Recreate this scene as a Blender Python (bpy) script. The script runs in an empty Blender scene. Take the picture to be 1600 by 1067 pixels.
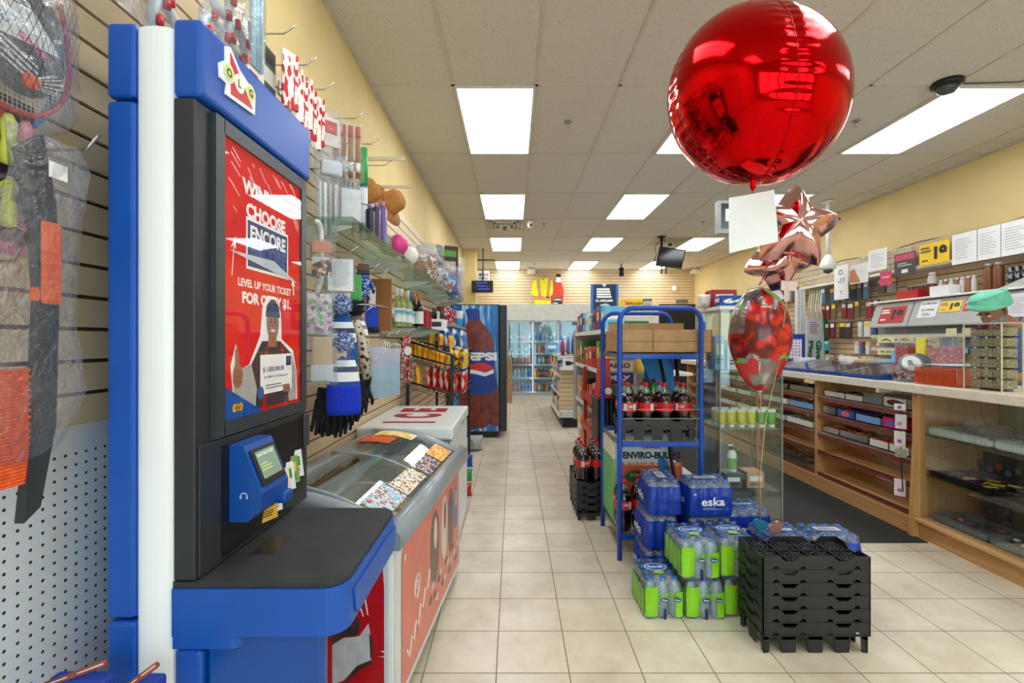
import bpy, bmesh, math, random
from mathutils import Vector, Matrix
R = random.Random(7)
SC = bpy.context.scene
COL = SC.collection
PI = math.pi
# ---------------------------------------------------------------- camera
F_, CX, CY, CH = 730.0, 802.0, 533.5, 1.45     # focal length in px of the 1600 px frame, principal point, eye height
cam_d = bpy.data.cameras.new('camera'); cam = bpy.data.objects.new('camera', cam_d); COL.objects.link(cam)
cam_d.sensor_width = 36; cam_d.lens = F_/1600*36; cam_d.shift_x = -(CX-800)/1600
cam_d.clip_start = 0.05; cam_d.clip_end = 100
cam.location = (0, 0, CH); cam.rotation_euler = (PI/2, 0, 0); SC.camera = cam
# ---------------------------------------------------------------- view, world
SC.view_settings.view_transform = 'Standard'; SC.view_settings.look = 'None'
SC.view_settings.gamma = 1; SC.view_settings.use_curve_mapping = False
SC.view_settings.exposure = 0.22
SC.cycles.transparent_max_bounces = 32; SC.cycles.max_bounces = 14; SC.cycles.diffuse_bounces = 6
wd = bpy.data.worlds.new('world'); SC.world = wd; wd.use_nodes = True
bg = wd.node_tree.nodes['Background']; bg.inputs[0].default_value = (0.75, 0.87, 1.0, 1); bg.inputs[1].default_value = 5.5
LIGHT_STRENGTH = 7.4
WALL_L, WALL_R, WALL_B, WALL_F, CEIL = -1.04, 4.71, 12.15, -3.0, 3.32

# ---------------------------------------------------------------- materials
def lin(c):
    return tuple(((x/255)/12.92 if x/255 <= .04045 else ((x/255+.055)/1.055)**2.4) for x in c)
MATS = {}
def newmat(name):
    m = bpy.data.materials.new(name); m.use_nodes = True
    nt = m.node_tree; return m, nt, nt.nodes['Principled BSDF']
def mat(name, col, rough=.5, metal=0, var=.06, scale=9, bump=0, bscale=60, spec=.5, emit=0, ecol=None, coat=0, trans=0):
    """procedural material: base colour with noise variation and optional noise bump"""
    if name in MATS: return MATS[name]
    m, nt, b = newmat(name); c = lin(col)
    b.inputs['Roughness'].default_value = rough; b.inputs['Metallic'].default_value = metal
    b.inputs['Specular IOR Level'].default_value = spec
    if coat: b.inputs['Coat Weight'].default_value = coat; b.inputs['Coat Roughness'].default_value = .06
    tc = nt.nodes.new('ShaderNodeTexCoord')
    n = nt.nodes.new('ShaderNodeTexNoise'); n.inputs['Scale'].default_value = scale; n.inputs['Detail'].default_value = 3
    nt.links.new(tc.outputs['Object'], n.inputs['Vector'])
    r = nt.nodes.new('ShaderNodeValToRGB')
    r.color_ramp.elements[0].position = .3; r.color_ramp.elements[1].position = .7
    r.color_ramp.elements[0].color = tuple(min(1, x*(1-var*1.6)) for x in c)+(1,)
    r.color_ramp.elements[1].color = tuple(min(1, x*(1+var)+var*.01) for x in c)+(1,)
    nt.links.new(n.outputs[0], r.inputs[0]); nt.links.new(r.outputs[0], b.inputs['Base Color'])
    if bump:
        n2 = nt.nodes.new('ShaderNodeTexNoise'); n2.inputs['Scale'].default_value = bscale; n2.inputs['Detail'].default_value = 4
        nt.links.new(tc.outputs['Object'], n2.inputs['Vector'])
        bp = nt.nodes.new('ShaderNodeBump'); bp.inputs['Strength'].default_value = bump; bp.inputs['Distance'].default_value = .01
        nt.links.new(n2.outputs[0], bp.inputs['Height']); nt.links.new(bp.outputs[0], b.inputs['Normal'])
    if emit:
        b.inputs['Emission Color'].default_value = (lin(ecol) if ecol else c)+(1,); b.inputs['Emission Strength'].default_value = emit
    if trans: b.inputs['Transmission Weight'].default_value = trans
    MATS[name] = m; return m
def bands(name, stops, axis='Z', rough=.4, coat=0, bump=0, bscale=30, metal=0, noise=0.0, nscale=6):
    """colour bands along one axis of the mesh's own bounding box: printed packaging"""
    if name in MATS: return MATS[name]
    m, nt, b = newmat(name)
    b.inputs['Roughness'].default_value = rough; b.inputs['Metallic'].default_value = metal
    if coat: b.inputs['Coat Weight'].default_value = coat
    tc = nt.nodes.new('ShaderNodeTexCoord'); sx = nt.nodes.new('ShaderNodeSeparateXYZ')
    nt.links.new(tc.outputs['Generated'], sx.inputs[0])
    r = nt.nodes.new('ShaderNodeValToRGB'); r.color_ramp.interpolation = 'CONSTANT'
    el = r.color_ramp.elements
    el[0].position = stops[0][0]; el[0].color = lin(stops[0][1])+(1,)
    el[1].position = stops[1][0]; el[1].color = lin(stops[1][1])+(1,)
    for p, c in stops[2:]:
        e = el.new(p); e.color = lin(c)+(1,)
    src = sx.outputs[axis]
    if noise:
        n = nt.nodes.new('ShaderNodeTexNoise'); n.inputs['Scale'].default_value = nscale; nt.links.new(tc.outputs['Generated'], n.inputs['Vector'])
        a = nt.nodes.new('ShaderNodeMath'); a.operation = 'MULTIPLY_ADD'; a.inputs[1].default_value = noise
        nt.links.new(n.outputs[0], a.inputs[0])
        s = nt.nodes.new('ShaderNodeMath'); s.operation = 'SUBTRACT'; s.inputs[1].default_value = noise/2
        nt.links.new(src, s.inputs[0]); nt.links.new(s.outputs[0], a.inputs[2]); src = a.outputs[0]
    nt.links.new(src, r.inputs[0]); nt.links.new(r.outputs[0], b.inputs['Base Color'])
    if bump:
        n2 = nt.nodes.new('ShaderNodeTexNoise'); n2.inputs['Scale'].default_value = bscale
        nt.links.new(tc.outputs['Object'], n2.inputs['Vector'])
        bp = nt.nodes.new('ShaderNodeBump'); bp.inputs['Strength'].default_value = bump; bp.inputs['Distance'].default_value = .01
        nt.links.new(n2.outputs[0], bp.inputs['Height']); nt.links.new(bp.outputs[0], b.inputs['Normal'])
    MATS[name] = m; return m
def speckle(name, cols, scale=40, rough=.6, bump=0, stretch=(1, 1, 1)):
    """random coloured cells (printed small matter, knit fur, mixed goods)"""
    if name in MATS: return MATS[name]
    m, nt, b = newmat(name); b.inputs['Roughness'].default_value = rough
    tc = nt.nodes.new('ShaderNodeTexCoord'); mp = nt.nodes.new('ShaderNodeMapping'); mp.inputs['Scale'].default_value = stretch
    v = nt.nodes.new('ShaderNodeTexVoronoi'); v.inputs['Scale'].default_value = scale
    nt.links.new(tc.outputs['Object'], mp.inputs[0]); nt.links.new(mp.outputs[0], v.inputs['Vector'])
    r = nt.nodes.new('ShaderNodeValToRGB'); r.color_ramp.interpolation = 'CONSTANT'
    el = r.color_ramp.elements; k = len(cols)
    el[0].position = 0; el[0].color = lin(cols[0])+(1,); el[1].position = .12+.76/k; el[1].color = lin(cols[1])+(1,)
    for i, c in enumerate(cols[2:]):
        e = el.new(.12+.76*(i+2)/k); e.color = lin(c)+(1,)
    sp = nt.nodes.new('ShaderNodeSeparateColor'); nt.links.new(v.outputs['Color'], sp.inputs[0])
    nt.links.new(sp.outputs[0], r.inputs[0]); nt.links.new(r.outputs[0], b.inputs['Base Color'])
    if bump:
        bp = nt.nodes.new('ShaderNodeBump'); bp.inputs['Strength'].default_value = bump; bp.inputs['Distance'].default_value = .01
        nt.links.new(v.outputs['Distance'], bp.inputs['Height']); nt.links.new(bp.outputs[0], b.inputs['Normal'])
    MATS[name] = m; return m
def clear(name, tint=(235, 245, 240), gloss=.12, rough=.03, bump=0, bscale=14, milky=0, fres=.6, mcol=(236, 240, 243)):
    """thin clear sheet: see-through with fresnel gloss; milky adds some white plastic"""
    if name in MATS: return MATS[name]
    m, nt, b = newmat(name); nt.nodes.remove(b); out = nt.nodes['Material Output']
    t = nt.nodes.new('ShaderNodeBsdfTransparent'); t.inputs[0].default_value = lin(tint)+(1,)
    g = nt.nodes.new('ShaderNodeBsdfGlossy'); g.inputs['Roughness'].default_value = rough; g.inputs[0].default_value = (.95, .97, 1, 1)
    lw = nt.nodes.new('ShaderNodeLayerWeight'); lw.inputs['Blend'].default_value = .25
    ma = nt.nodes.new('ShaderNodeMath'); ma.operation = 'MULTIPLY_ADD'; ma.inputs[1].default_value = fres; ma.inputs[2].default_value = gloss
    ma.use_clamp = True
    nt.links.new(lw.outputs['Fresnel'], ma.inputs[0])
    mx = nt.nodes.new('ShaderNodeMixShader'); nt.links.new(ma.outputs[0], mx.inputs[0])
    nt.links.new(t.outputs[0], mx.inputs[1]); nt.links.new(g.outputs[0], mx.inputs[2])
    if bump:
        tc = nt.nodes.new('ShaderNodeTexCoord'); n2 = nt.nodes.new('ShaderNodeTexNoise')
        n2.inputs['Scale'].default_value = bscale; n2.inputs['Detail'].default_value = 5; n2.inputs['Distortion'].default_value = 1.2
        nt.links.new(tc.outputs['Object'], n2.inputs['Vector'])
        bp = nt.nodes.new('ShaderNodeBump'); bp.inputs['Strength'].default_value = bump; bp.inputs['Distance'].default_value = .02
        nt.links.new(n2.outputs[0], bp.inputs['Height']); nt.links.new(bp.outputs[0], g.inputs['Normal']); nt.links.new(bp.outputs[0], lw.inputs['Normal'])
    last = mx
    if milky:
        d = nt.nodes.new('ShaderNodeBsdfDiffuse'); d.inputs[0].default_value = lin(mcol)+(1,)
        m2 = nt.nodes.new('ShaderNodeMixShader'); m2.inputs[0].default_value = milky
        nt.links.new(mx.outputs[0], m2.inputs[1]); nt.links.new(d.outputs[0], m2.inputs[2]); last = m2
    nt.links.new(last.outputs[0], out.inputs[0]); MATS[name] = m; return m

# common colours
def C(col, rough=.5, **k): return mat('c_%d_%d_%d_%d' % (*col, int(rough*100)) + ''.join('_%s%s' % kv for kv in sorted(k.items())), col, rough, **k)
WHITE = C((240, 240, 238), .4); BLACK = C((18, 18, 20), .5); DGREY = C((48, 50, 54), .45); GREY = C((140, 143, 146), .45)
LGREY = C((200, 202, 202), .4); RED = C((205, 22, 28), .4); BLUE = C((10, 62, 158), .42); YEL = C((246, 205, 30), .45)
GREEN = C((40, 150, 60), .45); ORG = C((240, 110, 30), .45); CHROME = mat('chrome', (200, 200, 202), .22, 1, var=.02)
STEEL = mat('steel_wire', (150, 150, 150), .35, .8, var=.03); KRAFT = mat('cardboard', (176, 140, 100), .8, var=.08, scale=14)
PINK = C((228, 90, 150), .4); NAVY = C((18, 30, 84), .5); PAPER = mat('paper', (238, 238, 240), .7, var=.02)
GLASS = clear('glass', (236, 246, 242), .06); GLASSG = clear('shelf_glass', (226, 240, 233), .12, .04, fres=.4)
GLASSF = clear('freezer_glass', (246, 250, 248), .05, .03, fres=.14)
FILM = clear('film', (245, 247, 250), .07, .10, bump=.9, bscale=16, milky=.05)
FILM2 = clear('film_strong', (244, 247, 250), .05, .12, bump=1.0, bscale=22, milky=.035, fres=.4)
WOOD = None

# ---------------------------------------------------------------- mesh builder
def FR(o, u, v):
    """frame matrix: origin o, local x = u, local y = v, local z = u x v"""
    u = Vector(u).normalized(); v = Vector(v).normalized(); n = u.cross(v)
    return Matrix(((u.x, v.x, n.x, o[0]), (u.y, v.y, n.y, o[1]), (u.z, v.z, n.z, o[2]), (0, 0, 0, 1)))
def CAMF(o): return FR(o, (1, 0, 0), (0, 0, 1))        # faces the camera (-Y)
def LWF(o): return FR(o, (0, 1, 0), (0, 0, 1))         # faces +X (on the left side)
def RWF(o): return FR(o, (0, -1, 0), (0, 0, 1))        # faces -X (on the right side)
def TOP(o): return FR(o, (1, 0, 0), (0, 1, 0))         # faces up
def RZ(a, o=(0, 0, 0)): return Matrix.Translation(o) @ Matrix.Rotation(a, 4, 'Z')
_txt = {}
def text_mesh(s, bold):
    if (s, bold) in _txt: return _txt[(s, bold)]
    c = bpy.data.curves.new('t', 'FONT'); c.body = s; c.size = 1; c.resolution_u = 3
    if bold: c.offset = bold
    c.align_x = 'CENTER'; c.align_y = 'CENTER'
    o = bpy.data.objects.new('t', c); me = bpy.data.meshes.new_from_object(o)
    vs = [tuple(v.co) for v in me.vertices]; fs = [tuple(p.vertices) for p in me.polygons]
    bpy.data.objects.remove(o); bpy.data.curves.remove(c); bpy.data.meshes.remove(me)
    _txt[(s, bold)] = (vs, fs); return vs, fs
class MB:
    def __init__(s): s.v = []; s.f = []; s.m = []; s.s = []; s.mats = []
    def add(s, vs, fs, m, smooth=False, M=None):
        if m not in s.mats: s.mats.append(m)
        i = s.mats.index(m); o = len(s.v)
        s.v += [tuple(M @ Vector(v)) for v in vs] if M is not None else [tuple(v) for v in vs]
        s.f += [tuple(o+k for k in f) for f in fs]; s.m += [i]*len(fs); s.s += [smooth]*len(fs); return s
    def box(s, x0, x1, y0, y1, z0, z1, m, b=0, M=None, seg=2):
        if x1 < x0: x0, x1 = x1, x0
        if y1 < y0: y0, y1 = y1, y0
        if z1 < z0: z0, z1 = z1, z0
        if b:
            bm = bmesh.new(); bmesh.ops.create_cube(bm, size=1)
            for v in bm.verts: v.co = ((x0+x1)/2+v.co.x*(x1-x0), (y0+y1)/2+v.co.y*(y1-y0), (z0+z1)/2+v.co.z*(z1-z0))
            bmesh.ops.bevel(bm, geom=bm.edges[:]+bm.verts[:], offset=min(b, (x1-x0)*.48, (y1-y0)*.48, (z1-z0)*.48), segments=seg, profile=.5, affect='EDGES')
            bm.verts.index_update()
            vs = [tuple(v.co) for v in bm.verts]; fs = [tuple(v.index for v in f.verts) for f in bm.faces]; bm.free()
            return s.add(vs, fs, m, False, M)
        vs = [(x, y, z) for z in (z0, z1) for x, y in ((x0, y0), (x1, y0), (x1, y1), (x0, y1))]
        return s.add(vs, [(3, 2, 1, 0), (4, 5, 6, 7), (0, 1, 5, 4), (1, 2, 6, 5), (2, 3, 7, 6), (3, 0, 4, 7)], m, False, M)
    def lathe(s, prof, m, c=(0, 0, 0), seg=20, M=None, sx=1, sy=1, smooth=True, cap=True):
        vs = []; fs = []; n = len(prof)
        for r, z in prof:
            for k in range(seg):
                a = 2*PI*k/seg; vs.append((c[0]+r*math.cos(a)*sx, c[1]+r*math.sin(a)*sy, c[2]+z))
        for i in range(n-1):
            for k in range(seg):
                a = i*seg+k; b = i*seg+(k+1) % seg; fs.append((a, b, b+seg, a+seg))
        if cap:
            if prof[0][0] > 1e-5: fs.append(tuple(range(seg))[::-1])
            if prof[-1][0] > 1e-5: fs.append(tuple((n-1)*seg+k for k in range(seg)))
        return s.add(vs, fs, m, smooth, M)
    def cyl(s, c, r, h, m, seg=16, M=None, r2=None):
        return s.lathe([(r, 0), (r if r2 is None else r2, h)], m, c, seg, M)
    def tube(s, pts, r, m, seg=8, closed=False, M=None, flat=1):
        pts = [Vector(p) for p in pts]; n = len(pts); vs = []; fs = []
        up = None
        for i, p in enumerate(pts):
            if closed: d = pts[(i+1) % n]-pts[i-1]
            else: d = pts[min(i+1, n-1)]-pts[max(i-1, 0)]
            if d.length < 1e-9: d = Vector((0, 0, 1))
            d.normalize()
            if up is None: up = Vector((0, 0, 1)) if abs(d.z) < .9 else Vector((1, 0, 0))
            a = d.cross(up)
            if a.length < 1e-6: a = d.orthogonal()
            a.normalize(); up = a.cross(d).normalized()
            rr = r[i] if isinstance(r, (list, tuple)) else r
            for k in range(seg):
                t = 2*PI*k/seg+PI/seg; q = p+a*math.cos(t)*rr*flat+up*math.sin(t)*rr; vs.append(tuple(q))
        for i in range(n if closed else n-1):
            for k in range(seg):
                j = (i+1) % n; fs.append((i*seg+k, i*seg+(k+1) % seg, j*seg+(k+1) % seg, j*seg+k))
        if not closed: fs += [tuple(range(seg))[::-1], tuple((n-1)*seg+k for k in range(seg))]
        return s.add(vs, fs, m, seg > 4, M)
    def prism(s, poly, t, m, M=None, z=0):
        n = len(poly); ar = sum(poly[i][0]*poly[(i+1) % n][1]-poly[(i+1) % n][0]*poly[i][1] for i in range(n))
        if ar < 0: poly = poly[::-1]
        vs = [(x, y, z) for x, y in poly]+[(x, y, z+t) for x, y in poly]
        fs = [tuple(range(n))[::-1], tuple(range(n, 2*n))]+[(i, (i+1) % n, n+(i+1) % n, n+i) for i in range(n)]
        return s.add(vs, fs, m, False, M)
    def quad(s, pts, m, M=None): return s.add(pts, [tuple(range(len(pts)))], m, False, M)
    def rect(s, x, y, w, h, m, M, z=.0008):       # a printed rectangle, x y = centre
        return s.quad([(x-w/2, y-h/2, z), (x+w/2, y-h/2, z), (x+w/2, y+h/2, z), (x-w/2, y+h/2, z)], m, M)
    def disc(s, x, y, rx, ry, m, M, z=.001, n=24, rot=0):
        cr, sr = math.cos(rot), math.sin(rot)
        return s.quad([(x+rx*math.cos(2*PI*k/n)*cr-ry*math.sin(2*PI*k/n)*sr, y+rx*math.cos(2*PI*k/n)*sr+ry*math.sin(2*PI*k/n)*cr, z) for k in range(n)], m, M)
    def text(s, t, x, y, h, m, M, w=None, z=.0015, bold=.02, rot=0, skew=0):
        """cap height h, optional fitted width w, centred on x y"""
        vs, fs = text_mesh(t, bold)
        if not vs: return s
        x0 = min(v[0] for v in vs); x1 = max(v[0] for v in vs); y0 = min(v[1] for v in vs); y1 = max(v[1] for v in vs)
        sy = h/max(.3, (y1-y0)) ; sx = w/(x1-x0) if w else sy
        cr, sr = math.cos(rot), math.sin(rot); out = []
        for v in vs:
            a = (v[0]-(x0+x1)/2)*sx; b = (v[1]-(y0+y1)/2)*sy; a += skew*b
            out.append((x+a*cr-b*sr, y+a*sr+b*cr, z))
        return s.add(out, fs, m, False, M)
    def lines(s, x, y, w, h, n, m, M, z=.0012, seed=1, fill=.45):   # rows of unreadable small print
        r = random.Random(seed)
        for i in range(n):
            yy = y+h/2-h*(i+.5)/n; ww = w*r.uniform(.6, 1)
            s.rect(x-(w-ww)/2, yy, ww, h/n*fill, m, M, z)
        return s
    def build(s, name, parent=None, label=None, cat=None, group=None, kind=None, sub=0):
        me = bpy.data.meshes.new(name)
        off = Vector((0, 0, 0)); p = parent
        while p is not None: off += p.location; p = p.parent
        me.from_pydata([(v[0]-off.x, v[1]-off.y, v[2]-off.z) for v in s.v], [], s.f)
        for m in s.mats: me.materials.append(m)
        me.polygons.foreach_set('material_index', s.m); me.polygons.foreach_set('use_smooth', s.s); me.update()
        o = bpy.data.objects.new(name, me); COL.objects.link(o)
        if parent: o.parent = parent
        if sub:
            md = o.modifiers.new('s', 'SUBSURF'); md.levels = sub; md.render_levels = sub
        return tag(o, label, cat, group, kind)
def tag(o, label=None, cat=None, group=None, kind=None):
    if label: o['label'] = label
    if cat: o['category'] = cat
    if group: o['group'] = group
    if kind: o['kind'] = kind
    return o
def thing(name, label, cat, loc=(0, 0, 0), group=None, rz=0):
    o = bpy.data.objects.new(name, None); COL.objects.link(o); o.location = loc; o.rotation_euler = (0, 0, rz)
    o.empty_display_size = .05
    return tag(o, label, cat, group)
def copy_tree(o, parent=None):
    c = o.copy(); COL.objects.link(c)
    if parent: c.parent = parent
    for ch in list(o.children): copy_tree(ch, c)
    return c
class Proto:
    """first placement moves the prototype itself, later ones are copies"""
    def __init__(s, root): s.o = root; s.used = False
    def put(s, loc, rz=0, label=None, group=None, rx=0, ry=0, sc=None):
        o = copy_tree(s.o) if s.used else s.o
        s.used = True; o.location = loc; o.rotation_euler = (rx, ry, rz)
        if sc: o.scale = (sc, sc, sc) if not isinstance(sc, tuple) else sc
        else: o.scale = (1, 1, 1)
        if label: o['label'] = label
        if group: o['group'] = group
        return o
ORD = ['first', 'second', 'third', 'fourth', 'fifth', 'sixth', 'seventh', 'eighth', 'ninth', 'tenth', 'eleventh', 'twelfth', 'thirteenth', 'fourteenth', 'fifteenth', 'sixteenth']
def P(x, y, Y): return Vector(((x-CX)/F_*Y, Y, CH-(y-CY)/F_*Y))
def onX(x, y, X):
    Y = X*F_/(x-CX); return Vector((X, Y, CH-(y-CY)/F_*Y))
def FL(x, y, z=0):
    Y = (CH-z)*F_/(y-CY); return Vector(((x-CX)/F_*Y, Y, z))
def pillow(w, h, d, m, seed=0, M=None, nx=8, nz=10, crinkle=.1, mb=None, flatends=True):
    """a filled bag: thin sealed ends, bulging middle; local x width, z height, y thickness, origin bottom centre"""
    r = random.Random(seed); mb = mb or MB(); vs = []; fs = []
    for side in (-1, 1):
        for j in range(nz+1):
            for i in range(nx+1):
                u = i/nx*2-1; v = j/nz*2-1
                b = max(0, 1-abs(u)**3)**.6*max(0, 1-abs(v)**4)**.7
                xx = u*w/2*(1-.08*(1-abs(v)**2)*(1 if abs(u) > .5 else 0)); k = r.uniform(-crinkle, crinkle)
                edge = (abs(v) > .99 or abs(u) > .99)
                yy = side*(d/2*b*(1+k)+ (0 if edge else .001))
                if edge: yy = .0
                vs.append((xx, yy+ (0.0015*side if edge and abs(u) <= .99 else 0), (v+1)/2*h))
        o = 0 if side < 0 else (nx+1)*(nz+1)
        for j in range(nz):
            for i in range(nx):
                a = o+j*(nx+1)+i; q = (a, a+1, a+nx+2, a+nx+1); fs.append(q if side < 0 else q[::-1])
    return mb.add(vs, fs, m, True, M)
# ================================================================ room shell
def math_node(nt, op, a, b=None):
    n = nt.nodes.new('ShaderNodeMath'); n.operation = op
    for i, x in enumerate((a, b)):
        if x is None: continue
        if isinstance(x, (int, float)): n.inputs[i].default_value = x
        else: nt.links.new(x, n.inputs[i])
    return n.outputs[0]
def tile_mat():
    m, nt, b = newmat('floor_tiles')
    tc = nt.nodes.new('ShaderNodeTexCoord'); sx = nt.nodes.new('ShaderNodeSeparateXYZ'); nt.links.new(tc.outputs['Object'], sx.inputs[0])
    W, D, G = .3185, .2964, .005
    def edge(src, o, w):
        q = math_node(nt, 'FRACT', math_node(nt, 'DIVIDE', math_node(nt, 'SUBTRACT', src, o-40*w), w))
        q = math_node(nt, 'ABSOLUTE', math_node(nt, 'SUBTRACT', q, .5))
        return math_node(nt, 'GREATER_THAN', q, .5-G/2/w)
    g = math_node(nt, 'MAXIMUM', edge(sx.outputs[0], -.074, W), edge(sx.outputs[1], 2.043, D))
    n = nt.nodes.new('ShaderNodeTexNoise'); n.inputs['Scale'].default_value = 3.2; n.inputs['Detail'].default_value = 6; n.inputs['Roughness'].default_value = .65
    nt.links.new(tc.outputs['Object'], n.inputs['Vector'])
    r = nt.nodes.new('ShaderNodeValToRGB'); r.color_ramp.elements[0].position = .25; r.color_ramp.elements[1].position = .72
    r.color_ramp.elements[0].color = lin((196, 182, 156))+(1,); r.color_ramp.elements[1].color = lin((232, 224, 206))+(1,)
    nt.links.new(n.outputs[0], r.inputs[0])
    # each tile its own slight tone
    cb = nt.nodes.new('ShaderNodeCombineXYZ')
    nt.links.new(math_node(nt, 'FLOOR', math_node(nt, 'DIVIDE', math_node(nt, 'SUBTRACT', sx.outputs[0], -.074), W)), cb.inputs[0])
    nt.links.new(math_node(nt, 'FLOOR', math_node(nt, 'DIVIDE', math_node(nt, 'SUBTRACT', sx.outputs[1], 2.043), D)), cb.inputs[1])
    wn = nt.nodes.new('ShaderNodeTexWhiteNoise'); nt.links.new(cb.outputs[0], wn.inputs['Vector'])
    hs = nt.nodes.new('ShaderNodeHueSaturation'); nt.links.new(r.outputs[0], hs.inputs['Color'])
    nt.links.new(math_node(nt, 'ADD', math_node(nt, 'MULTIPLY', wn.outputs['Value'], .09), .95), hs.inputs['Value'])
    mx = nt.nodes.new('ShaderNodeMix'); mx.data_type = 'RGBA'; nt.links.new(g, mx.inputs[0])
    nt.links.new(hs.outputs[0], mx.inputs[6]); mx.inputs[7].default_value = lin((122, 108, 88))+(1,)
    nt.links.new(mx.outputs[2], b.inputs['Base Color'])
    nt.links.new(math_node(nt, 'ADD', math_node(nt, 'MULTIPLY', g, .4), .30), b.inputs['Roughness'])
    bp = nt.nodes.new('ShaderNodeBump'); bp.invert = True; bp.inputs['Strength'].default_value = .5; bp.inputs['Distance'].default_value = .003
    nt.links.new(g, bp.inputs['Height']); nt.links.new(bp.outputs[0], b.inputs['Normal']); return m
def ceil_mat():
    m, nt, b = newmat('ceiling_tile'); b.inputs['Roughness'].default_value = .9
    tc = nt.nodes.new('ShaderNodeTexCoord')
    v = nt.nodes.new('ShaderNodeTexVoronoi'); v.inputs['Scale'].default_value = 75; nt.links.new(tc.outputs['Object'], v.inputs['Vector'])
    n = nt.nodes.new('ShaderNodeTexNoise'); n.inputs['Scale'].default_value = 30; nt.links.new(tc.outputs['Object'], n.inputs['Vector'])
    s = math_node(nt, 'ADD', v.outputs['Distance'], math_node(nt, 'MULTIPLY', n.outputs[0], .55))
    r = nt.nodes.new('ShaderNodeValToRGB'); e = r.color_ramp.elements
    e[0].position = .36; e[0].color = lin((150, 138, 122))+(1,); e[1].position = .47; e[1].color = lin((212, 206, 197))+(1,)
    nt.links.new(s, r.inputs[0]); nt.links.new(r.outputs[0], b.inputs['Base Color']); return m
PAINT = mat('yellow_wall_paint', (232, 210, 152), .75, var=.03, scale=3)
SLAT = mat('slatwall_board', (218, 194, 156), .45, var=.05, scale=4)
GROOVE = mat('slatwall_groove', (92, 66, 42), .7)
b = MB(); b.box(WALL_L-.2, WALL_R+.2, WALL_F-.2, WALL_B+.9, -.12, 0, tile_mat()); b.build('floor', kind='structure')
b = MB(); b.box(WALL_L-.2, WALL_R+.2, WALL_F-.2, WALL_B+.9, CEIL, CEIL+.1, ceil_mat()); b.build('ceiling', kind='structure')
TBAR = mat('ceiling_grid_bar', (205, 196, 182), .5)
b = MB()
gx = [-.44+.609*k for k in range(9)]; gy = [3.40+1.24*k for k in range(-5, 8)]
for x in gx: b.box(x-.012, x+.012, WALL_F, WALL_B, CEIL-.006, CEIL+.001, TBAR)
for y in gy: b.box(WALL_L, WALL_R, y-.012, y+.012, CEIL-.006, CEIL+.0005, TBAR)
b.box(WALL_L, WALL_L+.02, WALL_F, WALL_B, CEIL-.022, CEIL, TBAR); b.box(WALL_R-.02, WALL_R, WALL_F, WALL_B, CEIL-.022, CEIL, TBAR)
b.box(WALL_L, WALL_R, WALL_B-.03, WALL_B-.01, CEIL-.022, CEIL, TBAR); b.build('trim_1', kind='structure')
b = MB(); b.box(WALL_L-.15, WALL_L, WALL_F-.2, WALL_B+.9, 0, CEIL, PAINT); b.build('wall_left', kind='structure')
b = MB(); b.box(WALL_R, WALL_R+.15, WALL_F-.2, WALL_B+.9, 0, CEIL, PAINT); b.build('wall_right', kind='structure')
b = MB(); b.box(WALL_L, WALL_R, WALL_B, WALL_B+.1, 0, CEIL, PAINT); b.build('wall_back', kind='structure')
b = MB(); b.box(WALL_L, -.76, 9.5, 9.85, 0, CEIL-.001, PAINT, b=.006); b.build('wall_pilaster', kind='structure')
# front wall behind the camera with shop windows and a door
b = MB(); FW = mat('front_wall_paint', (200, 182, 140), .8)
b.box(WALL_L, WALL_R, WALL_F-.15, WALL_F, 2.75, CEIL, FW); b.box(WALL_L, WALL_R, WALL_F-.15, WALL_F, 0, .5, FW)
for x0, x1 in ((WALL_L, -.6), (1.25, 1.4), (2.45, 2.6), (4.4, WALL_R)): b.box(x0, x1, WALL_F-.15, WALL_F, .5, 2.75, FW)
b.build('wall_front', kind='structure')
MULL = mat('window_mullion', (60, 60, 62), .4, .5)
for i, (x0, x1) in enumerate(((-.6, 1.25), (1.4, 2.45), (2.6, 4.4))):
    b = MB(); z0, z1 = .5, 2.75
    for q in ((x0, x0+.05), (x1-.05, x1), ((x0+x1)/2-.025, (x0+x1)/2+.025)): b.box(q[0], q[1], WALL_F-.1, WALL_F-.04, z0, z1, MULL)
    for q in ((z0, z0+.05), (z1-.05, z1)): b.box(x0, x1, WALL_F-.1, WALL_F-.04, q[0], q[1], MULL)
    w = b.build('window_%d' % (i+1), kind='structure')
    g = MB(); g.box(x0+.05, x1-.05, WALL_F-.075, WALL_F-.067, z0+.05, z1-.05, GLASS); g.build('pane', w)
# slatwall panels
def slat_panel(name, axis, at, lo, hi, z0, z1, board=SLAT, t=.02, pitch=.0762, joints=()):
    """axis 'L' left wall, 'R' right wall, 'B' back wall"""
    b = MB()
    def bx(a0, a1, d0, d1, z0, z1, m):
        if axis == 'L': b.box(at+d0, at+d1, a0, a1, z0, z1, m)
        elif axis == 'R': b.box(at-d1, at-d0, a0, a1, z0, z1, m)
        else: b.box(a0, a1, at-d1, at-d0, z0, z1, m)
    bx(lo, hi, 0, t*.45, z0, z1, GROOVE)
    z = z1
    js = [lo]+[j for j in joints if lo < j < hi]+[hi]
    while z-pitch > z0-.001:
        for j0, j1 in zip(js, js[1:]): bx(j0+.001, j1-.001, t*.4, t, z-pitch+.0075, z-.002, board)
        z -= pitch
    return b.build(name, kind='structure')
slat_panel('trim_2', 'L', WALL_L, -.6, 9.4, .30, 2.62, joints=(1.83, 4.27, 6.7))
slat_panel('trim_3', 'R', WALL_R, 1.2, 9.4, .90, 2.56, joints=(3.6, 6.05, 8.5))
slat_panel('trim_4', 'B', WALL_B, -.98, WALL_R, 2.22, CEIL-.02, joints=(1.4, 3.9))
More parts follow.
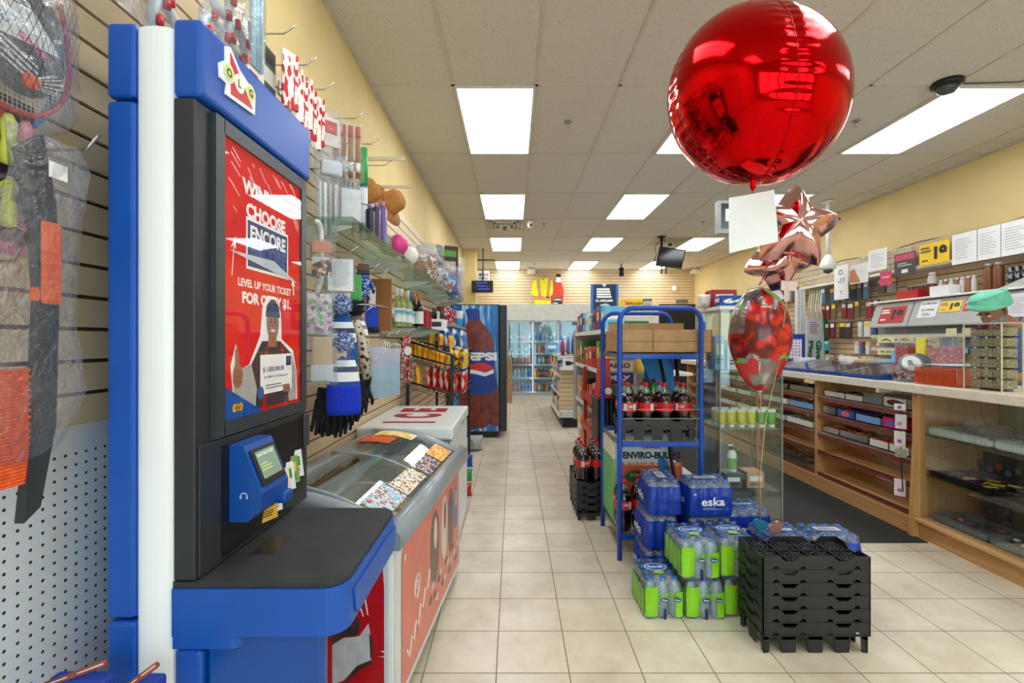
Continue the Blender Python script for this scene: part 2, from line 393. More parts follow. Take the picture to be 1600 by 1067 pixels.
# grey pegboard under the slatwall at the left edge
PEG = mat('pegboard', (206, 212, 220), .45, var=.03)
b = MB(); b.box(WALL_L+.021, WALL_L+.032, .3, 1.5, .05, 1.257, PEG)
HOLE = C((40, 34, 30), .9)
for i in range(44):
    for j in range(44):
        y = .34+i*.0254; z = .1+j*.0254
        if y < 1.46 and z < 1.24: b.disc(y, z, .0036, .0036, HOLE, FR((WALL_L+.0321, 0, 0), (0, 1, 0), (0, 0, 1)), z=.0004, n=8)
b.build('trim_5', kind='structure')
# ---------------------------------------------------------------- ceiling fittings
def diffuser():
    m, nt, b = newmat('troffer_diffuser')
    b.inputs['Base Color'].default_value = (.8, .8, .8, 1); b.inputs['Emission Color'].default_value = (.94, .975, 1, 1)
    tc = nt.nodes.new('ShaderNodeTexCoord'); sx = nt.nodes.new('ShaderNodeSeparateXYZ'); nt.links.new(tc.outputs['Generated'], sx.inputs[0])
    s = math_node(nt, 'ABSOLUTE', math_node(nt, 'SINE', math_node(nt, 'MULTIPLY', sx.outputs[0], PI*3)))
    s = math_node(nt, 'MULTIPLY', math_node(nt, 'ADD', math_node(nt, 'MULTIPLY', s, .35), .8), LIGHT_STRENGTH)
    nt.links.new(s, b.inputs['Emission Strength']); return m
root = thing('ceiling_light', 'x', 'ceiling light', (0, 0, 0))
b = MB(); fr = mat('troffer_frame', (225, 225, 222), .4)
for q in ((-.297, -.28, -.61, .61), (.28, .297, -.61, .61), (-.297, .297, -.612, -.592), (-.297, .297, .592, .612)): b.box(q[0], q[1], q[2], q[3], -.010, -.0005, fr)
b.build('frame', root)
b = MB(); b.box(-.281, .281, -.593, .593, -.006, -.002, diffuser()); b.build('diffuser', root)
pt = Proto(root)
cols = [(-.135, 'left'), (1.694, 'middle'), (3.52, 'right')]
rows = {4.02: 'nearest, above the freezer', 6.5: 'second', 8.98: 'third', 11.46: 'farthest, by the back wall', 1.54: 'just overhead', -.94: 'behind the photographer'}
rn = {4.02: 'nearest visible panel', 6.5: 'second panel from the front', 8.98: 'third panel from the front', 11.46: 'panel closest to the slatted back wall', 1.54: 'panel overhead before the frame', -.94: 'panel behind the viewpoint'}
for cx, cn in cols:
    for ry in rn:
        pt.put((cx, ry, CEIL-.006), label='bright white fluorescent ceiling light, %s in the %s column' % (rn[ry], cn), group='ceiling lights')
def vent(x0, x1, y0, y1, lab):
    r = thing('ceiling_vent', lab, 'vent', ((x0+x1)/2, (y0+y1)/2, CEIL-.007), 'ceiling vents')
    b = MB(); m = mat('vent_metal', (206, 196, 178), .4, .2)
    for k in range(3):
        i = k*.06; z = CEIL-.012-k*.008
        for q in ((x0+i, x1-i, y0+i, y0+i+.03), (x0+i, x1-i, y1-i-.03, y1-i), (x0+i, x0+i+.03, y0+i, y1-i), (x1-i-.03, x1-i, y0+i, y1-i)):
            b.box(q[0], q[1], q[2], q[3], z-.006, CEIL-.006, m)
    b.build('frame', r)
    b = MB(); b.box(x0+.2, x1-.2, y0+.2, y1-.2, CEIL-.05, CEIL-.03, m, b=.005); b.box((x0+x1)/2-.03, (x0+x1)/2+.03, (y0+y1)/2-.03, (y0+y1)/2+.03, CEIL-.09, CEIL-.05, DGREY); b.build('baffle', r)
vent(-.42, .15, 7.14, 7.74, 'square metal ceiling vent just beyond the second left light')
vent(2.63, 3.2, 8.4, 9.0, 'square ceiling vent above the hanging television')
root = thing('sprinkler', 'x', 'sprinkler')
b = MB(); b.lathe([(.032, -.003), (.03, -.008), (.012, -.012)], GREY, seg=14); b.build('plate', root)
b = MB(); b.tube([(0, 0, -.01), (0, 0, -.035)], .008, CHROME); b.tube([(-.012, 0, -.02), (-.014, 0, -.035), (0, 0, -.05), (.014, 0, -.035), (.012, 0, -.02)], .003, CHROME, 6)
b.lathe([(.02, -.05), (.02, -.052)], CHROME, seg=12); b.build('head', root)
pt = Proto(root)
for x, y, lb in ((887, 190, 'small sprinkler head in the ceiling right of the nearest left light'), (1338, 188, 'small sprinkler head in the ceiling right of the big red balloon'),
                 (850, 349, 'small sprinkler head beside the white dome camera'), (1098, 346, 'small sprinkler head left of the hanging lit sign box'), (835, 411, 'small sprinkler head above the yellow safety vest')):
    Y = (CEIL-CH)*F_/(CY-y); pt.put(((x-CX)/F_*Y, Y, CEIL-.001), label=lb, group='sprinklers')
# dome camera near the right light, with its cable
p = Vector(((1473-CX)/401*1.87, 3.37, CEIL))
r = thing('security_camera', 'black dome camera on the ceiling beside the near right light', 'security camera', p)
b = MB(); b.lathe([(.095, 0), (.095, -.025), (.07, -.035)], BLACK, p, 24); b.build('base', r)
b = MB(); b.lathe([(.068, -.034), (.062, -.06), (.04, -.082), (.0, -.09)], mat('dome_smoke', (70, 74, 78), .05, var=.02), p, 24); b.build('dome', r)
b = MB(); b.tube([p+Vector((.09, 0, -.01)), p+Vector((.5, -.02, -.01)), p+Vector((1.5, -1.0, -.01))], .004, BLACK, 6); b.build('camera_cable', None, 'thin black cable running along the ceiling from the dome camera', 'cable')
p = Vector(((828-CX)/189*1.87, 7.2, CEIL-.006))
r = thing('security_camera', 'small white eyeball camera on the ceiling beyond the second left light', 'security camera', p)
b = MB(); b.lathe([(.05, 0), (.05, -.03), (.04, -.04)], WHITE, p, 18); b.build('base', r)
b = MB(); b.lathe([(.0, -.12), (.03, -.11), (.045, -.08), (.04, -.04), (.02, -.03)], WHITE, p, 18); b.lathe([(0, 0), (.02, 0), (.02, .01), (0, .01)], BLACK, M=FR(p+Vector((.012, -.046, -.08)), (1, 0, 0), (0, 0, 1))); b.build('head', r)
# black strip diffuser over the back left corner
b = MB(); b.box(-.98, -.42, 10.65, 10.78, CEIL-.012, CEIL-.001, BLACK); b.build('trim_6', kind='structure')
# black spot on the ceiling in front of the back wall
p = P(971, 408, 11.2); p.z = CEIL-.006
b = MB(); b.cyl(p+Vector((0, 0, -.1)), .015, .1, BLACK); b.cyl(p+Vector((0, 0, -.3)), .06, .2, BLACK); b.build('ceiling_spotlight', None, 'small black spotlight on the ceiling near the slatted back wall', 'spotlight')
for x, y, n in ((830, 423, 'small white speaker box on the ceiling above the safety vest'), (1088, 423, 'small white speaker box at the top right of the back wall')):
    p = P(x, y, 11.9); b = MB(); b.box(p.x-.1, p.x+.1, 11.8, 12.1, CEIL-.13, CEIL-.023, WHITE, b=.02); b.build('wall_speaker', None, n, 'speaker')
# baseboards
b = MB(); b.box(WALL_L, WALL_L+.012, 6, 9.5, 0, .1, C((120, 100, 80), .5)); b.build('baseboard_left', kind='structure')
# ================================================================ lottery kiosk
def kiosk():
    KB = mat('kiosk_blue_plastic', (6, 82, 182), .38, var=.04, bump=.08, bscale=400)
    KD = mat('kiosk_charcoal', (44, 46, 52), .42, var=.05); KD2 = mat('kiosk_dark_frame', (52, 58, 64), .35)
    X0 = -.70; Y0, Y1 = 1.034, 1.587
    r = thing('lottery_kiosk', 'tall blue and charcoal lottery ticket kiosk with a red poster screen and black shelf', 'kiosk', (-.70, 1.3, 0))
    # back spine: blue strips
    b = MB(); b.box(-.902, -.838, Y0, Y1, 1.992, 2.158, KB, b=.010, seg=3); b.build('spine_cap', r)
    b = MB(); b.box(-.902, -.838, Y0, Y1, .835, 1.985, KB, b=.010, seg=3); b.build('spine_panel', r)
    b = MB(); b.box(-.902, -.838, Y0, Y1, .02, .828, KB, b=.010, seg=3); b.build('spine_panel', r)
    # lit rounded white column
    CW = mat('kiosk_light_column', (238, 240, 244), .3, var=.0, emit=.06, ecol=(240, 243, 250))
    b = MB(); n = 10
    poly = [(-.838, Y0+.012)]+[(-.795-.041*math.cos(PI*k/n), Y0+.010-.016*math.sin(PI*k/n)) for k in range(n+1)]+[(-.754, Y1), (-.838, Y1)]
    b.prism(poly, 2.145-.02, CW, z=.02); b.build('light_column', r, label='glowing white rounded column')
    # header
    b = MB(); b.box(-.753, -.687, Y0-.004, Y1, 1.992, 2.165, KB, b=.012, seg=3); hd = b.build('header', r)
    # header logo on the aisle face
    M = LWF((-.6865, 1.142, 2.045)); W = C((250, 250, 250), .4); b = MB()
    def fy(px, py): return onX(px, py, -.6865)
    def loc(px, py):
        q = fy(px, py); return (q.y-1.142, q.z-2.045)
    def poly(pts, m, z, t=.0): b.quad([(*loc(*p), z) for p in pts][::-1] if False else [(*loc(*p), z) for p in pts], m, M)
    pts = [(350, 72), (358, 74), (372, 108), (397, 148), (396, 180), (350, 147), (352, 130), (341, 120), (340, 98), (350, 94)]
    b.prism([loc(*p) for p in pts], .004, W, M)
    b.prism([loc(*p) for p in [(357, 80), (368, 108), (393, 172), (358, 147)]], .0045, RED, M)
    for (px, py), ch, cc in (((355, 114), 'O', (210, 225, 120)), ((371, 131), 'L', (245, 245, 220)), ((389, 146), 'G', (225, 220, 120))):
        a, c = loc(px, py); b.disc(a, c, .0215, .0225, W, M, .0052); b.disc(a, c, .018, .019, C(cc, .4), M, .0056); b.text(ch, a, c, .020, BLACK, M, z=.0060, bold=.03)
    b.build('header_logo', hd)
    # charcoal body
    b = MB(); b.box(-.752, -.705, Y0, Y1, .92, 1.99, KD, b=.003); b.build('body', r)
    # screen surround: frame proud of the body
    def R4(px0, px1, X):  # y extent
        return onX(px0, 500, X).y, onX(px1, 500, X).y
    ya, yb = 1.088, 1.564; za, zb = 1.222, 1.984
    b = MB(); fw = .035
    for q in ((ya, ya+fw, za, zb), (yb-fw, yb, za, zb), (ya+fw-.003, yb-fw+.003, zb-fw, zb), (ya+fw-.003, yb-fw+.003, za, za+fw)):
        b.box(-.706, -.692, q[0], q[1], q[2], q[3], KD2)
    b.build('screen_frame', r)
    # poster screen, aisle facing
    sx0, sx1, sz0, sz1 = ya+fw, yb-fw, za+fw, zb-fw
    sc = MB(); redp = mat('poster_red', (214, 30, 28), .6, spec=.1, var=.12, scale=12, emit=.25, ecol=(222, 34, 30)); sc.box(-.703, -.700, sx0, sx1, sz0, sz1, redp); s = sc.build('poster_screen', r, label='red lottery poster behind clear cover')  # slight glow added to the poster so its red looks less dull
    cy, cz = (sx0+sx1)/2, (sz0+sz1)/2; M = LWF((-.6995, cy, cz)) @ Matrix.Diagonal((.91, 1.125, 1, 1)); w = (sx1-sx0)/.91; h = (sz1-sz0)/1.125
    WT = mat('poster_white', (246, 246, 246), .4, emit=.15); NV = C((24, 50, 120), .4); b = MB()
    b.text('WINNERS', .0, .225, .036, WT, M, w=.27, bold=.05); b.text('CHOOSE', .0, .172, .036, WT, M, w=.23, bold=.05)
    # tilted card
    for q, m, z in (((.25, .122), WT, .0012), ((.235, .108), NV, .0016)): b.rect(.01, .095, q[0], q[1], m, M, z)
    b.text('ENCORE', .01, .122, .036, WT, M, w=.21, z=.002, bold=.04); b.text('ENCORE', .01, .082, .036, C((60, 92, 170), .4), M, w=.21, z=.002, bold=.04)
    b.quad([(-.20, .065, .0022), (.04, .072, .0022), (.2, .030, .0022), (.02, .045, .0022)], C((210, 222, 240), .4), M)
    b.text('LEVEL UP YOUR TICKET', .0, .000, .019, WT, M, w=.31, bold=.03); b.text('FOR ONLY $1.', .01, -.036, .031, WT, M, w=.29, bold=.05)
    rr = random.Random(3)
    for k in range(34):   # scratch marks
        x = rr.uniform(-w/2+.02, w/2-.02); y = rr.uniform(.235, h/2-.008) if k < 22 else rr.uniform(.16, .3); a = rr.uniform(-.9, -.3)
        if k >= 22: x = rr.choice((-1, 1))*rr.uniform(.165, .2)
        L = rr.uniform(.012, .05); dx, dy = math.cos(a)*L, math.sin(a)*L
        b.quad([(x, y, .0012), (x+dx, y+dy, .0012), (x+dx, y+dy+.0022, .0012), (x, y+.003, .0012)], WT, M)
    # pointer and arrow
    b.quad([(.165, .045, .0013), (.185, .02, .0013), (.175, .02, .0013), (.18, -.005, .0013), (.172, -.005, .0013), (.168, .018, .0013), (.160, .022, .0013)], WT, M)
    b.quad([(-.185, .01, .0013), (-.175, .08, .0013), (-.19, .07, .0013), (-.165, .1, .0013), (-.165, .07, .0013), (-.172, .078, .0013), (-.181, .01, .0013)], WT, M)
    b.build('poster_print', s)
    # printed winner figure holding a certificate
    b = MB(); SK = C((176, 122, 92), .5); CAP = C((34, 44, 90), .5); COAT = C((70, 60, 66), .5); SL = C((190, 188, 184), .5); HR = C((36, 24, 22), .6); z = .0014
    b.quad([(x, y, z) for x, y in [(-.17, -.30), (-.19, -.19), (-.165, -.14), (-.15, -.20), (-.10, -.19), (-.04, -.12), (-.028, -.05), (.0, -.02), (.05, -.02), (.085, -.06), (.09, -.13), (.17, -.16), (.195, -.22), (.2, -.30)]], WT, M)
    z = .0018
    b.quad([(x, y, z) for x, y in [(-.16, -.30), (-.18, -.22), (-.10, -.2), (-.03, -.135), (.08, -.135), (.16, -.17), (.188, -.22), (.19, -.30)]], COAT, M)
    b.quad([(x, y, z+.0003) for x, y in [(-.155, -.30), (-.178, -.235), (-.16, -.2), (-.09, -.19), (-.06, -.25), (-.07, -.30)]], SL, M)
    b.quad([(x, y, z+.0003) for x, y in [(.14, -.30), (.11, -.2), (.13, -.165), (.165, -.18), (.186, -.23), (.188, -.30)]], SL, M)
    for q in ([(-.01, -.15), (.0, -.15), (-.01, -.3), (-.03, -.3)], [(.08, -.14), (.1, -.15), (.12, -.25), (.1, -.25)]): b.quad([(x, y, z+.0005) for x, y in q], RED, M)
    b.quad([(x, y, z+.0004) for x, y in [(.0, -.15), (.06, -.15), (.05, -.11), (.01, -.11)]], SK, M)
    b.disc(.032, -.088, .038, .046, SK, M, z+.0006); b.disc(.032, -.108, .013, .0038, C((245, 240, 235), .4), M, z+.001); b.quad([(x, y, z+.0009) for x, y in [(-.012, -.07), (.076, -.07), (.07, -.045), (.045, -.028), (.02, -.028), (-.005, -.045)]], CAP, M)
    b.quad([(x, y, z+.001) for x, y in [(-.012, -.074), (.076, -.074), (.076, -.068), (-.012, -.068)]], NAVY, M)
    for sx in (-.013, .013): b.disc(.032+sx, -.086, .005, .0028, HR, M, z+.001); b.rect(.032+sx, -.079, .013, .003, HR, M, z+.001)
    b.quad([(x, y, z+.001) for x, y in [(.031, -.085), (.037, -.098), (.027, -.098)]], C((150, 98, 72), .5), M)
    # thumb-up hand
    b.disc(-.158, -.213, .024, .028, SK, M, z+.0012); b.quad([(x, y, z+.0013) for x, y in [(-.17, -.2), (-.172, -.155), (-.160, -.148), (-.153, -.165), (-.15, -.2)]], SK, M)
    for k in range(3): b.rect(-.154, -.203-.012*k, .03, .0015, C((120, 78, 60), .5), M, z+.0016)
    b.rect(.055, -.218, .20, .098, WT, M, z+.0018); b.text('$ 1,000,000.00', .035, -.207, .014, NV, M, w=.13, z=z+.0022, bold=.02); b.text('John Mark A. of Collingwood', .05, -.226, .0085, BLACK, M, w=.15, z=z+.0022, bold=.005)
    b.rect(.132, -.188, .035, .026, NV, M, z+.002); b.lines(.06, -.25, .15, .014, 2, GREY, M, z+.0021)
    for k in range(4): b.disc(.10+.012*k, -.262, .007, .012, SK, M, z+.0022)
    b.disc(-.043, -.262, .018, .016, C((20, 110, 190), .4), M, z+.0024)
    b.quad([(-w/2, -h/2, z+.003), (-.03, -h/2, z+.003), (-w/2, -h/2+.075, z+.003)], C((14, 92, 190), .4), M)
    for k, cc in enumerate(((240, 210, 60), (240, 150, 40), (230, 190, 60))): b.disc(-.178+k*.015, -h/2+.024, .0095, .0095, C(cc, .4), M, z+.0036)
    b.text('OLG', -.163, -h/2+.024, .008, RED, M, w=.034, z=z+.004)
    b.build('poster_portrait', s)
    g = MB(); g.box(-.6935, -.6925, sx0, sx1, sz0, sz1, clear('poster_cover', (250, 250, 250), .01, .02, fres=.10)); g.build('screen_cover', r)
    # lower black wall with device niche
    b = MB(); b.box(-.706, -.700, Y0+.01, Y1-.002, .92, 1.216, KD, b=.002); b.build('lower_panel', r)
    NB = mat('niche_black', (16, 16, 18), .3); b = MB(); b.box(-.7005, -.6975, 1.12, 1.54, .93, 1.20, NB); b.box(-.699, -.690, 1.548, 1.583, 1.10, 1.21, KD2, b=.003); b.build('niche', r)
    # ticket leaflets
    for k in range(7):
        b = MB(); yy = 1.32+k*.028; z0 = .945+k*.012
        cc = ((226, 170, 60), (240, 236, 224), (190, 60, 40), (236, 226, 200), (240, 240, 240), (120, 160, 90), (230, 230, 235))[k]
        mm = C(cc, .5); M2 = FR((-.690, yy, z0), (.35, .94, 0), (-.12, .0, 1)); b.box(-.03, .03, 0, .085, 0, .0012, mm, M=M2); b.rect(0, .05, .04, .03, C((250, 190, 80), .5) if k % 2 else GREEN, M2, .0016); b.lines(0, .02, .04, .02, 3, DGREY, M2, .0016, k)
        b.build('ticket_leaflet', r)
    # blue terminal
    b = MB(); D = mat('terminal_blue', (8, 74, 160), .35, var=.04)
    prof = [(-.698, 1.06), (-.698, 1.16), (-.668, 1.175), (-.612, 1.165), (-.585, 1.06), (-.60, 1.0), (-.64, .965), (-.698, .955)]
    poly = [(x, z) for x, z in [(-.698, 1.195), (-.664, 1.192), (-.618, 1.075), (-.620, 1.035), (-.652, 1.006), (-.698, 1.006)]]
    b.prism(poly, .135, D, FR((0, 1.283, 0), (1, 0, 0), (0, 0, 1)))
    t = b.build('ticket_terminal', r, label='blue ticket checking terminal with a small screen')
    u = Vector((0, 1, 0)); v = Vector((-.046, 0, .117)).normalized(); M3 = FR(Vector((-.6395, 1.2155, 1.134)), u, v)
    b = MB(); b.box(-.055, .055, -.048, .048, 0, .004, BLACK, b=.002, M=M3); b.box(-.043, .047, -.033, .038, .0035, .0046, mat('terminal_lcd', (120, 140, 120), .2, emit=.35, ecol=(125, 150, 140)), M=M3)
    b.text('SCAN YOUR TICKET', .0, .028, .008, C((225, 235, 225), .4, emit=.3), M3, w=.078, z=.005); b.lines(-.012, -.004, .05, .024, 3, C((180, 200, 120), .4, emit=.2), M3, .005); b.build('terminal_screen', t)
    M4 = CAMF((-.662, 1.1475, 1.07)); b = MB(); L = C((200, 215, 235), .4)
    b.tube([(-.008+.0*k, .0, 0) for k in range(2)], .001, L, M=M4)
    b.add(*[[(.009*math.cos(a)+.0, .009*math.sin(a), .0) for a in [PI*k/8 for k in range(9)]]+[(.0065*math.cos(a), .0065*math.sin(a), 0) for a in [PI*k/8 for k in range(9)]], [(k, k+1, k+10, k+9) for k in range(8)]], L, False, M4)
    b.rect(-.008, -.003, .004, .008, L, M4, .0); b.rect(.008, -.003, .004, .008, L, M4, .0); b.build('headphone_mark', t)
    b = MB(); b.box(-.634, -.600, 1.235, 1.278, 1.02, 1.052, D, b=.008); b.build('scan_button', t)
    # shelf, rounded corners
    def rpoly(x0, x1, y0, y1, rc, n=8):
        p = [(x0, y0)]+[(x1-rc+rc*math.sin(PI/2*k/n), y0+rc-rc*math.cos(PI/2*k/n)) for k in range(n+1)]
        p += [(x1-rc+rc*math.cos(PI/2*k/n), y1-rc+rc*math.sin(PI/2*k/n)) for k in range(n+1)]+[(x0, y1)]; return p
    b = MB(); b.prism(rpoly(-.752, -.375, Y0-.002, 1.495, .05), .012, mat('shelf_black_top', (44, 46, 48), .55, var=.15, scale=14), z=.906); tp = b.build('shelf_top', r)
    b = MB(); b.box(-.66, -.60, 1.17, 1.27, .9175, .9186, NB, M=None); b.build('ticket_slot', tp)
    b = MB(); b.prism(rpoly(-.752, -.372, Y0-.006, 1.50, .052), .105, KB, z=.800); b.prism(rpoly(-.752, -.60, Y0-.003, 1.45, .03), .03, KB, z=.771); b.build('shelf_fascia', r)
    b = MB(); pp = [(-.235, -.04), (.17, -.04), (.20, -.02), (.20, .02), (-.235, .02)]
    M5 = LWF((-.3715, 1.275, .855)); b.prism([(-.17, -.045), (.16, -.045), (.18, -.025), (.19, .02), (-.19, .02), (-.18, -.03)], .004, KB, M5); b.build('fascia_inset', r)
    b = MB(); b.box(-.752, -.690, Y0, 1.5, .02, .765, KB, b=.010, seg=3); b.build('cabinet_corner', r)
    b = MB(); KB2 = mat('kiosk_door_blue', (10, 74, 160), .3, var=.1, scale=5); b.box(-.688, -.425, Y0+.012, Y0+.044, .02, .798, KB2, b=.012, seg=3); b.build('cabinet_door', r)
    b = MB(); b.box(-.69, -.63, Y0+.05, 1.49, .02, .798, KB2, b=.01); b.build('cabinet_core', r)
kiosk()
# ================================================================ left side: freezers, cooler
def ice_cream_freezer():
    r = thing('ice_cream_freezer', 'white ice cream chest freezer with curved sliding glass lids and red side panel', 'freezer')
    WB = mat('freezer_white', (222, 226, 230), .3, var=.03); GR = mat('freezer_grey_rim', (146, 154, 162), .3, var=.05, coat=.3)
    W, L, H = .565, 1.22, .74
    b = MB()
    b.box(-W, 0, 0, .04, .06, H, WB, b=.015); b.box(-W, 0, L-.04, L, .06, H, WB, b=.01); b.box(-.04, 0, .01, L-.01, .06, H, WB, b=.01); b.box(-W, -W+.04, .01, L-.01, .06, H, WB)
    b.box(-W+.03, -.03, .03, L-.03, .2, .24, WB); b.build('body', r)
    for x in (-W+.06, -.05):
        for y in (.06, L-.06): b = MB(); b.cyl((x, y, 0), .025, .065, BLACK, 12); b.build('castor', r)
    zc = lambda t: .775+.125*math.sin(PI/2*min(1, t*1.25))*1 - .02*max(0, t-.8)*5*.2   # t=0 front (aisle) .. 1 back
    # rim: front rail fat and rounded, back rail, end rails following the curve
    b = MB(); b.tube([(.012, .0, .745), (.012, L, .745)], .058, GR, 14, flat=.72); b.tube([(-W+.02, 0, .845), (-W+.02, L, .845)], .045, GR, 12)
    for y in (.012, L-.012):
        b.tube([(.012-(W+.0)*k/10, y, zc(k/10)-.028) for k in range(11)], .03, GR, 10)
        poly = [(.03-(W+.0)*k/10, zc(k/10)-.03) for k in range(11)]+[(-W+.02, H-.05), (.03, H-.05)]
        b.prism(poly, .03, GR, FR((0, y+.015, 0), (1, 0, 0), (0, 0, 1)))
    b.build('rim', r, label='grey plastic rim')
    def glass(y0, y1, dz):
        b = MB(); n = 12; vs = []
        for k in range(n+1):
            t = k/n; x = -.03-(W-.07)*t; z = zc(t)+dz-.004
            vs += [(x, y0, z), (x, y1, z)]
        b.add(vs, [(2*k, 2*k+2, 2*k+3, 2*k+1) for k in range(n)], GLASSF, True)
        g = b.build('glass_lid', r)
        f = MB(); f.tube([(-.03-(W-.07)*k/n, y0, zc(k/n)+dz) for k in range(n+1)], .008, GR, 6); f.build('lid_edge', g); return g
    g1 = glass(.03, .66, .006); g2 = glass(.60, L-.03, -.006)
    def sheet(y0, y1, t0, t1, dz, m, name, par, seed=0, txt=None):   # flyers lying against the glass
        b = MB(); n = 5; vs = []
        for k in range(n+1):
            t = t0+(t1-t0)*k/n; x = -.03-(W-.07)*t; z = zc(t)+dz+.0015
            vs += [(x, y0, z), (x, y1, z)]
        b.add(vs, [(2*k, 2*k+2, 2*k+3, 2*k+1)[::-1] for k in range(n)], m, True); return b.build(name, par)
    IM = speckle('freezer_flyer_blue', [(170, 205, 235), (220, 235, 250), (120, 170, 90), (200, 60, 50), (245, 245, 245)], 110)
    sheet(.06, .30, .02, .24, .007, speckle('freezer_flyer_green', [(150, 205, 235), (190, 225, 190), (235, 240, 240), (170, 210, 240), (200, 70, 60)], 110), 'price_flyer', g1)
    sheet(.31, .60, .02, .20, .007, speckle('freezer_flyer_dark', [(245, 240, 225), (60, 50, 45), (235, 180, 80), (230, 230, 235)], 110), 'price_flyer', g1)
    sheet(.66, .90, .02, .20, -.005, speckle('freezer_flyer_navy', [(40, 50, 110), (240, 150, 40), (235, 235, 235), (60, 70, 120)], 110), 'price_flyer', g2)
    sheet(.92, 1.16, .02, .22, -.005, speckle('freezer_flyer_yellow', [(250, 205, 70), (235, 100, 40), (250, 240, 200), (250, 180, 60)], 110), 'price_flyer', g2)
    sheet(.86, 1.02, .60, .98, -.005, mat('orange_poster', (236, 92, 26), .4, var=.25, scale=30), 'price_flyer', g2)
    sheet(1.04, 1.17, .45, .92, -.005, speckle('freezer_flyer_cream', [(250, 220, 140), (245, 235, 215), (235, 190, 80), (250, 230, 170)], 26), 'price_flyer', g2)
    # inner tub, baskets and stock
    b = MB(); IN = mat('freezer_tub', (196, 206, 206), .4)
    b.box(-W+.04, -W+.05, .04, L-.04, .24, H, IN); b.box(-.05, -.04, .04, L-.04, .24, H, IN); b.box(-W+.04, -.04, .04, .05, .24, H, IN); b.box(-W+.04, -.04, L-.05, L-.04, .24, H, IN); b.build('tub', r)
    for y0, y1 in ((.06, .42), (.44, .80), (.82, 1.16)):
        b = MB(); WI = C((214, 216, 214), .35); x0, x1 = -W+.06, -.06
        for z in (.42, .68): b.tube([(x0, y0, z), (x1, y0, z), (x1, y1, z), (x0, y1, z)], .004, WI, 5, closed=True)
        for k in range(15):
            x = x0+(x1-x0)*k/14; b.tube([(x, y0, .68), (x, y0, .42), (x, y1, .42), (x, y1, .68)], .0018, WI, 4)
        b.build('wire_basket', r)
    rr = random.Random(5); pk = [C(c, .35) for c in ((226, 196, 90), (238, 230, 200), (180, 140, 70), (230, 210, 130), (200, 206, 200), (150, 120, 80))]
    b = MB()
    for k in range(70):
        x = rr.uniform(-.46, -.13); y = rr.uniform(.12, 1.06); z = rr.uniform(.43, .55); a = rr.uniform(0, PI)
        b.box(-.07, .07, -.022, .022, 0, .02, rr.choice(pk), b=.006, M=Matrix.Translation((x, y, z)) @ Matrix.Rotation(a, 4, 'Z') @ Matrix.Rotation(rr.uniform(-.5, .5), 4, 'X'), seg=1)
    b.build('ice_cream_bars', r, kind='stuff')
    # near end panel: red with sandwich drawing
    RP = mat('freezer_end_red', (200, 16, 22), .3, var=.06); M = CAMF((0, -.0015, 0)); b = MB()
    b.quad([(x, z, .0006) for x, z in [(-W+.03, .10), (-.03, .10), (-.03, .55), (-.035, .62), (-.06, .66), (-.10, .70), (-W+.03, .70)]], RP, M)
    CK = speckle('choc_cake', [(70, 34, 34), (90, 46, 42), (60, 28, 30), (84, 40, 38)], 40); IC = mat('ice_cream_print', (212, 210, 214), .4, var=.1, scale=20)
    def q(px, py):   # picture point on the end panel plane, in local metres
        Y = 1.70; return ((px-CX)/F_*Y+.44, CH-(py-CY)/F_*Y)
    for pts, m, z in (([(516, 1000), (560, 996), (575, 975), (580, 1000), (580, 1035), (556, 1043), (535, 1067), (516, 1075)], IC, .001),
                      ([(512, 966), (548, 963), (562, 968), (560, 985), (556, 997), (535, 1000), (516, 1012), (512, 1000)], CK, .0014),
                      ([(576, 990), (583, 1000), (582, 1030), (578, 1030)], CK, .0014), ([(556, 1043), (580, 1032), (581, 1038), (560, 1050), (540, 1072), (536, 1070)], CK, .0014)):
        b.quad([(*q(*p), z) for p in pts][::-1], m, M)
    for pts in ([(568, 938), (571, 937), (575, 962), (573, 962)], [(561, 952), (563, 950), (568, 965), (566, 965)], [(590, 1026), (606, 1024), (606, 1027)], [(594, 1017), (604, 1017), (600, 1020)]):
        b.quad([(*q(*p), .0016) for p in pts][::-1], WHITE, M)
    b.build('end_panel_print', r, label='red end panel with ice cream sandwich picture')
    # side panel: coral with bars and swirl
    CO = mat('freezer_side_coral', (224, 120, 104), .3, var=.06); M = FR((.0015, 0, 0), (0, 1, 0), (0, 0, 1)); b = MB()
    b.quad([(y, z, .0006) for y, z in [(.10, .10), (1.17, .10), (1.17, .68), (.16, .68), (.12, .66), (.10, .60)]], CO, M)
    CH1 = mat('bar_chocolate', (120, 92, 84), .35, var=.1, scale=20); CR = C((228, 214, 206), .4); BL = C((90, 110, 170), .4)
    def bar(y, z, w, h, m, core=None):
        b.quad([(y+w*math.cos(a)*.5, z+h*.5*(abs(math.sin(a))**.7)*(1 if math.sin(a) > 0 else -1), .001) for a in [2*PI*k/20 for k in range(20)]], m, M)
        if core: b.quad([(y+w*.2*math.cos(a)+.01, z+h*.22*math.sin(a)+h*.18, .0014) for a in [2*PI*k/12 for k in range(12)]], core, M)
    bar(.60, .44, .17, .36, CH1, CR); bar(.80, .46, .13, .34, CR, CH1); bar(.95, .44, .13, .36, CH1, BL); bar(1.08, .47, .10, .26, C((120, 130, 180), .4), CR)
    for k in range(16):
        b.disc(.52+.04*k, .22+.05*math.sin(k*1.7), .03, .018, CR if k % 2 else CH1, M, .0016, 10)
    b.tube([(.30+.045*math.cos(a)*(1-a/14), .40+.06*math.sin(a)*(1-a/14), .001) for a in [k*.35 for k in range(28)]], .005, CR, 5, M=M)
    pts = [(.16, .22), (.19, .17), (.22, .24), (.25, .20), (.28, .27), (.31, .22), (.35, .30), (.38, .26), (.42, .33), (.46, .31), (.50, .38)]
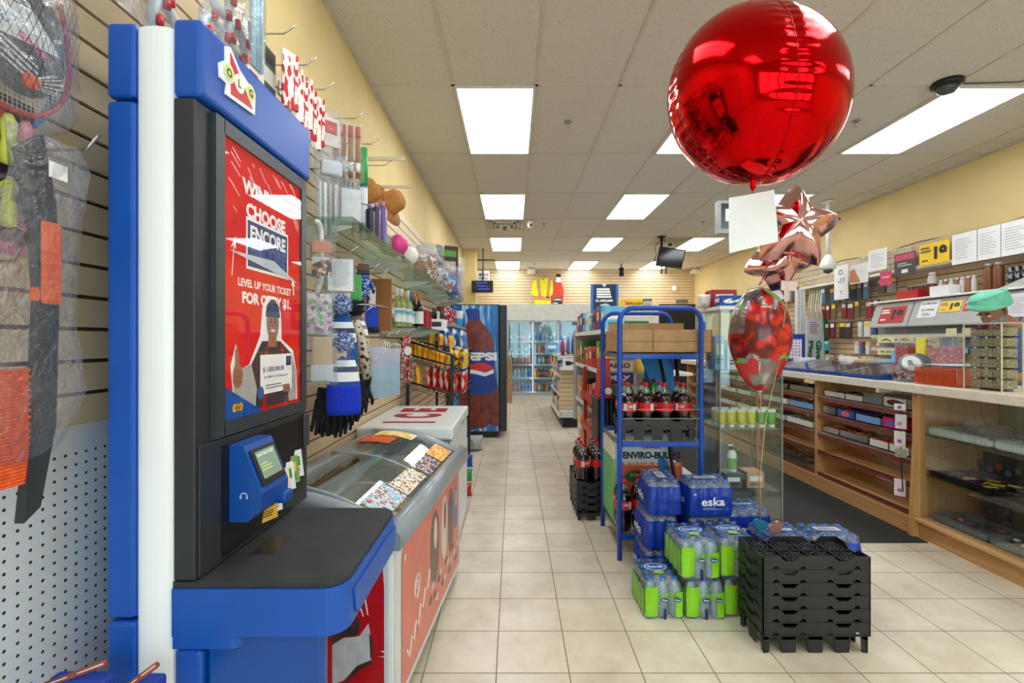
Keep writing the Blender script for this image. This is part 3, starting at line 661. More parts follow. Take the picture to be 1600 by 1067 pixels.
    b.tube([(y, z, .001) for y, z in pts], .006, CR, 5, M=M); b.disc(.14, .60, .014, .014, CR, M, .001)
    b.build('side_panel_print', r, label='coral side panel picturing ice cream bars')
    r.location = (-.44, 1.70, 0); r.rotation_euler = (0, 0, -math.atan(.088))
ice_cream_freezer()
def ice_chest():
    r = thing('ice_chest', 'white bagged ice chest freezer with ICE in red on its lid', 'freezer', (-.69, 3.5, 0))
    WB = mat('chest_white', (226, 230, 232), .32, var=.03)
    b = MB(); b.box(-1.0, -.395, 3.02, 4.0, .03, .80, WB, b=.012); b.build('body', r)
    b = MB(); b.box(-1.0, -.40, 3.0, 4.0, .802, .818, GREY); b.build('seal', r)
    b = MB(); b.box(-1.005, -.385, 2.985, 4.01, .82, .90, WB, b=.012); l = b.build('lid', r)
    b = MB(); DR = mat('ice_red', (172, 28, 36), .4, var=.1)
    # letters read from the wall side: stacked along the length
    for ch, yy in (('I', 3.18), ('C', 3.45), ('E', 3.74)):
        b.text(ch, -.71, yy, .20 if ch != 'I' else .13, DR, TOP((0, 0, .9005)), w=.34 if ch == 'I' else .30, bold=.05, rot=0) if False else b.text(ch, yy, .71, .36, DR, FR((0, 0, .9005), (0, 1, 0), (-1, 0, 0)), w=.05 if ch == 'I' else .19, bold=.06)
    b.build('lid_lettering', l, label='red ICE lettering')
    b = MB(); b.box(-.384, -.372, 3.4, 3.6, .835, .875, C((170, 174, 178), .3), b=.004); b.build('lid_handle', l)
    for x in (-.95, -.44):
        for y in (3.07, 3.95): b = MB(); b.cyl((x, y, 0), .02, .03, BLACK, 10); b.build('foot', r)
ice_chest()
def pepsi_cooler():
    Y = 7.03
    r = thing('drinks_cooler', 'tall drinks cooler with blue cola bottle picture on its side by left wall', 'cooler', (-.5, Y+.35, 0))
    b = MB(); b.box(-.95, -.212, Y, Y+.72, .08, 2.01, BLACK, b=.006); b.box(-.93, -.24, Y+.02, Y+.7, .0, .08, BLACK); b.build('cabinet', r)
    b = MB(); b.box(-.208, -.10, Y-.002, Y+.71, .1, 2.0, C((26, 28, 32), .35), b=.008); d = b.build('door', r)
    b = MB(); b.box(-.102, -.098, Y+.06, Y+.65, .16, 1.93, GLASS); b.build('door_glass', d)
    b = MB(); b.tube([(-.09, Y+.1, .9), (-.06, Y+.1, .9), (-.06, Y+.1, 1.3), (-.09, Y+.1, 1.3)], .01, CHROME); b.build('door_handle', d)
    M = CAMF((0, Y-.001, 0)); s = Y/F_
    def q(px, py, z=.001):
        px = min(780, 680+(px-680)*1.077); return ((px-CX)*s, CH-(py-CY)*s, z)
    m, nt, pb = newmat('cooler_side_blue'); pb.inputs['Roughness'].default_value = .3
    tc = nt.nodes.new('ShaderNodeTexCoord'); mp = nt.nodes.new('ShaderNodeMapping'); mp.inputs['Rotation'].default_value = (0, math.radians(28), 0); mp.inputs['Scale'].default_value = (16, 1, 1.6)
    n = nt.nodes.new('ShaderNodeTexNoise'); n.inputs['Scale'].default_value = 1; n.inputs['Detail'].default_value = 4
    rp = nt.nodes.new('ShaderNodeValToRGB'); e = rp.color_ramp.elements
    e[0].position = .3; e[0].color = lin((6, 60, 140))+(1,); e[1].position = .68; e[1].color = lin((214, 236, 248))+(1,); k = e.new(.5); k.color = lin((30, 130, 204))+(1,)
    nt.links.new(tc.outputs['Object'], mp.inputs[0]); nt.links.new(mp.outputs[0], n.inputs['Vector']); nt.links.new(n.outputs[0], rp.inputs[0]); nt.links.new(rp.outputs[0], pb.inputs['Base Color'])
    b = MB(); b.quad([(-.945, .10, .0008), (-.225, .10, .0008), (-.225, 1.995, .0008), (-.945, 1.995, .0008)], m, M)
    PB = mat('cola_label_blue', (8, 60, 150), .35, var=.1); BR = mat('cola_brown', (124, 52, 38), .3, var=.35, scale=9); PR = C((214, 34, 40), .35); PW = C((240, 240, 242), .35)
    b.quad([q(x, y, .0016) for x, y in [(727, 500), (745, 500), (753, 510), (762, 524), (766, 540), (766, 598), (772, 606), (776, 616), (778, 634), (779, 655), (775, 664), (768, 667), (758, 662), (750, 670), (741, 668), (732, 672), (722, 668), (716, 655), (715, 632), (716, 612), (720, 600), (717, 590), (716, 545), (719, 522), (725, 508)]][::-1], BR, M)
    b.quad([q(x, y, .0022) for x, y in [(724, 484), (728, 482), (741, 482), (744, 486), (745, 500), (727, 500)]][::-1], PB, M)
    b.quad([q(x, y, .0022) for x, y in [(716, 540), (728, 547), (750, 550), (767, 546), (767, 590), (771, 604), (766, 613), (748, 617), (728, 615), (714, 606), (716, 590)]][::-1], PB, M)
    b.quad([q(x, y, .0026) for x, y in [(726, 572), (740, 567), (752, 567), (763, 573), (764, 577), (750, 580), (735, 578)]][::-1], PR, M)
    b.quad([q(x, y, .0028) for x, y in [(725, 577), (738, 578), (752, 582), (765, 577), (765, 583), (752, 588), (737, 584), (725, 583)]][::-1], PW, M)
    cx, cz, _ = q(743, 557); b.text('PEPSI', cx, cz, 13*s, PW, M, w=57*s, z=.003, bold=.06)
    b.build('side_graphic', r, label='blue graphic of a cola bottle')
pepsi_cooler()
# things on the floor by the cooler
b = MB(); p = FL(742, 706); pillow(.20, .20, .2, C((170, 175, 180), .35), 3, Matrix.Translation((p.x, p.y+.1, 0)), crinkle=.3, mb=b); b.build('plastic_bag', None, 'crumpled silver plastic bag on the floor in front of the cola picture cooler', 'bag')
for i, (x, y, c, n) in enumerate(((731, 735, (30, 70, 170), 'blue'), (730, 742, (30, 150, 70), 'green'), (729, 752, (200, 40, 60), 'red'))):
    z = .36-.12*i; b = MB(); pillow(.14, .12, .1, C(c, .35), i, Matrix.Translation((-.46, 4.5-.05*i, z-.12)), crinkle=.25, mb=b)
    b.build('snack_bag', None, '%s snack bag in the small pile past the ice chest corner' % n, 'snack bag', 'snack bags piled beside the ice chest')

# ================================================================ left wall merchandise
def hook_proto():
    r = thing('display_hook', 'x', 'hook'); b = MB()
    b.tube([(0, 0, 0), (.19, 0, .0), (.235, 0, .03)], .0035, CHROME, 6); b.box(-.004, .006, -.018, .018, -.025, .03, STEEL); b.build('rod', r); return Proto(r)
HK = hook_proto()
def hook(Y, z, lab, X=-1.018, sc=1): return HK.put((X, Y, z), label=lab, group='slatwall hooks on the left wall', sc=(sc, 1, 1))
def shaped(name, lab, cat, fn, group=None, **k):
    """single-mesh thing"""
    b = MB(); fn(b); return b.build(name, None, lab, cat, group)
for Y, z, lab in ((1.36, 2.56, 'metal hook high above the kiosk header holding the ring packs'), (1.685, 2.56, 'metal hook on the top groove nearest the kiosk corner'), (1.86, 2.55, 'second metal hook on the top groove past the kiosk'),
                  (2.04, 2.55, 'third metal hook on the top groove past the kiosk'), (2.45, 2.62, 'metal hook carrying the skewer packs'), (2.72, 2.60, 'empty metal hook above the green tube'),
                  (2.30, 2.30, 'hook holding clear bags above the glass shelf'), (3.0, 2.58, 'hook carrying the brown hats'),
                  (2.36, 1.90, 'hook under the glass shelf with white pads'), (2.75, 1.88, 'hook under the glass shelf with blue gloves'), (2.95, 1.88, 'bare hook under the glass shelf'),
                  (2.62, 1.62, 'hook with the blue knit hats'), (3.25, 1.50, 'hook with the face masks'), (3.58, 1.50, 'hook with the red bead strings'), (3.02, 1.48, 'hook with the farther face coverings')): hook(Y, z, lab)
def clearpack(name, lab, X, Y, ztop, w, h, d, inner, cat='package', group=None, seed=0, rz=PI/2, header=None, film=None):
    """clear bag hanging flat in a plane, with its contents; inner(mb) draws in local coords: x width, z height (0 at bag bottom)"""
    r = thing(name, lab, cat); b = MB(); inner(b); b.build('contents', r)
    pillow(w, h, d, film or FILM2, seed, None, 6, 8, .25).build('clear_wrap', r)
    if header is not None: hb = MB(); hb.box(-w/2, w/2, -.002, .002, h, h+.05, header); hb.build('header_card', r)
    r.location = (X, Y, ztop-h); r.rotation_euler = (0, 0, rz); 
    if group: r['group'] = group
    return r
# ring ornaments above the kiosk
def rings(b):
    for i, (x, z) in enumerate(((-.06, .10), (.05, .15), (-.03, .23), (.07, .05))):
        b.tube([(x+.045*math.cos(a), 0, z+.045*math.sin(a)) for a in [2*PI*k/18 for k in range(18)]], .013, C((205, 210, 215), .3), 8, closed=True)
        for k in range(4):
            a = k*PI/2+.4; b.cyl((x+.045*math.cos(a), -.016, z+.045*math.sin(a)-.012), .009, .024, C((190, 30, 50), .4), 8)
clearpack('ring_ornament_pack', 'clear bag of grey and red ring ornaments hanging above the kiosk header', -.86, 1.40, 2.56, .26, .33, .06, rings, seed=1)
clearpack('ring_ornament_pack', 'clear bag of red tipped ornaments at the top edge beside the white column', -.90, 1.14, 2.50, .2, .28, .05, rings, seed=2)
def tubes_blue(b):
    for k in range(3): b.cyl((-.02+.02*k, 0, .0), .008, .3, C((170, 210, 225), .3), 8)
clearpack('plastic_tube_pack', 'clear pack of pale blue plastic tubes above the logo header', -.80, 1.46, 2.62, .08, .32, .03, tubes_blue, seed=3)
def cardpack(name, lab, X, Y, ztop, w, h, m, rz=PI/2, d=.012, print_=None, group=None, cat='package', z0=0):
    r = thing(name, lab, cat); b = MB(); b.box(-w/2, w/2, -d/2, d/2, 0, h, m, b=.003, seg=1); b.build('card', r)
    if print_:
        p = MB(); print_(p, w, h, d); p.build('card_print', r)
    r.location = (X, Y, ztop-h); r.rotation_euler = (0, 0, rz)
    if group: r['group'] = group
    return r
def pr_generic(c1, c2, seed=0):
    def f(p, w, h, d):
        M = CAMF((0, -d/2-.0008, 0)); rr = random.Random(seed)
        p.rect(0, h*.80, w*.8, h*.16, C(c1, .4), M); p.rect(w*rr.uniform(-.1, .1), h*.45, w*.7, h*.3, C(c2, .4), M); p.lines(0, h*.16, w*.7, h*.16, 3, DGREY, M, .001, seed)
        M = CAMF((0, 0, 0)) @ Matrix.Rotation(PI, 4, 'Y'); M = FR((0, d/2+.0008, 0), (-1, 0, 0), (0, 0, 1)); p.rect(0, h*.8, w*.8, h*.16, C(c1, .4), M); p.rect(0, h*.45, w*.7, h*.3, C(c2, .4), M)
    return f
cardpack('toy_card', 'dark and cream card pack behind the header top edge', -.90, 1.62, 2.56, .12, .24, C((225, 215, 195), .5), print_=pr_generic((40, 44, 44), (210, 70, 60), 1))
cardpack('toy_card', 'green and black card pack on the top hook row', -.92, 1.74, 2.55, .12, .20, C((60, 70, 60), .5), print_=pr_generic((30, 32, 30), (200, 200, 190), 2))
for k in range(7):
    cardpack('candy_cane_pack', '%s red and white striped pack from the kiosk on the top row' % ORD[k], -.86-.005*k, 1.80+.055*k, 2.565-.02*(k % 3), .07, .22, speckle('cane_print%d' % (k % 2), [(232, 226, 222), (186, 30, 44), (236, 232, 230), (206, 172, 140), (240, 236, 232)] if k % 2 else [(196, 40, 50), (236, 232, 230), (228, 214, 204), (236, 232, 230)], 90, .35, stretch=(1, 1, .4)), rz=PI/2-.5, group='striped packs on the top row')
def skewers(b, n=4):
    for k in range(n):
        x = -.055+.036*k
        b.cyl((x, 0, .02), .013, .27, mat('skewer_brown', (168, 112, 66), .5, var=.12, scale=30), 8)
        b.cyl((x, 0, .05), .0135, .05, C((230, 222, 214), .5), 8); b.cyl((x, 0, .23), .0135, .05, C((190, 90, 80), .5), 8)
clearpack('skewer_pack', 'clear pack of brown bundled sticks hanging on the yellow wall edge', -.87, 2.45, 2.60, .17, .31, .03, skewers, seed=4, rz=.35)
clearpack('wooden_stick_pack', 'white printed clear pack left of the brown stick bundles', -.90, 2.28, 2.585, .15, .28, .04, lambda b: (b.box(-.05, .05, -.004, .004, .1, .24, C((236, 222, 214), .5)), b.box(-.04, .04, -.006, .006, .16, .22, C((206, 52, 52), .5))), seed=5, rz=.8)
clearpack('crinkled_bag', 'crumpled clear bag with white lettering under the stick packs', -.88, 2.26, 2.36, .17, .14, .07, lambda b: b.box(-.05, .05, -.02, .02, .03, .1, C((214, 214, 220), .4), b=.01), seed=6, rz=.6)
clearpack('brush_pack', 'clear pack of pale teal and white handles beside the kiosk screen', -.89, 2.24, 2.24, .13, .30, .04, lambda b: [b.cyl((-.035+.024*k, 0, .02), .007, .25, C(((200, 225, 225), (235, 235, 235), (150, 180, 190), (225, 200, 190))[k], .4), 8) for k in range(4)], seed=7, rz=.7)
clearpack('cutlery_pack', 'large clear pack with tan card hanging above the glass shelf', -.90, 2.50, 2.36, .20, .30, .05, lambda b: (b.box(-.08, .08, .0, .004, .02, .27, C((170, 146, 120), .5)), [b.cyl((-.05+.025*k, -.01, .05), .006, .2, C((220, 222, 226), .3), 6) for k in range(5)]), seed=8, rz=.9)
clearpack('white_card_pack', 'crinkled clear pack with pale card standing at the glass shelf front', -.84, 2.42, 2.26, .16, .22, .04, lambda b: b.box(-.05, .05, -.003, .003, .03, .2, C((226, 222, 220), .5)), seed=9, rz=.5)

# long glass shelf, in panes
sh = Proto(None); root = thing('glass_shelf', 'x', 'shelf'); b = MB(); b.box(0, .285, 0, 1.16, 0, .010, GLASSG); b.build('pane', root)
for yy in (.12, 1.04):
    b = MB(); b.prism([(0, 0), (.24, -.002), (.24, -.012), (.02, -.07), (0, -.07)], .004, C((198, 202, 198), .3, coat=.2), FR((0, yy, 0), (1, 0, 0), (0, 0, 1))); b.build('bracket', root)
sh = Proto(root)
for k in range(4): sh.put((-1.019, 2.14+1.18*k, 2.012), label='%s glass shelf pane of the long high shelf, counted from the kiosk' % ORD[k], group='high glass shelf panes')
for k in range(2): sh.put((-1.019, 3.60+1.18*k, 1.556), label=('lower glass shelf pane carrying the wine bottles', 'lower glass shelf pane beyond the wine bottles')[k], group='lower glass shelf panes')
def on_shelf(px, X, z): # depth from picture x on a known distance to the wall
    return Vector((X, X*F_/(px-CX), z))
p = on_shelf(568, -.84, 2.022)
def f(b): b.cyl(p, .022, .30, bands('tube_label', [(0, (210, 225, 225)), (.12, (70, 160, 170)), (.3, (225, 232, 232)), (.62, (60, 130, 170)), (.66, (225, 232, 232)), (.95, (60, 130, 170))], 'Z'), 16); b.cyl(p+Vector((0, 0, .3)), .0235, .20, mat('tube_green_cap', (52, 160, 76), .4), 16)
r = thing('cardboard_tube', 'tall tube with green top standing on the high glass shelf', 'tube', p)
b = MB(); b.cyl(p, .022, .30, bands('tube_label', [(0, (210, 225, 225)), (.12, (70, 160, 170)), (.3, (225, 232, 232)), (.62, (60, 130, 170)), (.66, (225, 232, 232)), (.95, (60, 130, 170))], 'Z'), 16); b.build('body', r)
b = MB(); b.cyl(p+Vector((0, 0, .3)), .0235, .21, mat('tube_green_cap', (52, 160, 76), .4), 16); b.build('cap', r, label='green upper sleeve')
HATM = mat('hat_brown', (190, 128, 66), .85, var=.12, scale=30, bump=.4, bscale=120)
def hat(Y, z, lab, rz, X=-.86):
    r = thing('sun_hat', lab, 'hat'); b = MB()
    b.lathe([(.150, 0), (.152, .008), (.085, .010), (.080, .03), (.072, .10), (.05, .125), (0, .128)], HATM, seg=26); b.build('crown_and_brim', r)
    b = MB(); b.lathe([(.0835, .012), (.0805, .03)], C((140, 86, 44), .8), seg=26, cap=False); b.build('hat_band', r)
    r.location = (X, Y, z); r.rotation_euler = (rz[0], rz[1], rz[2]); r['group'] = 'brown hats above the glass shelf'
hat(2.92, 2.36, 'brown sun hat hanging farther back against the wall', (.3, 1.0, .5), -.96); hat(3.16, 2.37, 'brown sun hat tipped forward nearer the aisle', (.3, 1.15, .1), -.86)
b = MB(); b.box(-1.02, -.70, 3.02, 3.03, 2.62, 2.645, C((214, 204, 180), .4)); b.box(-1.02, -.69, 3.2, 3.21, 2.50, 2.52, C((214, 204, 180), .4)); b.build('shelf_bracket', None, 'pale shelf bracket arm above the brown hats', 'bracket')
for i, (px, c, n) in enumerate(((579, (44, 36, 60), 'dark purple'), (588, (56, 44, 74), 'deep violet'), (598, (120, 80, 160), 'lilac topped'))):
    q = on_shelf(px, -.80+.01*i, 2.022); r = thing('shampoo_bottle', '%s bottle on the glass shelf in front of the hats' % n, 'bottle', q, 'purple bottles on the high shelf')
    b = MB(); b.box(q.x-.022, q.x+.022, q.y-.03, q.y+.03, q.z, q.z+.17+.03*i, C(c, .25), b=.015, seg=3); b.build('body', r); b = MB(); b.cyl(q+Vector((0, 0, .17+.03*i)), .012, .03, C((150, 130, 170), .3), 12); b.build('cap', r)
def ball(px, X, z, rr_, c, dots, lab):
    q = on_shelf(px, X, z); r = thing('toy_ball', lab, 'ball', q, 'dotted balls on the high glass shelf')
    m = mat('ball_%d' % sum(c), c, .4, var=.06); b = MB(); b.lathe([(0, 0)]+[(rr_*math.sin(PI*k/14), rr_-rr_*math.cos(PI*k/14)) for k in range(1, 14)]+[(0, 2*rr_)], m, q, 24); o = b.build('shell', r)
    b = MB()
    for i in range(7):
        for j in range(9):
            th = PI*(.18+.64*j/8); ph = -PI*.88+.125*i
            n = Vector((math.sin(th)*math.cos(ph), math.sin(th)*math.sin(ph), math.cos(th))); c0 = q+Vector((0, 0, rr_))+n*(rr_+.0008)
            u = n.cross(Vector((0, 0, 1))).normalized(); M = FR(c0, u, n.cross(u)*-1 if False else u.cross(n)*-1)
            b.disc(0, 0, .0045, .0045, dots, M, 0, 8)
    b.build('dot_pattern', r)
ball(617, -.80, 2.022, .062, (226, 130, 178), WHITE, 'pale pink ball half behind the bright pink one'); ball(606, -.83, 2.022, .065, (130, 180, 110), WHITE, 'green ball wrapped beside the violet bottles')
ball(622, -.76, 2.022, .066, (222, 62, 140), WHITE, 'bright pink dotted ball on the glass shelf edge'); ball(640, -.77, 2.022, .066, (236, 234, 230), BLACK, 'white dotted ball on the glass shelf edge')
def stuffed(px, X, w, h, d, m, lab, seed, name='wrapped_package', inner=None, z=2.022):
    q = on_shelf(px, X, z); r = thing(name, lab, 'package'); b = MB(); pillow(w*.85, h*.8, d*.8, m, seed+9, crinkle=.3, mb=b); b.build('contents', r); pillow(w, h, d, FILM2, seed, crinkle=.35).build('clear_wrap', r)
    r.location = q; r.rotation_euler = (0, 0, .7); return r
BRN = speckle('brown_goods', [(150, 100, 70), (190, 150, 120), (110, 70, 50), (225, 210, 190)], 30)
SIL = speckle('silver_goods', [(190, 190, 190), (120, 122, 124), (228, 226, 222), (160, 150, 140), (90, 88, 86)], 26)
stuffed(656, -.88, .16, .26, .1, mat('brown_plush', (150, 96, 62), .8, bump=.6, bscale=60), 'brown plush goods in clear wrap on the high shelf', 21)
stuffed(668, -.82, .24, .34, .12, BRN, 'tan speckled goods in clear wrap past the white ball', 22); stuffed(677, -.84, .28, .46, .14, SIL, 'tallest silver foil wrapped package on the high shelf', 23)
stuffed(690, -.80, .22, .30, .12, SIL, 'low silver wrapped package beside the tallest foil one', 24); stuffed(703, -.78, .3, .36, .14, speckle('blue_pack', [(60, 110, 190), (220, 225, 230), (200, 90, 60), (90, 150, 210)], 16), 'blue printed package near the end of the high shelf', 25)
stuffed(713, -.80, .3, .62, .14, speckle('striped_goods', [(210, 195, 175), (150, 120, 110), (230, 222, 210), (180, 165, 150)], 14, stretch=(3, 3, .4)), 'tall striped wrapped package at the far end of the high shelf', 26)
cardpack('framed_card', 'dark card with green picture leaning at the far shelf end', -.86, 6.1, 2.70, .3, .5, C((60, 50, 46), .5), print_=pr_generic((90, 160, 60), (200, 180, 170), 5), rz=.5)
# goods hanging under the shelf
b = MB(); q = onX(498, 400, -.86); b.tube([q+Vector((0, -.02, .14-.0))]+[q+Vector((.0, -.02+.05*math.sin(a), .10+.05*math.cos(a))) for a in [.0+k*.3 for k in range(6)]]+[q+Vector((0, .03, -.1)), q+Vector((-.02, .0, -.2))], .010, C((232, 232, 234), .35), 10); b.build('white_plastic_cane', None, 'white curved plastic cane handle under the glass shelf', 'cane')
clearpack('foam_pad_pack', 'square white pads in a clear pack under the glass shelf', -.88, 2.38, 1.885, .15, .19, .07, lambda b: [b.box(-.06, .06, -.03+.012*k, -.022+.012*k, .01, .17, C((232, 232, 236), .5)) for k in range(5)], seed=11, rz=.35)
clearpack('foam_pad_pack', 'second pack of pale pads nearer the wall under the glass shelf', -.93, 2.52, 1.86, .12, .2, .05, lambda b: b.box(-.045, .045, -.02, .02, .01, .18, C((236, 226, 232), .5)), seed=12, rz=.5)
cardpack('green_card_pack', 'green card pack between the white pads and the blue gloves', -.88, 2.58, 1.82, .08, .15, C((70, 170, 70), .4), rz=.3)
def glove(b, m, cuff, M=None, fz=1):
    """knitted glove hanging fingers down"""
    b.box(-.036, .036, -.012, .012, -.09, 0, m, b=.01, M=M); b.box(-.033, .033, -.013, .013, 0, .05, cuff, b=.006, M=M)
    for k, L in enumerate((.06, .075, .07, .055)): b.tube([(-.027+.018*k, 0, -.085), (-.030+.020*k, 0, -.09-L*fz)], [.0098, .0075], m, 8, M=M)
    b.tube([(.03, 0, -.03), (.055, 0, -.075), (.058, 0, -.10)], [.012, .010, .007], m, 8, M=M)
KNB = speckle('knit_blue', [(28, 62, 150), (30, 70, 168), (24, 54, 140), (170, 190, 225)], 120, bump=.4)
BLK = mat('knit_black', (20, 20, 24), .9, var=.2, scale=60, bump=.6, bscale=150)
for k in range(5):
    r = thing('knitted_gloves', '%s pair of blue knitted gloves from the kiosk under the high shelf' % ORD[k], 'gloves', (0, 0, 0), 'blue knitted gloves'); b = MB(); glove(b, KNB, NAVY); b.build('glove', r); b = MB(); b.box(-.03, .03, -.014, -.012, .03, .07, C((110, 60, 50), .5)); b.build('card_hanger', r)
    r.location = (-.86-.01*k, 2.68+.032*k, 1.83); r.rotation_euler = (0, 0, .4); r.scale = (1, 1, .9)
b = MB(); b.box(-1.015, -.80, 3.06, 3.085, 1.52, 1.86, mat('brown_board', (150, 96, 44), .5)); b.build('wooden_strip', None, 'narrow brown wooden strip upright between the gloves and wine', 'board')
cardpack('white_card_pack', 'narrow white card pack beside the brown strip', -.90, 2.98, 1.80, .05, .26, C((228, 224, 222), .5), rz=.9)
# rail with knit hats
def beanie(name, lab, X, Y, z, pom, c1, c2, c3, sc=1, rx=.0, body=.3, grp='knitted winter hats'):
    r = thing(name, lab, 'hat'); b = MB()
    bm_ = bands('beanie_%s' % lab.split()[0], [(0, c3), (.42, c2), (.50, (236, 236, 240)), (.64, c1), (.72, (236, 236, 240)), (.82, c2)], 'Z', rough=.9, bump=.5, bscale=120)
    prof = [(.085, 0), (.09, .02), (.088, .09), (.075, .16), (.05, .21), (.025, .235), (.0, .24)]
    b.lathe([(a*sc, h*sc*body/.24) for a, h in prof], bm_, seg=20, sx=.85, sy=.42); b.build('knit_body', r)
    b = MB(); rr = random.Random(4)
    prr = .045*sc; vs = []
    b.lathe([(0, 0)]+[(prr*math.sin(PI*k/10), prr-prr*math.cos(PI*k/10)) for k in range(1, 10)]+[(0, 2*prr)], pom, (0, 0, body*sc-.02), 16)
    for k in range(160):
        n = Vector((rr.gauss(0, 1), rr.gauss(0, 1), rr.gauss(0, 1))).normalized(); c0 = Vector((0, 0, body*sc-.02+prr))
        b.tube([c0+n*prr*.9, c0+n*prr*rr.uniform(1.15, 1.32)], [.004, .001], pom, 4)
    b.build('pompom', r)
    r.location = (X, Y, z); r.rotation_euler = (rx, .0, .3); r['group'] = grp
PB1 = speckle('pom_blue', [(40, 70, 150), (120, 140, 190), (30, 50, 120), (180, 190, 215)], 160)
b = MB(); b.tube([(-1.01, 2.52, 1.645), (-.78, 2.52, 1.65), (-.76, 2.56, 1.65), (-.76, 2.86, 1.655), (-1.01, 2.86, 1.65)], .0045, STEEL, 6); b.build('display_rail', None, 'bent steel rail holding the blue striped hats', 'rail')
beanie('knitted_hat', 'steel blue and white striped pompom hat, upper one on the rail', -.83, 2.26, 1.30, PB1, (60, 70, 90), (24, 80, 150), (22, 96, 160), 1.0, .1)
beanie('knitted_hat', 'bright blue pompom hat with white stripes, lowest of the hats', -.77, 2.12, 1.12, PB1, (70, 80, 110), (40, 70, 160), (16, 50, 196), 1.0, .0)
beanie('knitted_hat', 'leopard patterned hat with a black fur pompom', -.86, 2.55, 1.36, BLK, (140, 130, 120), (120, 110, 100), (200, 196, 190), .95, .0, .26)
LEO = speckle('leopard', [(190, 176, 158), (40, 34, 32), (206, 194, 178), (60, 50, 46), (200, 186, 168)], 60)
shaped('scarf', 'leopard print scarf hanging beside the striped hats', 'scarf', lambda b: b.tube([(-.83, 2.46, 1.56), (-.80, 2.47, 1.45), (-.79, 2.49, 1.35), (-.79, 2.5, 1.25)], [.02, .026, .03, .02], LEO, 8, flat=1.3))
clearpack('zip_pack_gloves', 'beige gloves in a zip bag hanging nearest the kiosk', -.83, 2.03, 1.50, .13, .24, .03, lambda b: (b.box(-.04, .04, -.006, .006, .09, .21, C((222, 190, 150), .6), b=.004), b.box(-.045, .045, -.007, .007, .02, .09, C((225, 226, 232), .5))), seed=13, rz=.35, group='zip bags of gloves')
clearpack('zip_pack_gloves', 'zip bag of peach gloves overlapping the blue hat', -.79, 2.10, 1.46, .12, .22, .03, lambda b: (b.box(-.04, .04, -.006, .006, .09, .19, C((236, 200, 170), .6), b=.004), b.box(-.045, .045, -.007, .007, .02, .09, C((214, 216, 226), .5))), seed=14, rz=.25, group='zip bags of gloves')
clearpack('zip_pack_gloves', 'zip bag with floral patterned goods at mid height by the kiosk', -.85, 2.05, 1.68, .13, .22, .03, lambda b: b.box(-.05, .05, -.006, .006, .02, .2, speckle('floral', [(225, 205, 215), (170, 120, 180), (160, 200, 150), (240, 235, 235)], 60)), seed=15, rz=.3, group='zip bags of gloves')
clearpack('zip_pack_hooks', 'zip bag with orange topped hooks high beside the screen', -.84, 2.05, 1.90, .12, .2, .03, lambda b: (b.box(-.04, .04, -.004, .004, .14, .19, C((232, 150, 110), .6)), b.box(-.04, .04, -.004, .004, .04, .12, speckle('dark_bits', [(60, 56, 56), (200, 120, 90), (230, 225, 220)], 60))), seed=16, rz=.3, group='zip bags of gloves')
for k, (X, Y, z) in enumerate(((-.86, 2.12, 1.19), (-.83, 2.2, 1.17), (-.84, 2.3, 1.17), (-.83, 2.4, 1.21), (-.82, 2.48, 1.23))):
    r = thing('black_gloves', '%s pair of black gloves along the bottom hook row from the kiosk' % ORD[k], 'gloves', (0, 0, 0), 'black gloves'); b = MB(); glove(b, BLK, BLK); glove(b, BLK, BLK, Matrix.Translation((.03, .02, -.01))); b.build('glove', r); r.location = (X, Y, z); r.rotation_euler = (0, .15, .4)
clearpack('pink_card_pack', 'pink and white boxed pack behind the black pompom', -.88, 2.68, 1.66, .07, .16, .02, lambda b: b.box(-.025, .025, -.006, .006, .01, .15, C((230, 180, 195), .5)), seed=17, rz=.4)
for k in range(3):
    r = thing('knitted_gloves', ('blue fur cuffed gloves nearest on the rail end', 'blue fur cuffed gloves in the middle on the rail end', 'blue fur cuffed gloves farthest on the rail end')[k], 'gloves', (0, 0, 0), 'fur cuffed gloves'); b = MB(); b.box(-.035, .035, -.015, .015, -.07, .06, C((20, 60, 176), .8), b=.01); b.box(-.04, .04, -.018, .018, -.10, -.07, BLK, b=.01); b.build('glove', r); r.location = (-.86, 2.78+.04*k, 1.60); r.rotation_euler = (0, 0, .4)
# face masks
MK = bands('mask_cloth', [(0, (156, 184, 200)), (.35, (160, 190, 206)), (.55, (176, 184, 206)), (.75, (190, 190, 212))], 'Z', rough=.8)
pm = thing('neck_gaiter', 'x', 'face covering'); b = MB(); b.box(-.05, .05, -.002, .002, 0, .30, MK); b.build('cloth', pm); b = MB(); b.tube([(.01, 0, .30), (.02, -.006, .33), (.05, -.006, .335), (.055, -.006, .29), (.045, -.006, .25), (.02, -.004, .26)], .0025, WHITE, 5); b.build('ear_loop', pm)
pm = Proto(pm)
for k in range(6): pm.put((-.80, 2.72+.05*k+(.12 if k > 2 else 0), 1.12-.005*k), .25, 'pale blue cloth face covering, %s from the kiosk in the hanging row' % ORD[k], 'pale blue face coverings')
shaped('red_hanging_toy', 'red rounded toy pack left of the pale blue face coverings', 'toy', lambda b: (b.lathe([(.0, 0), (.03, .02), (.036, .08), (.03, .14), (.01, .17), (.008, .2)], C((176, 36, 40), .4), (-.86, 2.70, 1.26), 14, sy=.5), b.disc(0, 0, .016, .03, PAPER, CAMF((-.85, 2.68, 1.33)), 0), b.box(-.88, -.84, 2.69, 2.71, 1.08, 1.26, C((70, 22, 24), .6))))
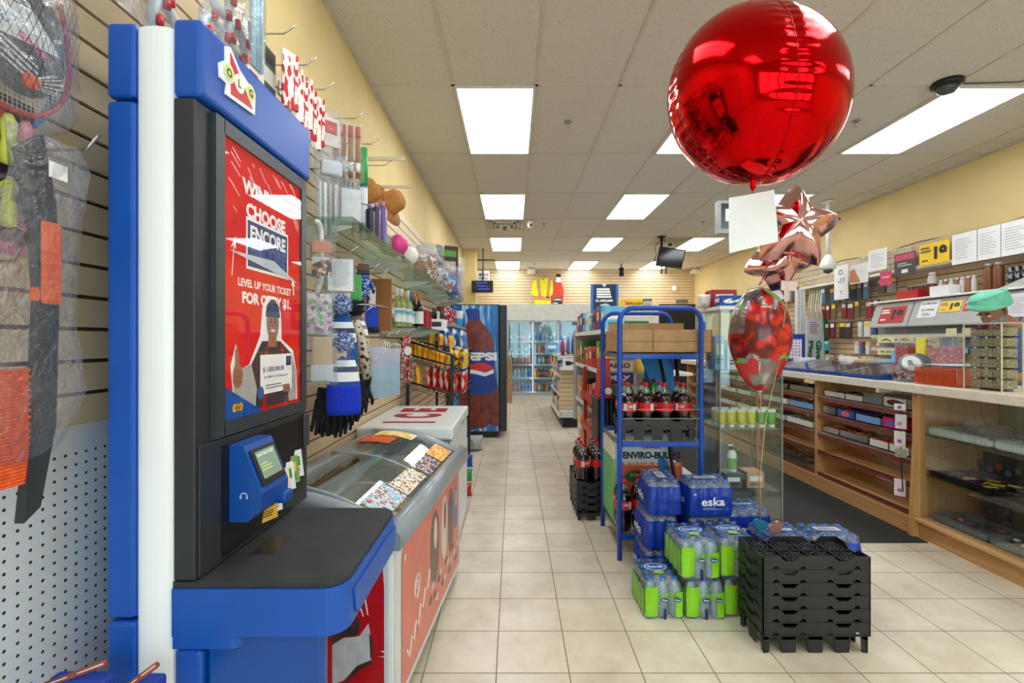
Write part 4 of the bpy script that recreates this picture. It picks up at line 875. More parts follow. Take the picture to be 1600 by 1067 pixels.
for k in range(5):
    shaped('red_bead_string', '%s string of dark red beads right of the face coverings' % ORD[k], 'beads', lambda b, k=k: b.tube([(-.84+.008*k, 3.58+.012*k, 1.495), (-.835+.008*k, 3.52+.04*k, 1.30), (-.84+.008*k, 3.52+.04*k, 1.12)], .006, speckle('red_beads', [(150, 24, 40), (200, 60, 70), (110, 16, 30), (230, 200, 200)], 90), 6), 'red bead strings')
shaped('round_tag', 'white round tag on the red bead strings', 'tag', lambda b: b.disc(0, 0, .028, .034, PAPER, CAMF((-.79, 3.5, 1.38)), 0))
# wine bottles on the lower glass shelf
def wine(body, cap, lab_m, dark):
    r = thing('wine_bottle', 'x', 'wine bottle'); b = MB(); b.lathe([(.034, 0), (.037, .004), (.037, .17), (.030, .205), (.015, .225), (.014, .255)], mat('wine_%s' % dark, body, .12, var=.05, coat=.5), seg=18); b.build('bottle', r)
    b = MB(); b.lathe([(.0155, .245), (.0155, .305), (.014, .307)], C(cap, .35), seg=14); b.build('foil_cap', r)
    b = MB(); b.lathe([(.0378, .04), (.0378, .15)], lab_m, seg=18, cap=False); b.build('label', r); return r
L1 = bands('wine_label_blue', [(0, (228, 232, 234)), (.45, (200, 220, 225)), (.6, (110, 170, 190)), (.85, (220, 235, 238))], 'Z', noise=.4); L2 = C((228, 228, 232), .5)
for k, (px, X, cap, body, dk, lb, nm) in enumerate(((620, -.93, (226, 228, 234), (150, 156, 90), 'pale', L1, 'pale wine bottle with white cap at the left end of the lower glass shelf'),
        (627, -.90, (228, 230, 232), (150, 156, 90), 'pale', L1, 'pale wine bottle with white cap, second from the left'), (630, -.95, (214, 150, 70), (150, 156, 90), 'pale', L1, 'pale wine bottle with gold cap behind the white capped pair'),
        (637, -.88, (222, 226, 236), (160, 160, 90), 'pale', L1, 'pale wine bottle with white cap beside the gold capped one'), (642, -.91, (60, 120, 170), (60, 60, 40), 'olive', L1, 'wine bottle with a blue cap'),
        (647, -.89, (206, 110, 50), (50, 40, 36), 'dark', L2, 'dark wine bottle with orange cap behind the front one'), (655, -.84, (214, 116, 60), (26, 22, 26), 'black', L2, 'black wine bottle with orange cap and white label at the front'))):
    r = wine(body, cap, lb, dk); r.location = on_shelf(px, X, 1.567); r['label'] = nm; r['group'] = 'wine bottles on the lower glass shelf'
for k in range(3):
    b = MB(); q = on_shelf(598+6*k, -.93+.03*k, 1.567); pillow(.07, .19, .03, SIL, 30+k, Matrix.Translation(q) @ Matrix.Rotation(.8, 4, 'Z'), mb=b); b.build('foil_pouch', None, '%s grey foil pouch from the left beside the wine' % ORD[k], 'pouch', 'grey foil pouches')
for k in range(3):
    q = on_shelf(664+5*k, -.90, 1.567); b = MB(); b.box(q.x-.03, q.x+.03, q.y-.04, q.y+.04, q.z, q.z+.2, C((178, 36, 48), .4), b=.004); b.build('red_box', None, '%s small red box from the black wine bottle' % ORD[k], 'box', 'red boxes on the lower glass shelf')
r = thing('bottle_carrier', 'white cardboard carrier of dark bottles at the wine shelf end', 'carrier', (-.82, 5.05, 1.567))
b = MB(); b.box(-.90, -.745, 5.0, 5.25, 1.567, 1.69, PAPER, b=.003); b.prism([(0, 0), (.25, 0), (.22, .16), (.03, .16)], .004, PAPER, LWF((-.82, 5.0, 1.62))); b.rect(-.82, 1.635, .10, .05, DGREY, CAMF((0, 4.998, 0)), 0); b.build('carton', r)
for k in range(6): b = MB(); b.cyl((-.86+.08*(k % 2), 5.05+.075*(k//2), 1.68), .014, .13, C((44, 50, 34), .25), 10); b.build('bottle_neck', r)
b = MB(); b.box(-1.015, -.70, 5.35, 7.0, 1.62, 1.66, GREY, b=.004); b.build('metal_shelf', None, 'grey metal shelf with red cups beside the cola picture', 'shelf')
for k in range(4): shaped('red_cup', '%s red patterned cup on the grey shelf from the wine side' % ORD[k], 'cup', lambda b, k=k: b.lathe([(.05, 0), (.055, .02), (.065, .19), (.06, .2)], speckle('red_cup_print', [(176, 40, 60), (230, 170, 180), (120, 20, 40)], 40), (-.84+.03*(k % 2), 5.5+.2*k, 1.66), 16), 'red cups on the grey shelf')
shaped('blue_cup', 'light blue tumbler on the corner of the grey shelf', 'cup', lambda b: b.lathe([(.05, 0), (.055, .02), (.07, .2), (.065, .21)], bands('blue_cup_b', [(0, (60, 150, 210)), (.5, (210, 220, 228))], 'Z'), (-.76, 6.45, 1.66), 16))
# chip rack
RK = C((30, 30, 32), .4); rk = thing('chip_rack', 'black wire snack rack with three sloping shelves of chips', 'rack', (-.8, 4.7, 0)); 
for X, z1, Y in ((-.94, 1.46, 4.16), (-.545, 1.33, 4.16), (-.94, 1.46, 5.75), (-.545, 1.33, 5.75)):
    b = MB(); b.box(X-.014, X+.014, Y-.014, Y+.014, 0, z1, RK); b.build('upright', rk)
def rail(zw, za, nm, Ya=4.16, Yb=5.75):
    b = MB()
    for Y in (Ya, Yb): b.tube([(-1.0, Y, zw+.05), (-.53, Y, za+.05), (-.50, Y, za+.02)], .009, RK, 6)
    b.tube([(-.52, Ya, za+.05), (-.52, Yb, za+.05)], .008, RK, 6); b.tube([(-.52, Ya, za-.01), (-.52, Yb, za-.01)], .006, RK, 6)
    for k in range(13): b.tube([(-.98, Ya+.01+(Yb-Ya-.02)*k/12, zw-.01), (-.52, Ya+.01+(Yb-Ya-.02)*k/12, za-.01)], .003, RK, 4)
    b.build(nm, rk)
rail(1.30, 1.18, 'wire_shelf'); rail(1.06, .93, 'wire_shelf'); rail(1.40, 1.31, 'wire_shelf', 4.80, 5.75)
b = MB(); b.tube([(-1.0, 4.16, 1.475), (-.545, 4.16, 1.33), (-.50, 4.16, 1.29)], .011, RK, 6); b.tube([(-.50, 4.16, 1.29), (-.50, 5.75, 1.29)], .009, RK, 6); b.build('top_rail', rk)
def chipmat(nm, c1, c2): return speckle('chip_%s' % nm, [c1, c1, c2, c1, (240, 235, 225)], 9, .3)
def chipbag(w, h, d, m, seed):
    b = MB(); pillow(w, h, d, m, seed, mb=b, crinkle=.2); r = thing('chip_bag', 'x', 'chip bag'); b.build('pouch', r)
    b = MB(); sm = C((225, 222, 216), .3, coat=.3); b.box(-w*.47, w*.47, -.0015, .0015, h-.012, h+.004, sm); b.build('top_seal', r); return Proto(r)
rr = random.Random(11)
def chiprow(m_, n, X0, X1, Y, z0, z1, w, h, word, grp, lean=.25, d=.045, seed=0):
    pr = chipbag(w, h, d, m_, seed)
    for k in range(n):
        t = k/max(1, n-1); pr.put((X0+(X1-X0)*t, Y+rr.uniform(-.01, .01), z0+(z1-z0)*t), PI/2+rr.uniform(-.12, .12), '%s, %s from the wall' % (word, ORD[k]), grp, rx=rr.uniform(-.1, .05))
ORC = chipmat('orange', (236, 176, 50), (200, 130, 40)); REC = chipmat('red', (196, 40, 34), (230, 200, 190)); BLC = chipmat('blue', (40, 110, 190), (210, 225, 235)); YEC = chipmat('yellow', (240, 200, 50), (120, 60, 130))
chiprow(ORC, 10, -.97, -.60, 4.30, 1.325, 1.195, .20, .15, 'yellow orange chip bag on the middle rack shelf', 'yellow orange chip bags', seed=1)
chiprow(YEC, 3, -.60, -.50, 4.56, 1.20, 1.18, .22, .17, 'yellow and purple chip bag at the rack corner', 'yellow and purple chip bags', seed=2)
chiprow(REC, 5, -.76, -.55, 4.32, 1.0, .95, .24, .22, 'red chip bag on the lowest rack shelf', 'red chip bags', seed=3, d=.05)
chiprow(ORC, 1, -.85, -.85, 4.24, 1.03, 1.03, .20, .22, 'upright yellow chip bag beside the red ones', 'yellow orange chip bags', seed=8)
chiprow(YEC, 4, -.64, -.50, 4.85, 1.21, 1.17, .24, .2, 'yellow chip bag farther along the middle shelf', 'yellow chip bags farther along', seed=4)
chiprow(REC, 4, -.66, -.5, 4.7, .97, .93, .26, .22, 'red chip bag farther along the lowest shelf', 'red chip bags farther along', seed=5, d=.055)
chiprow(ORC, 3, -.86, -.66, 4.90, 1.38, 1.34, .22, .17, 'orange chip bag on the top rack shelf', 'orange chip bags on top', seed=6)
chiprow(BLC, 4, -.80, -.56, 5.18, 1.365, 1.32, .26, .25, 'blue chip bag on the top rack shelf', 'blue chip bags on top', seed=7, d=.06)
chiprow(BLC, 3, -.76, -.56, 5.46, 1.35, 1.32, .26, .25, 'blue chip bag at the far end of the top rack shelf', 'blue chip bags at the far end', seed=9, d=.06)
# ================================================================ near left wall
def racket_set():
    r = thing('badminton_set', 'badminton racket set in a net bag at the top left corner', 'racket set')
    X = -.93; Y = .868; zc = 2.01
    def E(a, ry, rz_, dx=0): return (X+dx, Y+ry*math.cos(a), zc+rz_*math.sin(a))
    b = MB(); b.tube([(X-.02, Y-.005+.105*math.cos(a), zc-.01+(.15 if math.sin(a) < 0 else .22)*math.sin(a)) for a in [2*PI*k/40 for k in range(40)]], .006, C((40, 110, 190), .3), 8, closed=True); b.build('racket_frame', r, label='blue racket frame')
    b = MB(); b.tube([(X, Y+.11*math.cos(a), zc+(.13 if math.sin(a) < 0 else .22)*math.sin(a)) for a in [2*PI*k/40 for k in range(40)]], .005, C((190, 50, 60), .3), 8, closed=True); b.build('racket_frame', r, label='red racket frame')
    b = MB()
    for k in range(-12, 13):
        y = k*.0085; s = math.sqrt(max(0, 1-(y/.105)**2)); b.tube([(X-.01, Y+y, zc-.13*s), (X-.01, Y+y, zc+.21*s)], .0006, C((220, 220, 225), .4), 3)
    for k in range(-14, 24):
        z = k*.009; R_ = .13 if z < 0 else .21; s = math.sqrt(max(0, 1-(z/R_)**2)); b.tube([(X-.01, Y-.105*s, zc+z), (X-.01, Y+.105*s, zc+z)], .0006, C((220, 220, 225), .4), 3)
    b.build('strings', r)
    b = MB(); CARD = C((70, 74, 82), .5); b.prism([(.085*math.cos(a), .12*math.sin(a)+.02 if math.sin(a) > 0 else .10*math.sin(a)) for a in [2*PI*k/24 for k in range(24)]], .003, CARD, LWF((X+.012, Y, zc+.0)))
    M = LWF((X+.0155, Y, zc)); b.quad([(x, y, .0006) for x, y in [(-.075, .05), (.02, .07), (.05, .04), (.075, .01), (.0, .0), (-.06, -.01)]], C((222, 226, 228), .5), M)
    b.text('SPORT', .03, .0, .014, C((226, 90, 160), .4), M, w=.07, rot=-.35, z=.001, bold=.03); b.text('MO', -.035, .025, .013, C((70, 140, 200), .4), M, w=.03, rot=-.35, z=.001, bold=.03)
    for k in range(4): b.rect(.005+.004*k, -.022-.011*k, .07, .005, C((200, 204, 210), .5), FR(M.translation, (0, .94, -.34), (0, .34, .94)), .001)
    b.build('card', r)
    b = MB(); b.lathe([(0, 0), (.012, .003), (.014, .014), (.013, .02)], C((240, 100, 50), .5), M=FR((X+.02, Y+.0, zc-.07), (0, 0, 1), (1, 0, 0)), seg=14)
    for k in range(12): a = 2*PI*k/12; b.tube([(X+.024+.008*math.cos(a), Y+.02, zc-.07+.010*math.sin(a)), (X+.024+.016*math.cos(a), Y+.055, zc-.055+.020*math.sin(a))], .0011, WHITE, 4)
    b.build('shuttlecock', r)
    g = MB(); vs = []; n = 14
    for i in range(n+1):
        for k in range(24):
            t = i/n; a = 2*PI*k/24; rr_ = (.125 if t < .55 else .125*(1-(t-.55)*1.1))*math.sin(min(1, t*5+.25)*PI/2)
            vs.append((X+rr_*.35*math.sin(a), Y+rr_*math.cos(a), zc-.165+t*.5))
    g.add(vs, [(i*24+k, i*24+(k+1) % 24, (i+1)*24+(k+1) % 24, (i+1)*24+k) for i in range(n) for k in range(24)], clear('net_bag', (240, 241, 243), .03, .2, bump=.35, bscale=30, milky=.05, fres=.2), True); g.build('clear_sleeve', r)
    b = MB(); NM = C((40, 40, 44), .6)
    for k in range(-9, 10):
        for s in (-1, 1):
            pts = []
            for j in range(9):
                t = j/8; y = k*.013+s*(t-.5)*.16
                if abs(y) < .122*math.sqrt(max(.0, 1-(2*t-1)**4))+.002: pts.append((X+.047-.28*abs(y)*.9, Y+y, zc-.15+t*.44))
            if len(pts) > 1: b.tube(pts, .0005, NM, 3)
    b.build('net', r)
    r.location = (0, 0, 0)
racket_set()
def rope_pack():
    X = -.95; r = thing('skipping_rope_pack', 'pink and yellow handled skipping ropes on a card at the left edge', 'toy pack')
    b = MB(); M = LWF((X, .86, 1.62)); b.box(-.08, .062, 0, .29, .0, .004, C((60, 36, 56), .4), M=M); b.box(-.08, .062, -.006, .016, .0, .006, C((214, 120, 160), .5), M=M); b.rect(.0, .245, .02, .03, C((236, 80, 40), .5), M, .005); b.build('card', r)
    for k, c in enumerate(((206, 206, 80), (214, 110, 130))):
        for zz in (.03, .145):
            b = MB(); b.lathe([(.0, 0), (.011, .004), (.012, .03), (.010, .05), (.012, .08), (.006, .095)], C(c, .35), M=FR((X+.018, .863+.030*k, 1.63+zz), (1, 0, 0), (0, 1, 0)), seg=14); b.build('handle', r)
    b = MB(); b.tube([(X+.012, .85, 1.75), (X+.016, .895, 1.755), (X+.012, .91, 1.745)], .009, C((40, 28, 34), .3), 8); b.build('cord_bundle', r)
rope_pack()
def brush_bag():
    r = thing('snow_brush_pack', 'orange and black snow brush in a clear bag hanging left of kiosk', 'snow brush'); X = -.90; Y = .882
    BK = mat('brush_black', (44, 50, 56), .35, var=.1, scale=8)
    b = MB(); b.prism([(-.035, .06), (.005, .10), (.03, -.02), (.038, -.15), (.03, -.45), (.0, -.60), (-.03, -.62), (-.012, -.45), (.0, -.2), (-.01, -.08)], .018, BK, LWF((X-.005, Y-.005, 1.74))); b.build('handle', r)
    OG = bands('brush_grip', [(0, (240, 104, 36)), (.3, (232, 90, 26)), (.33, (240, 104, 36)), (.45, (228, 88, 26)), (.48, (240, 104, 36)), (.6, (228, 88, 26)), (.63, (240, 104, 36))], 'Z')
    b = MB(); b.box(X-.012, X+.018, Y-.006, Y+.035, 1.52, 1.68, OG, b=.008); b.build('grip', r, label='orange grip')
    b = MB(); OB = mat('brush_bristle', (246, 96, 40), .7, var=.15, scale=90, bump=.5, bscale=200)
    for k in range(34): z = 1.40-.0062*k; b.box(X-.012, X+.008, Y-.13+.0*(k % 2), Y-.018-.004*(k % 2), z-.0052, z, OB)
    b.build('bristles', r, label='orange bristles')
    b = MB(); n = 16; vs = []; rr = random.Random(8); prof = [(-.06, .085), (-.055, .11), (-.05, .10), (-.06, .09), (-.08, .085), (-.10, .08), (-.12, .078), (-.13, .075), (-.14, .075), (-.14, .075), (-.14, .085), (-.14, .09), (-.14, .10), (-.14, .085), (-.13, .05), (-.12, .03)]
    zs = [1.845-.041*i for i in range(16)]
    for i in range(16):
        a0, a1 = prof[i]
        for k in range(20):
            a = 2*PI*k/20; yc = (a0+a1)/2; hw = (a1-a0)/2
            vs.append((X+.004+.028*math.sin(a)*(0.25 if i in (0, 15) else 1)*rr.uniform(.7, 1.2), Y+yc+hw*math.cos(a)*rr.uniform(.96, 1.03), zs[i]+rr.uniform(-.004, .004)))
    b.add(vs, [(i*20+k, i*20+(k+1) % 20, (i+1)*20+(k+1) % 20, (i+1)*20+k) for i in range(15) for k in range(20)], clear('bag_film', (248, 249, 251), .09, .12, bump=1.0, bscale=30, milky=.015, fres=.4), True); b.build('clear_bag', r)
    b = MB(); b.box(X+.028, X+.030, Y-.005, Y+.03, 1.76, 1.79, PAPER); b.build('tag', r)
    r.location = (0, 0, 0)
brush_bag()
for Y, z, l, s_ in ((1.0, 1.86, 'chrome hook at the far left above the snow brush bag', .55), (.877, 1.60, 'chrome hook at the left frame edge below the skipping ropes', .42)): hook(Y, z, l, sc=s_)
# blue goods on the floor hooks, bottom left
for x, y, w_, l in ((118, 1062, .06, 'brown trimmed blue fabric pouch at the bottom left corner'), (222, 1065, .03, 'brown laced blue item in front of the kiosk column foot')):
    q = P(x, y, .93); b = MB(); r = thing('fabric_pouch', l, 'pouch', q)
    b.box(q.x-w_, q.x+w_, q.y, q.y+.03, q.z-.12, q.z, mat('pouch_blue', (24, 60, 160), .7, bump=.3), b=.008, M=None); b.build('body', r)
    b = MB(); b.tube([q+Vector((-w_, 0, -.01)), q+Vector((0, -.002, .012)), q+Vector((w_, 0, .034))], .006, C((150, 74, 54), .7), 6); b.tube([q+Vector((-w_, -.006, -.008)), q+Vector((w_, -.006, .036))], .0012, PAPER, 4); b.build('brown_trim', r)
# ================================================================ back: walk-in cooler, signs
def bottle_proto(name, h, r, body, cap, lab, clearb=False, z0=.25, z1=.62, capr=.32):
    t = thing(name, 'x', 'bottle'); b = MB()
    b.lathe([(r*.86, 0), (r, h*.03), (r, h*.66), (r*.8, h*.78), (r*.36, h*.90), (r*.33, h*.95)], body, seg=14); b.build('bottle_body', t)
    b = MB(); b.cyl((0, 0, h*.94), r*capr*1.25, h*.06, cap, 12); b.build('cap', t)
    if lab: b = MB(); b.lathe([(r*1.015, h*z0), (r*1.015, h*z1)], lab, seg=14, cap=False); b.build('label', t)
    return Proto(t)
def walk_in():
    Y = 11.4; r = thing('walk_in_cooler', 'white walk-in drinks cooler with glass doors along the back wall', 'cooler', (1.5, Y+.3, 0))
    WP = mat('cooler_panel', (226, 228, 226), .4, var=.05, scale=12); AL = mat('cooler_aluminium', (176, 180, 180), .35, .5)
    x0, x1 = -.136, 3.55
    b = MB(); b.box(x0-.3, x1, Y, Y+.7, 1.97, 2.36, WP); b.build('top_panel', r)
    b = MB(); b.box(x0-.3, x1, Y, Y+.7, .0, .15, WP); b.build('base_panel', r)
    b = MB(); b.box(x0-.3, x0, Y, Y+.7, .15, 1.97, WP); b.box(1.70, x1, Y, Y+.7, .15, 1.97, WP); b.box(x0, 1.70, Y+.6, Y+.66, .15, 1.97, C((205, 214, 216), .5)); b.build('cabinet_walls', r)
    for k in range(3):
        a = x0+.612*k; b = MB()
        for q in ((a+.004, a+.034, .16, 1.965), (a+.578, a+.608, .16, 1.965), (a, a+.61, .16, .20), (a, a+.61, 1.925, 1.965)): b.box(q[0], q[1], Y-.03, Y, q[2], q[3], AL, b=.004)
        d = b.build('cooler_door', r); b = MB(); b.box(a+.034, a+.578, Y-.018, Y-.012, .20, 1.925, clear('cooler_glass', (228, 238, 240), .05, .03, fres=.3)); b.build('glass_pane', d)
        b = MB(); b.box(a+.55, a+.57, Y-.06, Y-.035, .9, 1.3, BLACK); b.build('door_handle', d)
        b = MB(); b.box(a+.592, a+.612, Y+.02, Y+.05, .2, 1.9, mat('cooler_tube', (245, 248, 250), .3, emit=7, ecol=(230, 244, 255))); b.build('light_tube', r)
    zs = [.22, .56, .89, 1.16, 1.46]
    for z in zs:
        b = MB(); b.box(x0+.01, 1.69, Y+.06, Y+.5, z-.02, z, C((225, 228, 228), .35)); b.box(x0+.01, 1.69, Y+.055, Y+.062, z-.03, z+.008, WHITE); b.build('shelf', r)
    def m(c): return C(c, .3)
    kinds = {'dark': ((40, 26, 24), (230, 120, 60), (220, 90, 40)), 'orange': ((240, 150, 30), (240, 240, 235), (240, 170, 30)), 'clear': ((190, 210, 220), (240, 240, 240), (150, 190, 220)),
             'blue': ((70, 150, 200), (230, 240, 245), (40, 100, 180)), 'grey': ((150, 155, 160), (60, 60, 66), (210, 214, 216)), 'red': ((190, 60, 50), (220, 220, 220), (220, 60, 60)), 'pink': ((230, 130, 130), (240, 240, 240), (240, 150, 150)), 'green': ((120, 150, 90), (60, 60, 50), (220, 210, 180))}
    pr = {k: bottle_proto('drink_bottle', .22, .036, m(v[0]), m(v[1]), m(v[2])) for k, v in kinds.items()}
    rr = random.Random(2); dn = ('left', 'middle', 'right'); sn = ('bottom', 'second lowest', 'middle', 'second highest', 'top')
    pat = [[('pink', 'pink', 'pink', 'blue', 'blue', 'blue'), ('grey', 'clear', 'clear', 'blue', 'clear', 'blue'), ('pink', 'grey', 'pink', 'grey', 'pink', 'pink'), ('grey', 'clear', 'grey', 'clear', 'grey', 'clear'), ('grey', 'clear', 'grey', 'grey', 'pink', 'grey')],
           [('red', 'green', 'dark', 'orange', 'blue', 'orange'), ('orange', 'dark', 'dark', 'dark', 'orange', 'pink'), ('clear', 'grey', 'grey', 'dark', 'pink', 'orange'), ('clear', 'orange', 'red', 'clear', 'green', 'clear'), ('blue', 'blue', 'clear', 'clear', 'grey', 'clear')],
           [('orange', 'dark', 'red', 'blue', 'blue', 'red'), ('orange', 'dark', 'dark', 'orange', 'dark', 'dark'), ('clear', 'grey', 'clear', 'grey', 'dark', 'dark'), ('blue', 'red', 'grey', 'clear', 'green', 'clear'), ('blue', 'grey', 'clear', 'blue', 'grey', 'clear')]]
    word = {'dark': 'dark', 'orange': 'orange', 'clear': 'pale', 'blue': 'blue', 'grey': 'grey', 'red': 'red', 'pink': 'pink', 'green': 'green'}
    for d in range(3):
        for s in range(5):
            for k in range(6):
                kd = pat[d][s][k]
                pr[kd].put((x0+.07+.612*d+.088*k+(.02 if k else 0), Y+.12+rr.uniform(0, .03), zs[s]), rr.uniform(0, 6), '%s drink bottle, %s from left on the %s shelf behind the %s cooler door' % (word[kd], ORD[k], sn[s], dn[d]), 'bottles in the walk-in cooler', sc=rr.uniform(.92, 1.12))
walk_in()
# cardboard sheet standing by the cooler
shaped('cardboard_sheet', 'tall folded cardboard sheet standing between the cola cooler and the glass doors', 'cardboard', lambda b: (b.box(-.19, -.03, 11.0, 11.03, 0, 1.10, KRAFT), b.box(-.19, -.18, 11.03, 11.2, 0, 1.08, KRAFT)))
b = MB(); z = CH-(642-CY)/F_*10.2
for p0 in ((808, 633), (828, 658)): q = FL(*p0); b.disc(q.x, q.y, .10, .03, C((150, 138, 116), .6), TOP((0, 0, 0)), .002)
b.build('floor_drain', None, 'pair of small worn marks on the far aisle tiles', 'floor marks')
# vest
def vest():
    Y = 12.05; s = Y/F_
    def q(x, y): return ((x-CX)*s, CH-(y-CY)*s)
    HV = mat('hi_vis_yellow', (226, 238, 24), .6, var=.06); OR = mat('vest_tape', (222, 140, 100), .5)
    r = thing('safety_vest', 'bright yellow safety shirt with orange tape hanging on the slatted back wall', 'safety vest', (*[q(848, 434)[0]], Y, q(848, 434)[1]))
    M = CAMF((0, Y, 0)); b = MB(); pts = [(838, 436), (843, 434), (848, 438), (853, 434), (858, 435), (863, 440), (865, 460), (860, 462), (861, 486), (836, 487), (835, 463), (830, 459), (832, 442)]
    b.prism([q(*p) for p in pts], .05, HV, M, z=0); b.build('shirt', r); b = MB()
    for pp in ([(838, 437), (843, 435), (846, 463), (841, 465)], [(856, 435), (861, 437), (858, 466), (853, 465)], [(835, 463), (860, 464), (861, 470), (835, 469)]): b.prism([q(*p) for p in pp], .003, OR, M, z=.051)
    b.build('reflective_tape', r); b = MB(); x, z = q(848, 434)
    b.tube([(x-.10, Y-.02, z), (x, Y-.02, z+.06), (x+.10, Y-.02, z)], .006, STEEL, 5); b.tube([(x, Y-.02, z+.06), (x, Y-.02, z+.1), (x+.03, Y-.01, z+.12)], .005, STEEL, 5); b.build('hanger', r)
vest()
def banner(name, lab, pts, Y, base, draw, t=.01, cat='banner'):
    s = Y/F_; q = lambda x, y: ((x-CX)*s, CH-(y-CY)*s); c = q(sum(p[0] for p in pts)/len(pts), sum(p[1] for p in pts)/len(pts))
    r = thing(name, lab, cat, (c[0], Y, c[1])); b = MB(); M = CAMF((0, Y, 0)); b.prism([q(*p) for p in pts], t, base, M); b.build('panel', r)
    b = MB(); draw(b, M, q, s, t+.002); b.build('print', r); return r
def d1(b, M, q, s, z):
    b.quad([(*q(*p), z) for p in [(869, 428), (876, 428), (876, 433), (869, 433)]][::-1], BLACK, M); b.quad([(*q(*p), z) for p in [(869, 433), (876, 433), (877, 441), (868, 441)]][::-1], WHITE, M)
    b.quad([(*q(*p), z) for p in [(865, 465), (878, 464), (877, 486), (861, 486)]][::-1], BLACK, M); c = q(871, 468); b.text('OMES', c[0], c[1], 4*s, WHITE, M, w=12*s, z=z+.002); b.lines(*q(870, 475), 12*s, 6*s, 2, WHITE, M, z+.002)
    b.lines(*q(869, 481), 10*s, 5*s, 2, WHITE, M, z+.002)
banner('bottle_poster', 'bottle shaped red and black poster hanging beside the yellow vest', [(869, 428), (876, 428), (877, 440), (881, 455), (879, 480), (876, 496), (859, 493), (862, 470), (866, 445)], 12.0, C((214, 62, 40), .5), d1, cat='poster')
def d2(b, M, q, s, z):
    for y, w_, t_ in ((470, 27, '$1,000,000'),): b.text(t_, *q(944, y), 4.5*s, WHITE, M, w=w_*s, z=z, bold=.05)
    b.lines(*q(944, 458), 24*s, 16*s, 4, WHITE, M, z, 5, .7)
    b.quad([(*q(*p), z) for p in [(938, 476), (946, 474), (952, 476), (956, 486), (948, 490), (938, 486)]][::-1], C((190, 200, 220), .5), M)
    b.quad([(*q(*p), z) for p in [(940, 444), (948, 444), (944, 449)]][::-1], C((190, 200, 210), .5), M)
    for x0, x1 in ((923, 927), (962, 966)): b.quad([(*q(*p), z-.0005) for p in [(x0, 444), (x1, 444), (x1, 492), (x0, 492)]][::-1], C((40, 110, 190), .5), M)
banner('lottery_banner', 'dark blue banner lettered in white hanging before the slatted back wall', [(923, 444), (966, 444), (966, 500), (923, 500)], 9.8, C((20, 40, 84), .5), d2)
def d3(b, M, q, s, z):
    c = q(973.5, 473.5); b.disc(c[0], c[1], 4*s, 4*s, C((240, 120, 40), .4), M, z); b.text('B', c[0], c[1], 5*s, WHITE, M, z=z+.001, bold=.04); b.text('bitcoin', *q(990, 474), 6*s, BLACK, M, w=24*s, z=z, bold=.02, skew=.25)
    b.quad([(*q(*p), z) for p in [(1003, 467), (1017, 467), (1017, 482), (1003, 482)]][::-1], C((120, 124, 110), .4), M); b.text('ATM', *q(1010, 474), 6*s, WHITE, M, w=13*s, z=z+.001, bold=.05)
    for k, c_ in enumerate(((230, 90, 60), (70, 130, 200), (60, 160, 90), (230, 90, 60))): b.disc(*q(972+10*k, 484), 4*s, 2*s, C(c_, .4), M, z)
banner('bitcoin_sign', 'yellow bitcoin ATM sign above the blue rack', [(966, 467), (1018, 467), (1018, 492), (966, 492)], 9.4, C((248, 200, 40), .4, emit=.15), d3, t=.06, cat='sign')
# the cash machine under the sign and dark doorway
r = thing('cash_machine', 'pale cash machine cabinet under the yellow bitcoin sign', 'cash machine', (2.45, 9.7, 0)); b = MB(); b.box(2.10, 2.80, 9.32, 9.95, 0, 1.975, C((214, 216, 210), .4), b=.02); b.build('cabinet', r)
b = MB(); b.box(2.2, 2.7, 9.31, 9.322, 1.72, 1.86, C((50, 120, 70), .4)); b.box(2.2, 2.7, 9.30, 9.322, 1.2, 1.6, DGREY); b.build('screen', r)
b = MB(); DK = C((26, 24, 24), .7); b.box(3.56, 4.44, 11.39, 11.42, 0, 2.36, DK, b=0); b.box(3.60, 4.40, 11.37, 11.392, .02, 2.30, C((34, 30, 30), .8)); dd = b.build('doorway_shade', kind='structure'); b = MB(); b.box(4.22, 4.52, 12.09, 12.131, 2.44, 2.54, C((120, 110, 100), .5)); b.build('exit_plate', None, 'small grey plate above the dark back doorway', 'sign')  # near-black slabs stand in for the shade inside the open doorway
b = MB(); b.box(3.55, 4.70, 11.42, 12.14, 0, 2.36, PAINT); b.box(4.44, 4.70, 11.38, 11.42, 0, 2.36, PAINT); b.build('wall_stub', kind='structure')
b = MB(); q = P(1055, 450, 12.1); b.cyl((0, 0, 0), .08, .04, WHITE, 18, M=CAMF((q.x, 12.128, q.z))); b.build('wall_clock', None, 'small round white dial on the slatted back wall', 'clock')
# small TV and notice by the left pilaster
r = thing('television', 'small dark screen with blue writing hung in the back left corner', 'television', (-.75, 9.3, 2.5)); M = CAMF((0, 9.35, 0)); s = 9.35/F_; b = MB()
b.box(-.835, -.405, 9.35, 9.40, 2.43, 2.67, BLACK, b=.008); b.build('screen', r); b = MB(); b.box(-.66, -.56, 9.38, 9.5, 2.5, 2.6, BLACK); b.tube([(-.61, 9.42, 2.6), (-.61, 9.42, CEIL)], .012, BLACK); b.build('wall_bracket', r)
b = MB(); BE = C((70, 80, 220), .4, emit=.8)
for k, t_ in enumerate((1, 2, 3)): b.lines(-.63+.02*k, 2.62-.06*k, .24, .03, 2, BE, FR((0, 9.349, 0), (1, 0, 0), (0, 0, 1)), .001, k)
b.build('screen_writing', r)
b = MB(); b.box(-.72, -.48, 9.44, 9.448, 2.68, 2.88, PAPER)
for k in range(3): b.disc(-.67+.07*k, 2.80, .03, .03, C(((40, 50, 90), (220, 130, 120), (225, 150, 140))[k], .5), CAMF((0, 9.438, 0)), .001)
b.lines(-.6, 2.73, .2, .05, 2, DGREY, CAMF((0, 9.438, 0)), .001); b.build('notice_card', None, 'white notice with three round marks above the small back corner screen', 'notice')
